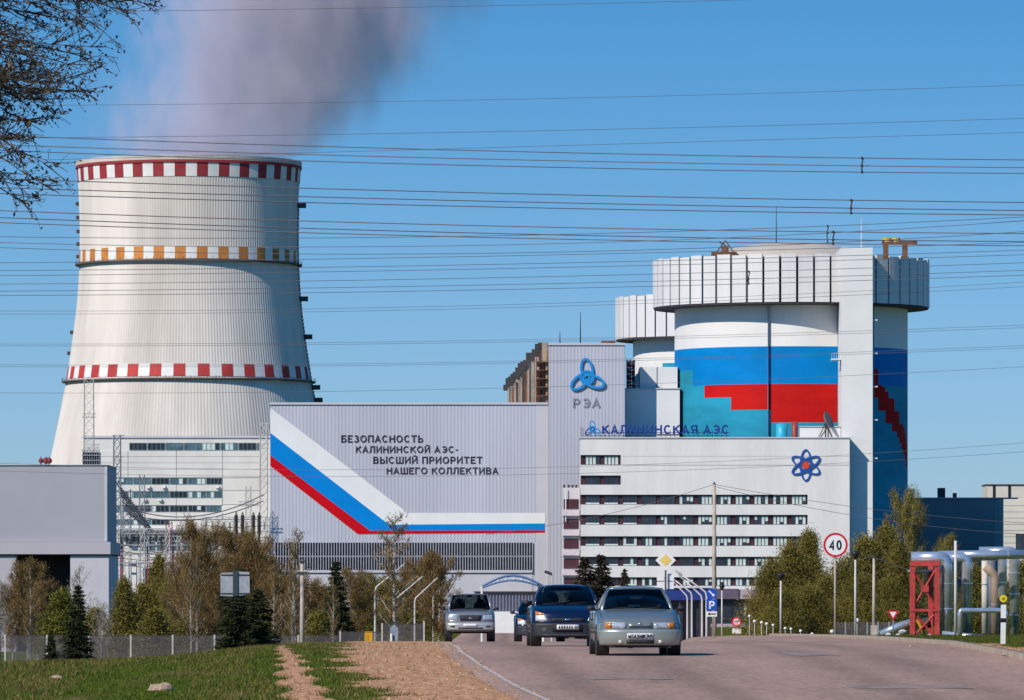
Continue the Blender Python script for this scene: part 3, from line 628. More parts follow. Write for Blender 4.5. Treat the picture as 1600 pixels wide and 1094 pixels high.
sky_blue = M('emblem_blue', (0.01, 0.27, 0.66), rough=0.5, var=0.05)
logo_grey = M('emblem_grey', (0.235, 0.235, 0.30), rough=0.5, var=0.05)
navy = M('letter_navy', (0.012, 0.045, 0.26), rough=0.45, var=0.05)
beige_wall = M('weathered_beige_wall', (0.40, 0.32, 0.26), rough=0.8, scale=0.1, var=0.25)
rust = M('rusty_steel', (0.20, 0.09, 0.05), rough=0.8, var=0.3, scale=0.8)
def tall_block():
    D = 1274.0; g = EYE - 6.2; x0, x1 = X_(857.5, D), X_(976, D); zt = Z_(539, D); L = 300; sk = -math.tan(math.radians(1.62))
    t = thing('tall_grey_block', 'tall grey ribbed block with bright blue loop emblem beside turbine hall', 'industrial block', ((x0 + x1) / 2, D, g))
    MB().slab([(x0, D + 0.2), (x1, D + 0.2), (x1 + sk * L, D + L), (x0 + sk * L, D + L)], g, zt - 0.2).build('wall', beige_wall, t)
    corrugated(x0, x1, g, zt, D).build('ribbed_cladding', grey_clad, t)
    MB().box(x1 - 0.02, x1 + 0.08, D + 0.1, D + 14, g, zt - 0.05).build('side_cladding', grey_clad, t)
    MB().box(x0 - 0.15, x1 + 0.15, D - 0.25, D + 0.9, zt - 0.05, zt + 0.35).build('coping', pale_clad, t)
    knot_emblem(917, 590, 29.5, D - 0.3, [sky_blue], t, 0.28)
    lettering('РЭА', 895.5, 938, 637.5, 622.5, D - 0.10, 0.09, logo_grey, t, 0.19)
    # pipes, stairs and ducts climbing along the receding left flank
    for i in range(26):
        s = 8 + i * 10.5; x = x0 + sk * s; d = D + s
        b = MB(); b.box(x - random.uniform(0.6, 1.1), x - 0.02, d - 0.5, d + 0.5, zt - random.uniform(12, 16), zt + random.choice([-1, -0.4, 0.8])); b.build('buttress', [beige_wall, rust, M('buttress_grey', (0.30, 0.27, 0.25), rough=0.8, var=0.25, scale=0.3), dark_steel, beige_wall][i % 5], t)
    for i in range(14):
        s = 14 + i * 20; x = x0 + sk * s - 0.8; d = D + s
        MB().box(x - 0.9, x + 1.2, d - 2.2, d + 2.2, zt - 0.3, zt + random.uniform(0.9, 2.2)).build('roof_vent', dark_steel, t)
    for i in range(9):
        s = 3 + i * 7; x = x0 + sk * s; d = D + s; zz = zt - 5 - i * 0.7
        MB().tube([(x - 0.3 - 0.05 * i, d, zz - 8), (x - 0.3 - 0.05 * i, d, zz + 4)], 0.22, 6).build('duct', rust if i % 2 else M('ochre_duct', (0.42, 0.28, 0.14), rough=0.7, var=0.2), t)
    for i in range(5):
        zz = zt - 3.2 - i * 1.7; b = MB(); b.box(x0 - 2.4, x0 - 0.05, D + 2, D + 30 + i * 14, zz - 0.12, zz)
        for s in np.arange(2, 30 + i * 14, 3.0): b.box(x0 - 2.42, x0 - 2.34, D + s, D + s + 0.08, zz, zz + 1.1)
        b.box(x0 - 2.42, x0 - 2.34, D + 2, D + 30 + i * 14, zz + 1.05, zz + 1.12); b.build('gantry', rust, t)
    for (px, py) in ((875, 518), (907, 488)):
        MB().tube([P(px, 542, D + 3), P(px, py, D + 3)], [0.16, 0.06], 5).build('antenna', dark_steel, t)
    MB().box(X_(940, D), X_(962, D), D + 2, D + 7, zt, zt + 0.9).build('roof_box', rust, t)
tall_block()

# ------------------------------------------------------------------ reactor buildings
panel_white = M('collar_panel_white', (0.74, 0.73, 0.72), rough=0.6, var=0.06, scale=0.25, stretch=(1, 1, 0.2))
reactor_wall = M('reactor_wall_white', (0.80, 0.79, 0.77), rough=0.6, var=0.05, scale=0.08)
teal = M('teal_wall_paint', (0.022, 0.29, 0.44), rough=0.7, spec=0.1, var=0.14, scale=0.07, stretch=(1, 1, 3.0))
rblue = M('reactor_flag_blue', (0.0, 0.215, 0.58), rough=0.7, spec=0.1, var=0.10, scale=0.07, stretch=(1, 1, 3.0))
rred = M('reactor_flag_red', (0.52, 0.010, 0.008), rough=0.7, spec=0.1, var=0.12, scale=0.07, stretch=(1, 1, 3.0))
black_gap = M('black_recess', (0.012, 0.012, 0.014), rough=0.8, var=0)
dome_mat = M('dome_concrete', (0.52, 0.45, 0.38), rough=0.9, var=0.12, scale=0.06)
def reactor(label, D, cxp, rw, rc, y_top, y_bot, flag=True):
    m = D / FPX; cx = X_(cxp, D); Rw, Rc = rw * m, rc * m; g = EYE - 6.2
    t = thing('reactor_building', label, 'reactor building', (cx, D, g))
    Zf = lambda y, R: EYE + (HZ - y) * (D - R) / FPX
    zc0, zc1 = Zf(y_bot, Rc), Zf(y_top, Rc)
    # painted drum: faces take the flag's colours
    s = m / 0.129
    if flag:
        zW = Zf(541, Rw); zB = Zf(600, Rw); r1, r2, r3 = Zf(620, Rw), Zf(640, Rw), Zf(660, Rw)
        ang = lambda px: math.asin(max(-1, min(1, (px - cxp) / rw)))
        aL, a1, a2, a3, aR = -math.pi / 2, ang(1097), ang(1137), ang(1197), ang(1300)
        cuts_a = sorted(set([-math.pi, aL, a1, a2, a3, aR, ang(1318), 1.35, 1.62, 2.0, 2.4] + list(np.linspace(-math.pi, math.pi, 129))))
        cuts_z = sorted(set([g, zB - 60, r3, r2, r1, zB, Zf(575, Rw), zW, zc0 + 1.5] + [z for z in np.linspace(Zf(780, Rw), r3 - 0.4, 14)] + [z for z in np.linspace(r1 + 0.3, zB - 0.3, 3)]))
        def col(a, z):
            if a > 0.75:                                             # the same flag, repeated on the shaded flank
                st = (a - 0.79) / 0.61
                if z > zW: return 1
                if abs(z - Zf(612 + 100 * st, Rw)) < 2.6: return 3
                return 2 if z > zB else 0
            if z > zW: return 1 if a < aR else 0
            if z > Zf(575, Rw): return 2 if a < aR else 0
            if z > zB: return 2 if a1 - 0.16 < a < aR else 0
            if z > r1: return 3 if a1 < a < aR else 0
            if z > r2: return 3 if a2 < a < aR else 0
            if z > r3: return 3 if a3 < a < aR else 0
            return 0
    else:
        zW = Zf(566, Rw)
        cuts_a = list(np.linspace(-math.pi, math.pi, 73)); cuts_z = sorted([g, zW - 30, zW - 3.0, zW, zc0 + 1.5])
        def col(a, z): return 1 if (z > zW or a < -0.78) else 0
    b = MB(); w = len(cuts_a); vs = [(cx + Rw * math.sin(a), D - Rw * math.cos(a), z) for z in cuts_z for a in cuts_a]
    b.v = vs
    for i in range(len(cuts_z) - 1):
        for k in range(w - 1):
            b.f.append((i * w + k, i * w + k + 1, (i + 1) * w + k + 1, (i + 1) * w + k))
            b.mi.append(col((cuts_a[k] + cuts_a[k + 1]) / 2, (cuts_z[i] + cuts_z[i + 1]) / 2))
    o = b.build('drum', [teal, reactor_wall, rblue, rred], t)
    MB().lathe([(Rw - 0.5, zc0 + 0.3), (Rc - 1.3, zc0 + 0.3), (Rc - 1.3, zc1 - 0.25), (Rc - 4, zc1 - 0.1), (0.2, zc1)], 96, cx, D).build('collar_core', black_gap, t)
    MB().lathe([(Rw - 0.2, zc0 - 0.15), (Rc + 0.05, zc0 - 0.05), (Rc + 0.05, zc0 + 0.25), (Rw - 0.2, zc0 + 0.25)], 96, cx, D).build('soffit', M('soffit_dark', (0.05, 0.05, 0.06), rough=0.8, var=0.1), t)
    n = 52
    for k in range(n):
        a0, a1_ = 2 * math.pi * k / n + 0.0085, 2 * math.pi * (k + 1) / n - 0.0085
        pb = MB(); vs = []
        zt_ = zc1 + (0.22 if k % 2 else 0.0)
        for (r, z) in ((Rc - 0.5, zc0 + 0.28), (Rc + 0.25, zc0 + 0.28), (Rc + 0.25, zt_), (Rc - 0.5, zt_)):
            for a in (a0, (a0 + a1_) / 2, a1_): vs.append((cx + r * math.sin(a), D - r * math.cos(a), z))
        fs = []
        for i in range(4):
            j = (i + 1) % 4
            for q in (0, 1): fs.append((i * 3 + q, i * 3 + q + 1, j * 3 + q + 1, j * 3 + q))
        fs += [(0, 3, 6, 9), (11, 8, 5, 2)]
        pb.add(vs, fs).build('collar_panel', panel_white, t)
    Rd = Rc * 0.62; pts = [(Rd * math.cos(q), zc1 - 0.4 + Rc * 0.155 * math.sin(q)) for q in np.linspace(0, math.pi / 2, 8)]
    MB().lathe([(Rd, zc1 - 1.5)] + pts, 64, cx, D).build('dome', dome_mat, t, smooth=True)
    # anchor caps standing on the paint's upper edge
    if flag:
        MB().box(X_(1200, D - Rw) - 0.05, X_(1200, D - Rw) + 0.05, D - Rw * 1.0 - 0.12, D - Rw + 0.8, Z_(684, D), zc0).build('joint_cover', M('joint_grey', (0.10, 0.22, 0.36), rough=0.7, var=0.1), t)
        MB().tube([P(1213, 398, D - 5), P(1213, 322, D - 5)], [0.16, 0.05], 5).build('antenna', dark_steel, t)
        b = MB()
        for (xx, yy) in ((1115, 0), (1128, 0), (1140, 0), (1152, 0)): pass
        c = P(1132, 398, D - 12)
        b.box(c.x - 2.6, c.x + 2.4, c.y - 1.5, c.y + 1.5, c.z - 0.6, c.z + 0.5); b.box(c.x - 0.6, c.x + 0.8, c.y - 1, c.y + 1, c.z + 0.5, c.z + 1.7)
        b.tube([(c.x - 1.7, c.y, c.z + 0.4), (c.x + 0.2, c.y, c.z + 2.8)], 0.12, 5); b.tube([(c.x + 0.2, c.y, c.z + 2.8), (c.x + 1.9, c.y, c.z + 0.4)], 0.12, 5); b.tube([(c.x - 1.2, c.y, c.z + 2.6), (c.x + 0.4, c.y, c.z + 1.7)], 0.12, 5)
        b.build('winch', rust, t)
    return t, cx, Rc, zc1
r1_, rcx, rRc, rzt = reactor('big reactor drum painted with white blue red flag under a white panelled collar', 1290.0, 1236, 182, 214, 398, 474)
reactor('smaller looking second reactor drum half hidden behind the painted one', 1600.0, 1138, 149, 175, 459, 526, flag=False)

def shaft():
    D = 1255.0; g = EYE - 6.2; x0, x1 = X_(1315, D), X_(1363.5, D); zt = Z_(386, D)
    t = thing('lift_shaft', 'tall plain white concrete shaft standing against the painted reactor drum', 'shaft', ((x0 + x1) / 2, D, g))
    MB().box(x0, x1, D, D + 22, g, zt).build('wall', reactor_wall, t)
    for y in (500, 552, 604, 656, 716):
        MB().box(x1, x1 + 1.0, D + 0.6, D + 1.6, Z_(y, D) - 0.12, Z_(y, D) + 0.12).build('bracket', white_paint, t)
    MB().tube([P(1346, 388, D + 4), P(1346, 340, D + 4)], [0.12, 0.04], 5).build('antenna', white_paint, t)
    b = MB(); z = Z_(560, D)
    b.box(x0 - 1.9, x0 - 0.02, D + 1, D + 6, z - 0.25, z)
    for i in range(5): b.box(x0 - 1.9 + i * 0.45, x0 - 1.84 + i * 0.45, D + 1, D + 1.06, z, z + 1.1)
    b.box(x0 - 1.9, x0 - 0.05, D + 0.99, D + 1.07, z + 1.04, z + 1.1); b.build('balcony', white_paint, t)
shaft()
def roof_crane():
    D = 1262.0; t = thing('roof_crane', 'rusty gantry crane with yellow drums on the right edge of the collar', 'crane', P(1405, 400, D))
    b = MB(); a, c = P(1378, 380, D), P(1433, 376, D); b.box(a.x, c.x, D - 0.7, D + 0.7, a.z - 0.3, a.z + 0.5); b.build('beam', rust, t)
    for px in (1384, 1414): MB().box(X_(px, D) - 0.5, X_(px, D) + 0.5, D - 0.6, D + 0.6, Z_(404, D), Z_(381, D)).build('leg', rust, t)
    for px in (1386, 1400): MB().lathe([(0.01, Z_(372, D)), (0.85, Z_(372, D)), (0.85, Z_(378.5, D)), (0.01, Z_(378.5, D))], 12, X_(px, D), D).build('drum', M('yellow_drum', (0.65, 0.45, 0.03), rough=0.5, var=0.1), t)
roof_crane()

def white_annexes():
    D = 1281.0; g = EYE - 6.2
    t = thing('white_annex', 'white stepped annex between the grey block and the painted drum', 'building', (X_(1020, D), D, g))
    MB().box(X_(975, D), X_(1062, D), D, D + 24, g, Z_(608, D)).build('lower_wall', reactor_wall, t)
    MB().box(X_(1000, D), X_(1059, D), D + 2, D + 22, Z_(607.9, D), Z_(573, D)).build('upper_wall', reactor_wall, t)
    MB().box(X_(974, D), X_(1063, D), D - 0.2, D + 24.2, Z_(608, D), Z_(606.5, D)).build('parapet', pale_clad, t)
    MB().box(X_(1026.5, D), X_(1027.2, D), D + 1.9, D + 2.1, Z_(607, D), Z_(573, D)).build('joint', black_gap, t)
    t = thing('red_lattice_mast', 'short red and white lattice mast standing on the white annex roof', 'mast', P(985, 607, D + 6))
    b = MB(); r2 = MB()
    for (px, w) in ((980, 0.18), (985, 0.18), (991, 0.18)):
        b.tube([P(px, 607, D + 6), P(px, 562, D + 6)], w, 5)
    for i, y in enumerate(np.arange(564, 606, 5)):
        (b if i % 2 else r2).tube([P(979, y, D + 6), P(992, y + 5, D + 6)], 0.22, 4); b.tube([P(992, y, D + 6), P(979, y + 5, D + 6)], 0.16, 4)
    b.build('red_lattice', M('signal_red', (0.45, 0.03, 0.05), rough=0.6, var=0.1), t); r2.build('white_lattice', white_paint, t)
    t = thing('vent_cylinder', 'small pale blue cylinder vent beside the red lattice mast', 'vent', P(996, 607, D + 3))
    MB().lathe([(0.55, Z_(607, D)), (0.55, Z_(590, D)), (0.2, Z_(584, D)), (0.02, Z_(583, D))], 12, X_(996, D), D + 3).build('body', M('pale_blue_metal', (0.42, 0.5, 0.62), rough=0.4, var=0.1), t, True)
white_annexes()

# ------------------------------------------------------------------ office block
office_white = M('office_white', (0.77, 0.75, 0.73), rough=0.7, var=0.055, scale=0.25, stretch=(1, 1, 0.15), fine=0.03, spec=0.2)
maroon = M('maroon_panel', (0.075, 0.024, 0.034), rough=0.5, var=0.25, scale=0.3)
blind_mat = M('pale_blind', (0.60, 0.70, 0.67), rough=0.7, var=0.12, scale=1.2, stretch=(4, 1, 0.3))
frame_mat = M('window_frame_white', (0.70, 0.70, 0.68), rough=0.5, var=0.05)
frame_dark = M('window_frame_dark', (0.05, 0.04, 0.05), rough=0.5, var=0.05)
glass_blue = M('window_glass', (0.03, 0.045, 0.07), rough=0.08, var=0.35, scale=0.35, spec=0.6)
pink_grey = M('pink_grey_render', (0.48, 0.38, 0.41), rough=0.7, var=0.08, scale=0.2)
def window(parent, x0, x1, z0, z1, y, lit, panes=4, frame=None, glass=None):
    """one window: frame bars, glazing behind them, blinds behind part of the glass"""
    f = MB(); t = 0.085
    f.box(x0, x1, y - 0.10, y + 0.05, z0, z0 + t); f.box(x0, x1, y - 0.10, y + 0.05, z1 - t, z1)
    for i in range(panes + 1):
        x = lerp(x0 + t / 2, x1 - t / 2, i / panes); f.box(x - t / 2, x + t / 2, y - 0.098, y + 0.048, z0 + t, z1 - t)
    w = f.build('window', frame or frame_dark, parent)
    MB().box(x0 + t, x1 - t, y + 0.0, y + 0.03, z0 + t, z1 - t).build('glazing', glass or glass_blue, w)
    if lit > 0.2:
        for i in range(panes):
            if random.random() < lit:
                a, c = lerp(x0, x1, i / panes) + t, lerp(x0, x1, (i + 1) / panes) - t
                low = z0 + t if random.random() < 0.8 else lerp(z0, z1, random.uniform(0.3, 0.6))
                MB().box(a, c, y - 0.035, y - 0.012, low, z1 - t).build('blind', blind_mat, w)
    return w
def office():
    D = 1251.0; g = EYE - 6.2; k = D / FPX
    x0, x1 = X_(907, D), X_(1327.5, D); xw = X_(1262, D); xs = X_(970, D); zt = Z_(685, D)
    t = thing('office_block', 'white seven storey office block with dark window rows and atom emblem', 'office building', ((x0 + x1) / 2, D, g))
    rows = [(773, 788.5), (804.5, 820), (838, 853), (870, 884.5), (902, 915.5)]
    MB().box(x0 + 0.05, x1 - 0.05, D + 1.0, D + 13.5, g, zt - 0.3).build('core', office_white, t)
    MB().box(xw, x1, D, D + 1.0, g, zt).build('wall_panel', office_white, t)
    # top wall over the short rows, pieces between the openings
    MB().box(x0, xw, D, D + 1.0, Z_(711, D), zt).build('wall_panel', office_white, t)
    MB().box(xs, xw, D, D + 1.0, Z_(773, D), Z_(711, D)).build('wall_panel', office_white, t)
    MB().box(x0, xs, D, D + 1.0, Z_(743, D), Z_(726.5, D)).build('spandrel', office_white, t)
    MB().box(x0, xs, D, D + 1.0, Z_(773, D), Z_(757.5, D)).build('spandrel', office_white, t)
    for (a, b_) in zip(rows[:-1], rows[1:]):
        MB().box(x0, xw, D, D + 1.0, Z_(b_[0], D), Z_(a[1], D)).build('spandrel', office_white, t)
    MB().box(x0, xw, D, D + 1.0, Z_(921, D), Z_(915.5, D)).build('spandrel', office_white, t)
    MB().box(x0 - 0.2, x1 + 0.15, D - 0.2, D + 13.8, zt, zt + 0.25).build('coping', pale_clad, t)
    # panel joints: thin grey strips, coloured like the shadow in a recess, standing 6 mm proud
    jm = M('panel_joint', (0.40, 0.39, 0.40), rough=0.8, var=0.1)
    MB().box(xs + 0.3, x1 - 0.1, D - 0.006, D + 0.01, Z_(727.6, D), Z_(726.4, D)).build('panel_joint', jm, t)
    MB().box(xs + 0.3, x1 - 0.1, D - 0.006, D + 0.01, Z_(713.4, D), Z_(712.8, D)).build('panel_joint', jm, t)
    random.seed(21)
    for ri, (ya, yb) in enumerate([(711, 726.5), (743, 757.5)] + rows):
        xe = xs if ri < 2 else xw
        z1, z0 = Z_(ya, D), Z_(yb, D); x = x0 + 0.15
        unit = 29.3 * k; gap = 6.8 * k
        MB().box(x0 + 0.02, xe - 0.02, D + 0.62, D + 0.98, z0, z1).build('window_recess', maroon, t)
        MB().box(x0 + 0.02, xe, D + 0.25, D + 0.60, z1 - 0.14, z1 - 0.01).build('painted_lintel_shade', frame_dark, t)  # dark strip in frame colour, painting the shade under the lintel
        n = 2 if ri < 2 else 12
        for i in range(n):
            a = x0 + 0.35 + i * unit + gap * 0.7; b_ = a + unit - gap
            if b_ > xe - 0.1: b_ = xe - 0.1
            lit = (0.65 if ri == 0 else 0.05) if ri < 2 else (0.05 if i < 2 else (0.45 if i < 6 else 0.82))
            if ri in (2, 3) and i in (2, 3): lit = 0.12
            if ri == 5 and i in (1, 4): lit = 0.1
            if ri == 4 and i >= 11: lit = 0.1
            w = window(t, a, b_, z0 + 0.02, z1 - 0.14, D + 0.52, lit)
            if i < 3 and ri >= 2 and random.random() < 0.9:      # pale radiators and sills showing low in the dark bays
                MB().box(a + 0.1, b_ - 0.1, D + 0.40, D + 0.415, z0 + 0.1, z0 + 0.38).build('sill_screen', blind_mat, w)
    # ground floor: pinkish fascia, dark entrance, glazed bay
    MB().box(x0, X_(1100, D), D - 0.6, D + 1.0, Z_(936, D), Z_(921, D)).build('fascia', pink_grey, t)
    MB().box(X_(1100.5, D), X_(1154, D), D - 0.9, D + 1.0, Z_(936, D), Z_(920, D)).build('fascia', M('fascia_plum', (0.13, 0.10, 0.14), rough=0.6, var=0.1), t)
    MB().box(X_(1154.5, D), xw + 6, D - 0.6, D + 1.0, Z_(936, D), Z_(921, D)).build('fascia', pink_grey, t)
    MB().box(x0, xw, D + 0.5, D + 1.0, g, Z_(936, D)).build('ground_floor_wall', M('ground_floor_dark', (0.035, 0.038, 0.045), rough=0.4, var=0.2, scale=0.2), t)
    for px in (920, 950, 980, 1010, 1130, 1162, 1176, 1200, 1230): window(t, X_(px, D), X_(px + 13, D), g + 1.2, Z_(942, D), D + 0.4, 0.5 if px > 1150 else 0.15, 3)
    MB().box(X_(905, D), xw, D - 5, D + 0.4, g, g + 0.6).build('plinth', pink_grey, t)
    # atom emblem
    e = P(1259, 727, D); r = 22.5 * k
    for j in range(3):
        b = MB(); add_ring(b, e.x, e.z, r * 1.06, r * 0.36, math.radians(90 + 60 * j), 0.13 * r, D - 0.22 - 0.05 * j, D - 0.005); b.build('atom_orbit', M('atom_blue', (0.015, 0.10, 0.42), rough=0.45, var=0.05), t)
    b = MB(); b.prism([(e.x + 0.26 * r * math.cos(a), e.z + 0.26 * r * math.sin(a)) for a in np.linspace(0, 2 * math.pi, 18, endpoint=False)], D - 0.42, D - 0.01); b.build('atom_core', M('atom_red', (0.72, 0.07, 0.02), rough=0.45, var=0.03), t)
office()
def roof_sign():
    D = 1252.0; t = thing('rooftop_lettering', 'blue rooftop sign of open letters with small loop emblem on office block', 'sign', P(1027, 684.5, D))
    lettering('КАЛИНИНСКАЯ АЭС', 941, 1139.5, 678.5, 664, D - 0.2, 0.4, navy, t, 0.2)
    knot_emblem(926, 671, 13.5, D - 0.2, [sky_blue, navy, sky_blue], t, 0.3)
    b = MB()
    for px in np.arange(916, 1142, 7.3): b.box(X_(px, D) - 0.05, X_(px, D) + 0.05, D + 0.3, D + 0.4, Z_(685, D), Z_(672, D))
    for y in (676, 681): b.box(X_(914, D), X_(1141, D), D + 0.41, D + 0.48, Z_(y, D) - 0.05, Z_(y, D) + 0.05)
    b.build('support_frame', dark_steel, t)
    for (px, w, h) in ((908, 0, 18), (911, 0, 16)): MB().tube([P(px, 685, D + 2), P(px, 685 - h, D + 2)], 0.06, 5).build('rod', dark_steel, t)
roof_sign()
def roof_things():
    D = 1256.0
    def dish(label, px, py, rpx, yaw):
        c = P(px, py, D); r = rpx * D / FPX; t = thing('satellite_dish', label, 'satellite dish', (c.x, D, Z_(684, D)))
        b = MB(); pr = [(r * math.sin(q), 0.30 * r * (1 - math.cos(q)) * 2) for q in np.linspace(0.0, 1.25, 7)]
        mx = Matrix.Translation(c) @ Matrix.Rotation(yaw, 4, 'Z') @ Matrix.Rotation(math.radians(68), 4, 'X')
        vs = []; n = 20
        for (rr, z) in pr:
            for k in range(n): vs.append(tuple(mx @ Vector((rr * math.cos(2 * math.pi * k / n), rr * math.sin(2 * math.pi * k / n), z))))
        fs = [(i * n + k, i * n + (k + 1) % n, (i + 1) * n + (k + 1) % n, (i + 1) * n + k) for i in range(6) for k in range(n)]
        b.add(vs, fs); b.build('reflector', M('dish_grey', (0.16, 0.17, 0.20), rough=0.5, var=0.1), t, True)
        b = MB(); b.tube([(c.x, D + 0.4, Z_(684, D)), (c.x, D + 0.4, c.z)], 0.14, 6); b.tube([(c.x - r * 0.7, D + 0.8, Z_(684, D)), (c.x, D + 0.4, c.z - r * 0.2)], 0.09, 5); b.tube([(c.x + r * 0.7, D + 0.8, Z_(684, D)), (c.x, D + 0.4, c.z - r * 0.2)], 0.09, 5); b.build('mount', dark_steel, t)
    dish('large grey satellite dish on the office roof beside the shaft', 1290, 658, 15, 1.15)
    dish('small satellite dish on the shaft ledge, right of the large dish', 1334, 652, 7.5, 1.2)
    t = thing('rooftop_hut', 'low white rooftop hut at the right end of the office roof', 'hut', P(1285, 684, D)); MB().box(X_(1250, D), X_(1314, D), D + 1, D + 5, Z_(684.6, D), Z_(667, D)).build('wall', office_white, t); MB().box(X_(1249, D), X_(1315, D), D + 0.8, D + 5.2, Z_(667, D), Z_(665.6, D)).build('roof', pale_clad, t)
    t = thing('rooftop_tank', 'turquoise and red cylinder on the office roof under the flag', 'tank', P(1225, 684, D))
    MB().lathe([(1.15, Z_(684.6, D)), (1.15, Z_(662, D)), (0.02, Z_(661, D))], 14, X_(1222, D), D + 1.5).build('body', M('turquoise_tank', (0.03, 0.42, 0.62), rough=0.4, var=0.1), t, True)
    MB().lathe([(0.62, Z_(684.6, D)), (0.62, Z_(659, D)), (0.02, Z_(658, D))], 12, X_(1242, D), D + 1.2).build('red_pipe', M('tank_red', (0.30, 0.05, 0.04), rough=0.5, var=0.2), t, True)
    t = thing('rooftop_box', 'white air handling box on the office roof under the rooftop letters', 'vent', P(1042, 684, D)); MB().box(X_(1026, D), X_(1060, D), D + 2.5, D + 4.5, Z_(684.6, D), Z_(679, D)).build('body', office_white, t); MB().box(X_(1027, D), X_(1063, D), D + 2.4, D + 4.6, Z_(679, D), Z_(677.8, D)).build('lid', dark_steel, t)
roof_things()
def stair_tower():
    D = 1255.5; g = EYE - 6.2; x0, x1 = X_(880, D), X_(906.3, D)
    t = thing('stair_tower', 'narrow pinkish stair tower with maroon windows left of the office block', 'building', ((x0 + x1) / 2, D, g))
    MB().box(x0, x1, D + 0.6, D + 9, g, Z_(762, D)).build('wall', M('stair_wall', (0.62, 0.58, 0.60), rough=0.7, var=0.08, scale=0.2), t)
    for (ya, yb) in ((780, 795), (811, 826), (842, 857), (873, 888), (903, 915)):
        MB().box(x0 + 0.1, x1 - 0.3, D + 0.45, D + 0.62, Z_(yb, D), Z_(ya, D)).build('window', maroon, t)
        MB().box(x0 - 0.3, x1 - 0.1, D - 0.3, D + 0.44, Z_(yb + 11, D), Z_(yb + 1.5, D)).build('balcony', M('balcony_pink', (0.64, 0.56, 0.60), rough=0.7, var=0.08), t)
    for px in (880, 887, 893, 899): MB().box(X_(px, D), X_(px + 3.4, D), D + 1, D + 2, Z_(762, D), Z_(757.5, D)).build('floodlight', dark_steel, t)
    MB().tube([P(884, 762, D), P(884, 815, D)], 0.1, 6).build('downpipe', white_paint, t)
stair_tower()

# ------------------------------------------------------------------ buildings left and right
def switch_building():
    D = 1500.0; g = EYE - 6.2; x0, x1 = X_(130, D), X_(424, D); zt = Z_(683, D)
    t = thing('control_building', 'pale six storey control building with teal window strips before cooling tower', 'building', ((x0 + x1) / 2, D, g))
    cream = M('cream_panel', (0.72, 0.70, 0.65), rough=0.75, var=0.08, scale=0.1)
    MB().box(x0, x1, D + 0.5, D + 16, g, zt - 0.2).build('wall', cream, t)
    MB().box(x0 - 0.2, x1 + 0.2, D + 0.2, D + 16.2, zt - 0.2, zt + 0.3).build('coping', pale_clad, t)
    tealg = M('teal_window_glass', (0.085, 0.16, 0.185), rough=0.15, var=0.5, scale=0.2, spec=0.5)
    random.seed(5)
    rows = [(692, 703.5, 202, 406), (747, 757, 180, 347), (768, 778, 180, 347), (790, 800, 180, 345), (812, 820, 180, 268), (834, 846, 185, 380)]
    ys = [683] + [v for r in rows for v in r[:2]]
    for (ya, yb, xa, xb) in rows:
        x = xa
        while x < xb - 4:
            e = min(xb, x + 27); window(t, X_(x, D), X_(e, D), Z_(yb, D), Z_(ya, D), D + 0.42, random.choice([0.0, 0.1, 0.3, 0.5]), 4, frame=M('teal_frame', (0.17, 0.27, 0.30), rough=0.5, var=0.2), glass=tealg if random.random() < 0.7 else dark_glass); x = e + 1.5
    # long facing panels between the strips, each a slab with open joints
    for (ya, yb) in ((704.5, 713), (713.5, 723), (723.5, 733), (733.5, 746)):
        for (a, b_) in ((132, 199.5), (200.3, 275), (275.8, 347), (347.8, 406)):
            MB().box(X_(a, D), X_(b_, D), D + 0.3, D + 0.52, Z_(yb, D), Z_(ya, D)).build('facing_panel', cream, t)
    for (ya, yb) in ((757.6, 767.4), (778.6, 789.4), (800.6, 811.4), (820.8, 833)):
        for (a, b_) in ((180, 275), (275.8, 347)):
            MB().box(X_(a, D), X_(b_, D), D + 0.3, D + 0.52, Z_(yb, D), Z_(ya, D)).build('spandrel', cream, t)
    for (a, b_) in ((348, 405),):
        for (ya, yb) in ((747, 766), (766.8, 788), (788.8, 811)): MB().box(X_(a, D), X_(b_, D), D + 0.3, D + 0.52, Z_(yb, D), Z_(ya, D)).build('facing_panel', cream, t)
    for (px, py) in ((232, 759), (256, 759), (226, 779), (250, 779), (340, 759)): MB().box(X_(px - 2.5, D), X_(px + 2.5, D), D - 0.4, D + 0.29, Z_(py + 4, D), Z_(py, D)).build('air_conditioner', white_paint, t)
    MB().box(X_(180, D), X_(305, D), D - 4, D + 0.28, Z_(829, D), Z_(826.5, D)).build('canopy', pale_clad, t)
switch_building()
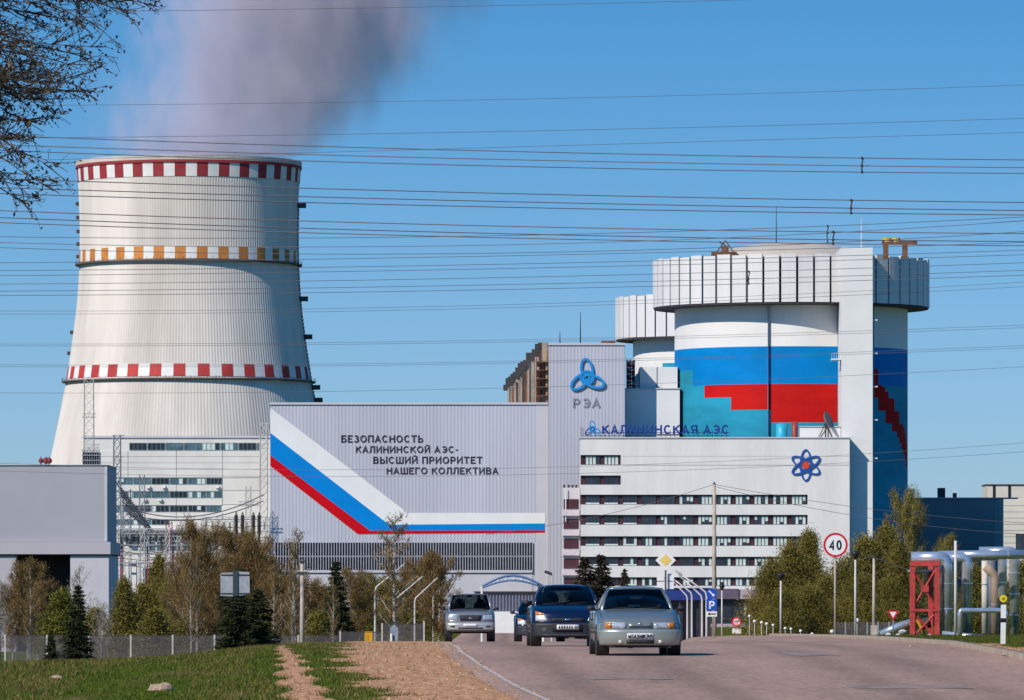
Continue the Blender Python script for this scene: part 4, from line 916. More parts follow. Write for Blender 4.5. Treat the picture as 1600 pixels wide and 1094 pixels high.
def left_building():
    D = 700.0; g = EYE - 6.2; x0, x1 = X_(-90, D), X_(167, D)
    t = thing('grey_workshop', 'large blank grey workshop with dark open bay at the left edge', 'building', ((x0 + x1) / 2, D, g))
    gm = M('workshop_grey', (0.39, 0.385, 0.43), rough=0.7, var=0.06, scale=0.05)
    pm = M('workshop_pale', (0.47, 0.44, 0.48), rough=0.7, var=0.06, scale=0.1)
    L = 17.0
    MB().box(x0, x1, D, D + L, Z_(846.5, D), Z_(727, D)).build('wall', gm, t)
    MB().box(x0 - 0.1, x1 + 0.1, D - 0.15, D + L + 0.1, Z_(727, D), Z_(726, D)).build('coping', pale_clad, t)
    MB().box(x1 - 0.25, x1 + 0.03, D - 0.04, D + 0.3, Z_(846, D), Z_(728, D)).build('corner_trim', pale_clad, t)
    MB().box(x0 - 0.3, X_(173, D), D - 0.5, D + L + 0.4, Z_(866, D), Z_(846.8, D)).build('canopy_band', pm, t)
    MB().box(x0 - 0.2, X_(172.5, D), D - 0.3, D + L, Z_(868, D), Z_(866, D)).build('painted_canopy_shadow', black_gap, t)  # solid black strip painted in as the shadow below the canopy band
    MB().box(x0, X_(25, D), D - 0.1, D + 2, g, Z_(868.1, D)).build('pier', pm, t)
    MB().box(X_(110, D), X_(170, D), D - 0.1, D + L - 0.2, g, Z_(868.1, D)).build('pier', M('workshop_pier', (0.55, 0.54, 0.58), rough=0.7, var=0.06, scale=0.1), t)
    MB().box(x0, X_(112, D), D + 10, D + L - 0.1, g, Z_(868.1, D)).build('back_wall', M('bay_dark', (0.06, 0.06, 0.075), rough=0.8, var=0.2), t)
    t = thing('red_hydrant_frame', 'small dark red valve gear on the workshop roof edge', 'valve gear', P(70, 726, D + 6))
    b = MB()
    for (px, r) in ((64, 0.22), (72, 0.28), (77, 0.25)): b.sphere(P(px, 720, D + 6), r * 1.3, 8, 6); b.tube([P(px, 726, D + 6), P(px, 714, D + 6)], 0.08, 5)
    b.build('valves', M('valve_red', (0.22, 0.03, 0.035), rough=0.6, var=0.2), t)
left_building()
def right_buildings():
    g = EYE - 6.2; D = 1342.0
    t = thing('dark_annex', 'long low blue grey annex lying in shade right of the reactor', 'building', (X_(1495, D), D, g))
    MB().box(X_(1418, D), X_(1590, D), D, D + 20, g, Z_(779, D)).build('wall', M('slate_wall', (0.29, 0.255, 0.27), rough=0.7, var=0.08, scale=0.1), t)
    MB().box(X_(1417, D), X_(1591, D), D - 0.2, D + 20.2, Z_(779, D), Z_(777.4, D)).build('coping', M('coping_grey', (0.5, 0.5, 0.55), rough=0.7, var=0.1), t)
    for (px, w, h) in ((1473, 5.5, 17), (1494, 2.5, 9)): MB().box(X_(px - w, D), X_(px + w, D), D + 3, D + 6, Z_(779, D), Z_(779 - h, D)).build('roof_vent', dark_steel, t)
    D = 1284.0
    t = thing('cream_annex', 'cream panelled building cut off by the right edge, higher part behind', 'building', (X_(1600, D), D, g))
    cr = M('cream_wall', (0.70, 0.66, 0.58), rough=0.75, var=0.07, scale=0.15)
    MB().box(X_(1568.5, D), X_(1720, D), D + 0.1, D + 25, g, Z_(780, D)).build('wall', cr, t)
    for i in range(11): MB().box(X_(1568, D), X_(1719, D), D - 0.05, D + 0.09, Z_(790 + i * 9.7, D), Z_(781 + i * 9.7, D)).build('facing_panel', cr, t)
    window(t, X_(1587, D), X_(1625, D), Z_(858, D), Z_(834, D), D - 0.15, 0.0, 4)
    MB().box(X_(1543, 1400.0), X_(1730, 1400.0), 1400.0, 1416.0, g, Z_(757, 1400.0)).build('rear_block', cr, t)
    for px in (1553, 1577): MB().box(X_(px, 1400.0) - 0.25, X_(px, 1400.0) + 0.25, 1399.8, 1400.1, Z_(778, 1400.0), Z_(757, 1400.0)).build('joint', black_gap, t)
    MB().box(X_(1541, 1400.0), X_(1735, 1400.0), 1399.6, 1416.4, Z_(757, 1400.0), Z_(755.6, 1400.0)).build('coping', pale_clad, t)
right_buildings()
def gatehouse():
    D = 1050.0; g = EYE - 6.2
    t = thing('gatehouse', 'low grey gatehouse with barred front seen between the cars', 'building', (X_(790, D), D, g))
    MB().box(X_(742, D), X_(856, D), D + 0.3, D + 8, g, Z_(926, D)).build('wall', pale_clad, t)
    MB().box(X_(740, D), X_(858, D), D - 0.5, D + 8.2, Z_(926, D), Z_(924, D)).build('roof_edge', dark_steel, t)
    for i in range(22): MB().box(X_(745 + i * 5, D), X_(747 + i * 5, D), D - 0.1, D + 0.29, Z_(955, D), Z_(927, D)).build('bar', M('bar_grey', (0.22, 0.21, 0.27), rough=0.6, var=0.1), t)
    MB().box(X_(742, D), X_(856, D), D - 0.3, D + 0.29, g, Z_(955.5, D)).build('base_wall', white_paint, t)
    D = 760.0
    t = thing('entrance_arch', 'blue and white arched truss over the plant entrance road', 'arch', (X_(802, D), D, g))
    b = MB(); top = []; bot = []
    for i in range(17):
        u = i / 16; px = lerp(753, 849, u); s = math.sin(math.pi * u)
        top.append(P(px, 916 - 16.5 * s, D)); bot.append(P(px, 918.5 - 11.5 * s, D))
    b.tube(top, 0.16, 6); b.tube(bot, 0.14, 6); b.build('arch_chords', M('arch_blue', (0.10, 0.19, 0.36), rough=0.5, var=0.1), t)
    w = MB()
    for i in range(16): w.tube([top[i], bot[i + 1]] if i % 2 else [bot[i], top[i + 1]], 0.075, 5)
    w.build('arch_lacing', M('arch_pale', (0.62, 0.68, 0.78), rough=0.5, var=0.05), t)
    for px in (753, 849): MB().tube([(X_(px, D), D, g), P(px, 916, D)], 0.14, 6).build('leg', white_paint, t)
    D = 640.0
    t = thing('blue_pavilion', 'long low pavilion with blue fascia behind the silver car', 'pavilion', (X_(1078, D), D, g))
    MB().box(X_(1042, D), X_(1112, D), D, D + 9, Z_(938, D), Z_(919, D)).build('fascia', M('pavilion_blue', (0.02, 0.045, 0.23), rough=0.4, var=0.15, scale=0.5), t)
    MB().box(X_(1041, D), X_(1113, D), D - 0.2, D + 9.2, Z_(919, D), Z_(917.6, D)).build('roof_edge', M('pavilion_edge', (0.55, 0.6, 0.7), rough=0.4, var=0.1), t)
    MB().box(X_(1044, D), X_(1111, D), D + 0.8, D + 8.5, g, Z_(938, D)).build('wall', M('pavilion_dark', (0.035, 0.035, 0.05), rough=0.3, var=0.2), t)
    for px in (1046, 1062, 1078, 1094, 1109): MB().box(X_(px, D) - 0.08, X_(px, D) + 0.08, D + 0.2, D + 0.36, g, Z_(938, D)).build('post', dark_steel, t)
gatehouse()
# ------------------------------------------------------------------ trees
bark_birch = M('birch_bark', (0.62, 0.58, 0.52), rough=0.85, scale=2.2, stretch=(1, 1, 2.0), var=0.0, col2=(0.10, 0.08, 0.07))
bark_dark = M('dark_bark', (0.075, 0.05, 0.034), rough=0.9, scale=4, var=0.3)
twig_brown = M('spring_twigs_brown', (0.205, 0.132, 0.050), rough=0.9, scale=0.6, var=0.22, island=0.45, spec=0.15)
twig_olive = M('spring_leaf_olive', (0.20, 0.165, 0.034), rough=0.8, scale=0.5, var=0.25, island=0.5, spec=0.2)
twig_green = M('young_leaf_green', (0.150, 0.150, 0.022), rough=0.8, scale=0.5, var=0.25, island=0.45, spec=0.2)
needle = M('spruce_needles', (0.034, 0.042, 0.014), rough=0.8, scale=0.8, var=0.3, island=0.5, spec=0.2)
needle_brown = M('brown_spruce_needles', (0.05, 0.037, 0.022), rough=0.8, scale=0.8, var=0.3, island=0.5, spec=0.2)
willow = M('willow_leaf', (0.21, 0.170, 0.034), rough=0.8, scale=0.35, var=0.3, island=0.5, spec=0.2)

def quads(C, U, W):
    """N quads from centres, half-length vectors and half-width vectors"""
    n = len(C); V = np.empty((n, 4, 3)); V[:, 0] = C - U - W * 0.6; V[:, 1] = C - U * 0.2 + W; V[:, 2] = C + U; V[:, 3] = C - U * 0.2 - W
    return V.reshape(-1, 3)
def rand_unit(r, n):
    v = r.normal(size=(n, 3)); return v / np.linalg.norm(v, axis=1, keepdims=True)
def leaf_quads(r, C, L, Wd, up=0.0):
    n = len(C); U = rand_unit(r, n); U[:, 2] += up; U /= np.linalg.norm(U, axis=1, keepdims=True)
    W = np.cross(U, rand_unit(r, n)); W /= np.maximum(np.linalg.norm(W, axis=1, keepdims=True), 1e-6)
    s = r.uniform(0.6, 1.3, (n, 1)); return quads(C, U * L * s * 0.5, W * Wd * s * 0.5)
def crown_mesh(name, V, mat): return mesh_np(name, V, np.arange(len(V)).reshape(-1, 4), mat)
def make_tree(name, trunk_mb, trunk_mat, V, mat):
    root = bpy.data.objects.new(name, None); COL.objects.link(root)
    link(bpy.data.objects.new('trunk', trunk_mb.mesh('trunk', trunk_mat, True)), root)
    link(bpy.data.objects.new('crown', crown_mesh('crown', V, mat)), root)
    return root
def limbs(r, h, n, z0, spread, up, r0):
    """curved limbs leaving the trunk; returns the tube list and points along them"""
    out = []; pts = []
    for i in range(n):
        z = lerp(z0, 0.93, (i + r.uniform(0, 1)) / n) * h; a = r.uniform(0, 6.283); L = spread(z / h) * h * r.uniform(0.7, 1.1)
        p = [Vector((0, 0, z))]
        for k in range(1, 5):
            u = k / 4; p.append(Vector((math.cos(a) * L * u, math.sin(a) * L * u, z + up * L * u ** 1.1 + r.normal(0, 0.03 * L))))
        out.append((p, [r0 * (1 - 0.9 * z / h) * (1 - 0.7 * k / 4) + 0.006 for k in range(5)])); pts += [(p[k], L) for k in range(1, 5)]
    return out, pts
def tree_birch(seed, h, wid, mat, ntw=9000, leaf=0.042, nl=14000, trunks=1):
    r = np.random.default_rng(seed); tb = MB(); C = []; Vs = []
    for tr in range(trunks):
        ox, oy = (r.normal(0, 0.35, 2) if trunks > 1 else (0.0, 0.0)); hh = h * (1 if tr == 0 else r.uniform(0.75, 0.95))
        ph = r.uniform(0, 6); tp = [(ox + 0.10 * math.sin(ph + 4 * u) * u, oy + 0.1 * math.cos(ph + 3 * u) * u, hh * u) for u in np.linspace(0, 1, 8)]
        tb.tube(tp, [0.085 * (1 - 0.93 * u) * h / 8 + 0.006 for u in np.linspace(0, 1, 8)], 6)
        lb, pts = limbs(r, hh, 34, 0.16, lambda t: wid * (0.35 + 0.9 * math.sin(math.pi * min(1, 0.12 + t * 0.85))) * (1 - 0.35 * t), 1.15, 0.03)
        for p, rr in lb: tb.tube([q + Vector((ox, oy, 0)) for q in p], rr, 4, caps=False)
        A = np.array([[q.x + ox, q.y + oy, q.z] for q, _ in pts])
        n = ntw // trunks; k = r.integers(0, len(A), n); C0 = A[k] + r.normal(0, 0.20 * wid * h / 2.2, (n, 3)) * [1, 1, 1.1]
        U = rand_unit(r, n) * 0.6 + np.array([0, 0, 0.9]); U[:, :2] += A[k][:, :2] * 0.25; U /= np.linalg.norm(U, axis=1, keepdims=True)
        W = np.cross(U, rand_unit(r, n)); W /= np.maximum(np.linalg.norm(W, axis=1, keepdims=True), 1e-6)
        L = r.uniform(0.15, 0.42, (n, 1)); Vs.append(quads(C0, U * L * 0.5, W * r.uniform(0.008, 0.02, (n, 1))))
        m = nl // trunks; k = r.integers(0, n, m); Vs.append(leaf_quads(r, C0[k] + r.normal(0, 0.12, (m, 3)), leaf * 2, leaf))
    V = np.concatenate(Vs); V[:, 2] = np.maximum(V[:, 2], 0.05)
    return make_tree('birch_tree', tb, bark_birch, V, mat)
def tree_spruce(seed, h, wid, mat, n=9000):
    r = np.random.default_rng(seed); tb = MB(); tb.tube([(0, 0, 0), (0, 0, h * 0.5), (0, 0, h)], [0.11 * h / 7, 0.06 * h / 7, 0.008], 6)
    Vs = []; tiers = int(h * 3.6); per = n // (tiers * 9)
    for i in range(tiers):
        t = (i + 0.5) / tiers; z = h * (0.05 + 0.95 * t); R = wid * (1 - t) ** 0.85 * r.uniform(0.8, 1.12) + 0.06
        for k in range(9):
            a = r.uniform(0, 6.283); L = R * r.uniform(0.65, 1.1); dirv = np.array([math.cos(a), math.sin(a), 0])
            tip = np.array([0, 0, z]) + dirv * L + np.array([0, 0, -0.30 * L + 0.1]); m = max(4, int(per * (0.5 + 1.2 * (1 - t))))
            u = r.uniform(0.1, 1, m) ** 0.75; C = np.array([0, 0, z]) * (1 - u[:, None]) + tip * u[:, None] + r.normal(0, 0.07 + 0.05 * L, (m, 3)) * [1, 1, 0.6]
            U = dirv + rand_unit(r, m) * 0.7 + np.array([0, 0, -0.25]); U /= np.linalg.norm(U, axis=1, keepdims=True)
            W = np.cross(U, rand_unit(r, m)); W /= np.maximum(np.linalg.norm(W, axis=1, keepdims=True), 1e-6)
            s = r.uniform(0.7, 1.3, (m, 1)); Vs.append(quads(C, U * 0.13 * s, W * 0.035 * s))
            if k < 4: tb.tube([(0, 0, z), tuple(tip)], [0.018, 0.006], 3, caps=False)
    V = np.concatenate(Vs); V[:, 2] = np.maximum(V[:, 2], 0.04); return make_tree('spruce_tree', tb, bark_dark, V, mat)
def tree_leafy(seed, h, wid, mat, n=17000, cone=0.6, leaf=0.10, clumps=60, name='leafy_tree', up=0.4):
    """crown of many clumps of small leaves: wide low down, narrowing upwards when cone is large"""
    r = np.random.default_rng(seed); tb = MB(); tb.tube([(0, 0, 0), (0.05, 0, h * 0.4), (0.0, 0.05, h * 0.94)], [0.10 * h / 7, 0.07 * h / 7, 0.01], 6); Vs = []
    for i in range(clumps):
        t = r.uniform(0.06, 1.0) ** 0.9; R = wid * ((1 - t) ** cone) * (0.55 + 0.45 * min(1, t / 0.18)); a = r.uniform(0, 6.283); q = R * math.sqrt(r.uniform(0.05, 1.0))
        c = np.array([math.cos(a) * q, math.sin(a) * q, h * t * 0.97]); tb.tube([(0, 0, max(0.1, c[2] - 0.5 * q - 0.2)), tuple(c)], [0.022, 0.006], 3, caps=False)
        m = int(n / clumps * r.uniform(0.5, 1.5)); s = np.array([0.30, 0.30, 0.42]) * (0.5 + 0.8 * (1 - t)) * wid / 1.3
        Vs.append(leaf_quads(r, c + r.normal(0, 1, (m, 3)) * s, leaf * 2.1, leaf * 0.42, up))
    m = int(n * 0.10); t = r.uniform(0.03, 0.9, m); R = wid * ((1 - t) ** cone) * np.sqrt(r.uniform(0, 1, m)); a = r.uniform(0, 6.283, m)
    Vs.append(leaf_quads(r, np.stack([np.cos(a) * R, np.sin(a) * R, h * t], 1), leaf * 2.1, leaf * 0.42, up))
    V = np.concatenate(Vs); V[:, 2] = np.maximum(V[:, 2], 0.03); return make_tree(name, tb, bark_dark, V, mat)

protos = {
 'birch_a': tree_birch(11, 8.0, 0.20, twig_brown), 'birch_b': tree_birch(12, 8.0, 0.17, twig_brown, trunks=2), 'birch_c': tree_birch(13, 8.0, 0.24, twig_brown, ntw=12000, nl=16000),
 'birch_thin': tree_birch(14, 8.0, 0.11, twig_brown, ntw=1500, nl=900), 'birch_olive': tree_birch(15, 8.0, 0.22, twig_olive, ntw=8000, nl=12000), 'birch_pale': tree_birch(19, 8.0, 0.16, M('pale_twigs', (0.36, 0.30, 0.24), rough=0.9, scale=0.8, var=0.3, island=0.4), ntw=1800, nl=250, trunks=2),
 'spruce_a': tree_spruce(16, 6.0, 1.35, needle), 'spruce_b': tree_spruce(17, 6.0, 1.8, needle, 13000), 'spruce_brown': tree_spruce(18, 6.0, 1.5, needle_brown),
 'olive_a': tree_leafy(21, 5.0, 1.35, twig_olive), 'green_a': tree_leafy(22, 4.0, 1.2, twig_green, cone=0.5), 'olive_b': tree_leafy(23, 6.0, 1.5, twig_olive, cone=0.45),
 'willow_a': tree_leafy(24, 6.0, 1.9, willow, 34000, 0.85, 0.085, 85, 'willow_tree', 0.9), 'willow_b': tree_leafy(25, 7.0, 1.7, willow, 34000, 0.95, 0.085, 85, 'willow_tree', 0.9), 'willow_c': tree_leafy(26, 5.0, 2.0, willow, 34000, 0.65, 0.085, 85, 'willow_tree', 0.9)}
used = set()
PH = {'birch_a':8,'birch_b':8,'birch_c':8,'birch_thin':8,'birch_olive':8,'birch_pale':8,'spruce_a':6,'spruce_b':6,'spruce_brown':6,'olive_a':5,'green_a':4,'olive_b':6,'willow_a':6,'willow_b':7,'willow_c':5}
def plant(kind, px, ytop, d, label, group, name, ws=1.0, cat='tree'):
    src = protos[kind]; o = src if kind not in used else copy_tree(src); used.add(kind)
    if 552 < px < 700 and kind != 'birch_thin': d += 175; ws *= 1.12
    x = X_(px, d); g = gz1(x, d); h = (Z_(ytop, d) - g); s = h / PH[kind]
    o.location = (x, d, g - 0.03); o.scale = (s * ws, s * ws, s); o.rotation_euler = (0, 0, random.uniform(0, 6.28)); o.name = name
    return tag(o, label, cat, group)
GL, GR = 'trees behind the fence on the left', 'bushy trees on the right verge'
T = [
 ('birch_pale',6,905,390,'pale bare twigged birch cut off by the left edge','birch_tree',1.0),
 ('birch_a',44,876,430,'brown birch before the dark workshop bay, left of the yellow green bush','birch_tree',1.1),
 ('birch_b',66,905,415,'shorter brown birch between the workshop bay and yellow green bush','birch_tree',1.2),
 ('green_a',96,925,405,'yellow green bush left of the leftmost dark spruce','leafy_tree',1.1),
 ('spruce_a',122,916,372,'small dark spruce in front of the workshop pier, leftmost spruce','spruce_tree',1.15),
 ('birch_pale',131,878,440,'pale twiggy birch rising behind the leftmost spruce','birch_tree',0.9),
 ('spruce_b',80,985,372,'low dark spruce bush beside the leftmost fence posts','spruce_tree',1.0),
 ('birch_pale',158,935,420,'pale small birch at the right foot of the workshop','birch_tree',1.1),
 ('olive_a',192,905,425,'olive leafy tree just right of the workshop corner','leafy_tree',1.0),
 ('olive_b',222,915,440,'olive leafy tree second from the workshop corner','leafy_tree',1.1),
 ('olive_b',250,872,450,'tallest olive leafy tree below the red switchyard frame','leafy_tree',0.75),
 ('birch_olive',276,900,445,'olive birch left of the tall brown birch clump','birch_tree',1.0),
 ('birch_c',308,820,430,'tall brown birch with pale double trunk below the control building','birch_tree',0.78),
 ('birch_b',292,868,440,'brown birch at the left side of the tallest brown birch','birch_tree',1.1),
 ('birch_a',332,868,450,'brown birch between tallest brown birch and the sign back','birch_tree',1.2),
 ('birch_c',362,832,455,'broad brown birch behind the grey sign back','birch_tree',0.95),
 ('birch_c',396,838,445,'broad brown birch right above the big dark spruce','birch_tree',0.95),
 ('birch_b',418,868,450,'brown birch at the left edge of the striped hall','birch_tree',1.1),
 ('birch_a',342,905,425,'lower brown birch left of the big dark spruce','birch_tree',1.3),
 ('spruce_b',377,890,374,'big broad dark spruce below the grey sign back','spruce_tree',1.35),
 ('spruce_b',404,922,370,'dark spruce leaning out right of the big broad spruce','spruce_tree',1.5),
 ('birch_thin',461,822,430,'thin bare birch with white trunk left of the concrete pole','birch_tree',1.1),
 ('birch_a',440,898,440,'low brown birch left of the thin white birch','birch_tree',1.3),
 ('birch_b',492,902,445,'brown birch just right of the concrete pole','birch_tree',1.5),
 ('spruce_a',525,878,415,'narrow dark spruce before the middle of the hall','spruce_tree',1.05),
 ('birch_a',548,890,450,'brown birch right of the narrow middle spruce','birch_tree',1.2),
 ('olive_a',563,905,435,'olive green tree left of the nearest street lamp','leafy_tree',0.9),
 ('birch_olive',590,900,460,'olive brown birch behind the nearest street lamp','birch_tree',1.3),
 ('birch_thin',617,798,420,'tallest thin birch with white trunk crossing the striped hall','birch_tree',1.3),
 ('birch_b',636,888,470,'brown birch between the tallest thin birch and the road','birch_tree',1.3),
 ('birch_c',662,872,465,'brown birch second from the road, right of tall thin birch','birch_tree',0.9),
 ('birch_a',686,866,450,'brown birch nearest the road, left of the silver off-roader','birch_tree',1.15)]
for (k, px, yt, d, lab, nm, ws) in T: plant(k, px, yt, d, lab, GL, nm, ws)
T = [
 ('birch_c',20,915,470,'brown birch seen past the left edge birch, behind it','birch_tree',1.2),
 ('olive_b',208,930,470,'low olive tree filling the gap behind the first two olive trees','leafy_tree',1.4),
 ('olive_a',150,950,430,'low olive bush right of the leftmost spruce','leafy_tree',1.5),
 ('birch_c',320,880,475,'brown birch farthest back below the control building canopy','birch_tree',1.5),
 ('birch_olive',268,925,475,'low olive birch behind the tallest olive leafy tree','birch_tree',1.6),
 ('birch_c',380,872,478,'brown birch farthest back behind the sign','birch_tree',1.5),
 ('birch_c',440,905,478,'low brown birch farthest back at the hall corner','birch_tree',1.6),
 ('birch_c',478,915,478,'low brown birch behind the concrete pole','birch_tree',1.6),
 ('birch_olive',512,920,478,'low olive birch left of the narrow middle spruce','birch_tree',1.6),
 ('birch_c',570,918,478,'low brown birch behind the olive green tree by the lamp','birch_tree',1.6),
 ('birch_c',606,910,478,'brown birch behind the foot of the tallest thin birch','birch_tree',1.5),
 ('birch_c',650,908,482,'brown birch farthest back near the road','birch_tree',1.6),
 ('olive_a',240,950,420,'low olive bush behind the fence below the olive trees','leafy_tree',1.6),
 ('olive_a',300,958,425,'low olive bush at the foot of the tallest brown birch','leafy_tree',1.8),
 ('olive_a',500,955,425,'low olive bush right of the concrete pole foot','leafy_tree',1.8),
 ('olive_a',640,955,430,'low olive bush near the road end of the fence','leafy_tree',1.8)]
T += [
 ('birch_thin',47,885,392,'thin white trunked birch before the dark workshop bay','birch_tree',0.9),
 ('birch_thin',299,838,394,'left of two white trunks before the tallest brown birch','birch_tree',0.8),
 ('birch_thin',308,850,394,'right of two white trunks before the tallest brown birch','birch_tree',0.8),
 ('birch_thin',427,880,394,'thin white trunked birch right of the big dark spruce','birch_tree',0.9),
 ('birch_thin',457,875,396,'thin white trunk close beside the concrete pole','birch_tree',0.9),
 ('birch_thin',520,900,396,'thin pale trunk left of the narrow middle spruce','birch_tree',0.8),
 ('spruce_b',371,934,302,'dark spruce nearest the road, hiding the foot of the sign','spruce_tree',1.5),
 ('spruce_b',396,948,304,'low dark spruce right of the sign foot','spruce_tree',1.7)]
for (k, px, yt, d, lab, nm, ws) in T: plant(k, px, yt, d, lab, GL, nm, ws)
T = [
 ('willow_c',1206,882,430,'low willow bush at the left end of the right clump','willow_tree',1.15),
 ('willow_a',1238,852,440,'conical willow left of the speed sign, in front of office windows','willow_tree',1.2),
 ('willow_b',1264,834,450,'tallest conical willow left of the speed sign','willow_tree',1.2),
 ('willow_c',1288,905,425,'low willow bush directly behind the speed sign post','willow_tree',1.2),
 ('willow_c',1322,880,440,'willow bush right of the speed sign post','willow_tree',1.2),
 ('willow_a',1352,842,445,'conical willow behind the concrete post by the lantern','willow_tree',1.2),
 ('willow_b',1384,826,455,'tall conical willow left of the red pipe frame','willow_tree',1.15),
 ('willow_c',1222,925,415,'low willow bush filling the foot of the left willows','willow_tree',1.5),
 ('willow_c',1264,920,418,'low willow bush below the tallest conical willow','willow_tree',1.5),
 ('willow_c',1345,905,420,'low willow bush behind the right lantern','willow_tree',1.4),
 ('willow_c',1390,910,420,'low willow bush behind the triangle sign','willow_tree',1.4),
 ('birch_olive',1414,772,480,'tallest olive birch at the corner of the reactor drum','birch_tree',0.62),
 ('willow_b',1404,850,450,'willow just left of the red pipe frame','willow_tree',1.15),
 ('birch_olive',1436,868,470,'olive birch behind the red pipe frame','birch_tree',1.0),
 ('birch_olive',1478,842,480,'brownish birch above the first silver pipe bend','birch_tree',0.7),
 ('olive_b',1520,885,430,'olive tree behind the middle of the silver pipes','leafy_tree',1.2),
 ('olive_b',1596,880,430,'olive tree behind the silver pipes at the right edge','leafy_tree',1.2),
 ('olive_a',1560,905,440,'low olive tree behind the two right silver pipes','leafy_tree',1.4)]
for (k, px, yt, d, lab, nm, ws) in T: plant(k, px, yt, d, lab, GR, nm, ws)
for (px, yt, d, lab, ws) in ((915, 872, 900, 'brownish spruce behind the dark blue hatchback, left of a pair', 1.5), (940, 868, 905, 'brownish spruce behind the silver sedan, right of a pair', 1.45), (976, 890, 980, 'small thin brownish spruce right of the spruce pair', 0.9)):
    plant('spruce_brown', px, yt, d, lab, 'spruces before the office block', 'spruce_tree', ws)

# far wood closing the horizon behind the plant
def far_wood():
    r = np.random.default_rng(3); n = 26000; X = r.uniform(-900, 900, n); D = r.uniform(3600, 3900, n); hgt = 16 + 5 * np.sin(X * 0.05) + 3 * np.sin(X * 0.21)
    Z = EYE - 6.2 + r.uniform(0, 1, n) * hgt; V = leaf_quads(r, np.stack([X, D, Z], 1), 6.0, 3.5)
    tag(link(bpy.data.objects.new('far_wood', crown_mesh('far_wood', V, needle))), 'dark far wood on the horizon behind the plant', 'wood', kind='stuff')
far_wood()

# overhanging tree at the upper left: trunk stands left of the frame
def near_tree():
    d0 = 60.0; r = np.random.default_rng(44); x0 = X_(-520, d0); g = gz1(x0, d0)
    t = thing('overhanging_tree', 'dark budding branches of a near tree hanging in from upper left', 'tree', (x0, d0, g))
    tb = MB(); tb.tube([(x0, d0, g - 0.1), (x0 + 0.1, d0, g + 3), (x0 - 0.1, d0 + 0.1, g + 7), (x0, d0, g + 10.5)], [0.17, 0.13, 0.08, 0.02], 10); tb.build('trunk', bark_dark, t, True)
    br = MB(); C = []
    def grow(p, v, L, rad, depth, wig=0.13):
        n = max(3, int(L / (0.12 if depth == 0 else 0.05))); pts = [Vector(p)]; v = Vector(v).normalized()
        for i in range(n):
            v = (v + Vector(r.normal(0, wig, 3)) * (0.5 if depth == 0 else 1.0)).normalized(); pts.append(pts[-1] + v * (L / n))
        br.tube(pts, [max(0.0022, rad * (1 - 0.8 * i / n)) for i in range(n + 1)], 4 if depth else 6, caps=False)
        if depth >= 1:
            for q in pts[1:]:
                if r.uniform() < (0.42 if depth == 1 else 0.62): C.append(tuple(q + Vector(r.normal(0, 0.012, 3))))
        if depth == 0:
            for k in range(int(L * 8.5)):
                q = pts[min(n, int(r.uniform(0.35, 1.0) * n))]
                grow(q, v * 0.9 + Vector((r.normal(0.15, 0.4), r.normal(0, 0.5), r.normal(0.06, 0.5))), r.uniform(0.18, 0.5), 0.006, 1)
        elif depth == 1:
            for k in range(int(L * 9)):
                q = pts[min(n, int(r.uniform(0.15, 1.0) * n))]
                grow(q, v * 0.8 + Vector((r.normal(0.05, 0.5), r.normal(0, 0.5), r.normal(0.0, 0.6))), r.uniform(0.06, 0.2), 0.0035, 2)
    edge = [(-40, 250), (0, 235), (30, 200), (70, 175), (110, 170), (150, 165), (175, 172), (205, 105), (235, 85), (265, 92), (285, 80), (300, 60)]
    tips = [(3, 246), (8, 238), (14, 205), (22, 190), (-8, 250), (0, 180)]
    for i in range(52):
        yt = r.uniform(-40, 262); xt = float(np.interp(yt, [e[0] for e in edge], [e[1] for e in edge])) * (1.0 if i % 3 == 0 else r.uniform(0.1, 0.95))
        if i >= 46: yt, xt = tips[i - 46]
        pa = P(-520, yt * 0.75 - 120 + r.uniform(-60, 60), d0 + r.uniform(-0.3, 0.3)); pb = P(xt - 12, yt, d0 + r.uniform(-0.9, 0.9)); grow(pa, pb - pa, (pb - pa).length, r.uniform(0.014, 0.024), 0, 0.10)
    # crown above and to the left, outside the frame
    for i in range(16):
        a = r.uniform(0, 6.28); z = g + r.uniform(5.5, 10); pa = Vector((x0, d0, z)); v = Vector((-abs(math.cos(a)), math.sin(a), 0.45)); grow(pa, v, r.uniform(1.2, 2.0), 0.025, 0)
    br.build('branches', M('near_bark', (0.055, 0.040, 0.034), rough=0.9, scale=20, var=0.3), t)
    C = np.array(C); V = leaf_quads(r, C, 0.044, 0.026, 0.25)
    link(bpy.data.objects.new('crown', crown_mesh('crown', V - np.array([x0, d0, g]), M('budding_leaf', (0.115, 0.085, 0.028), rough=0.8, scale=6, var=0.35, island=0.6, col2=(0.07, 0.035, 0.022)))), t)
near_tree()

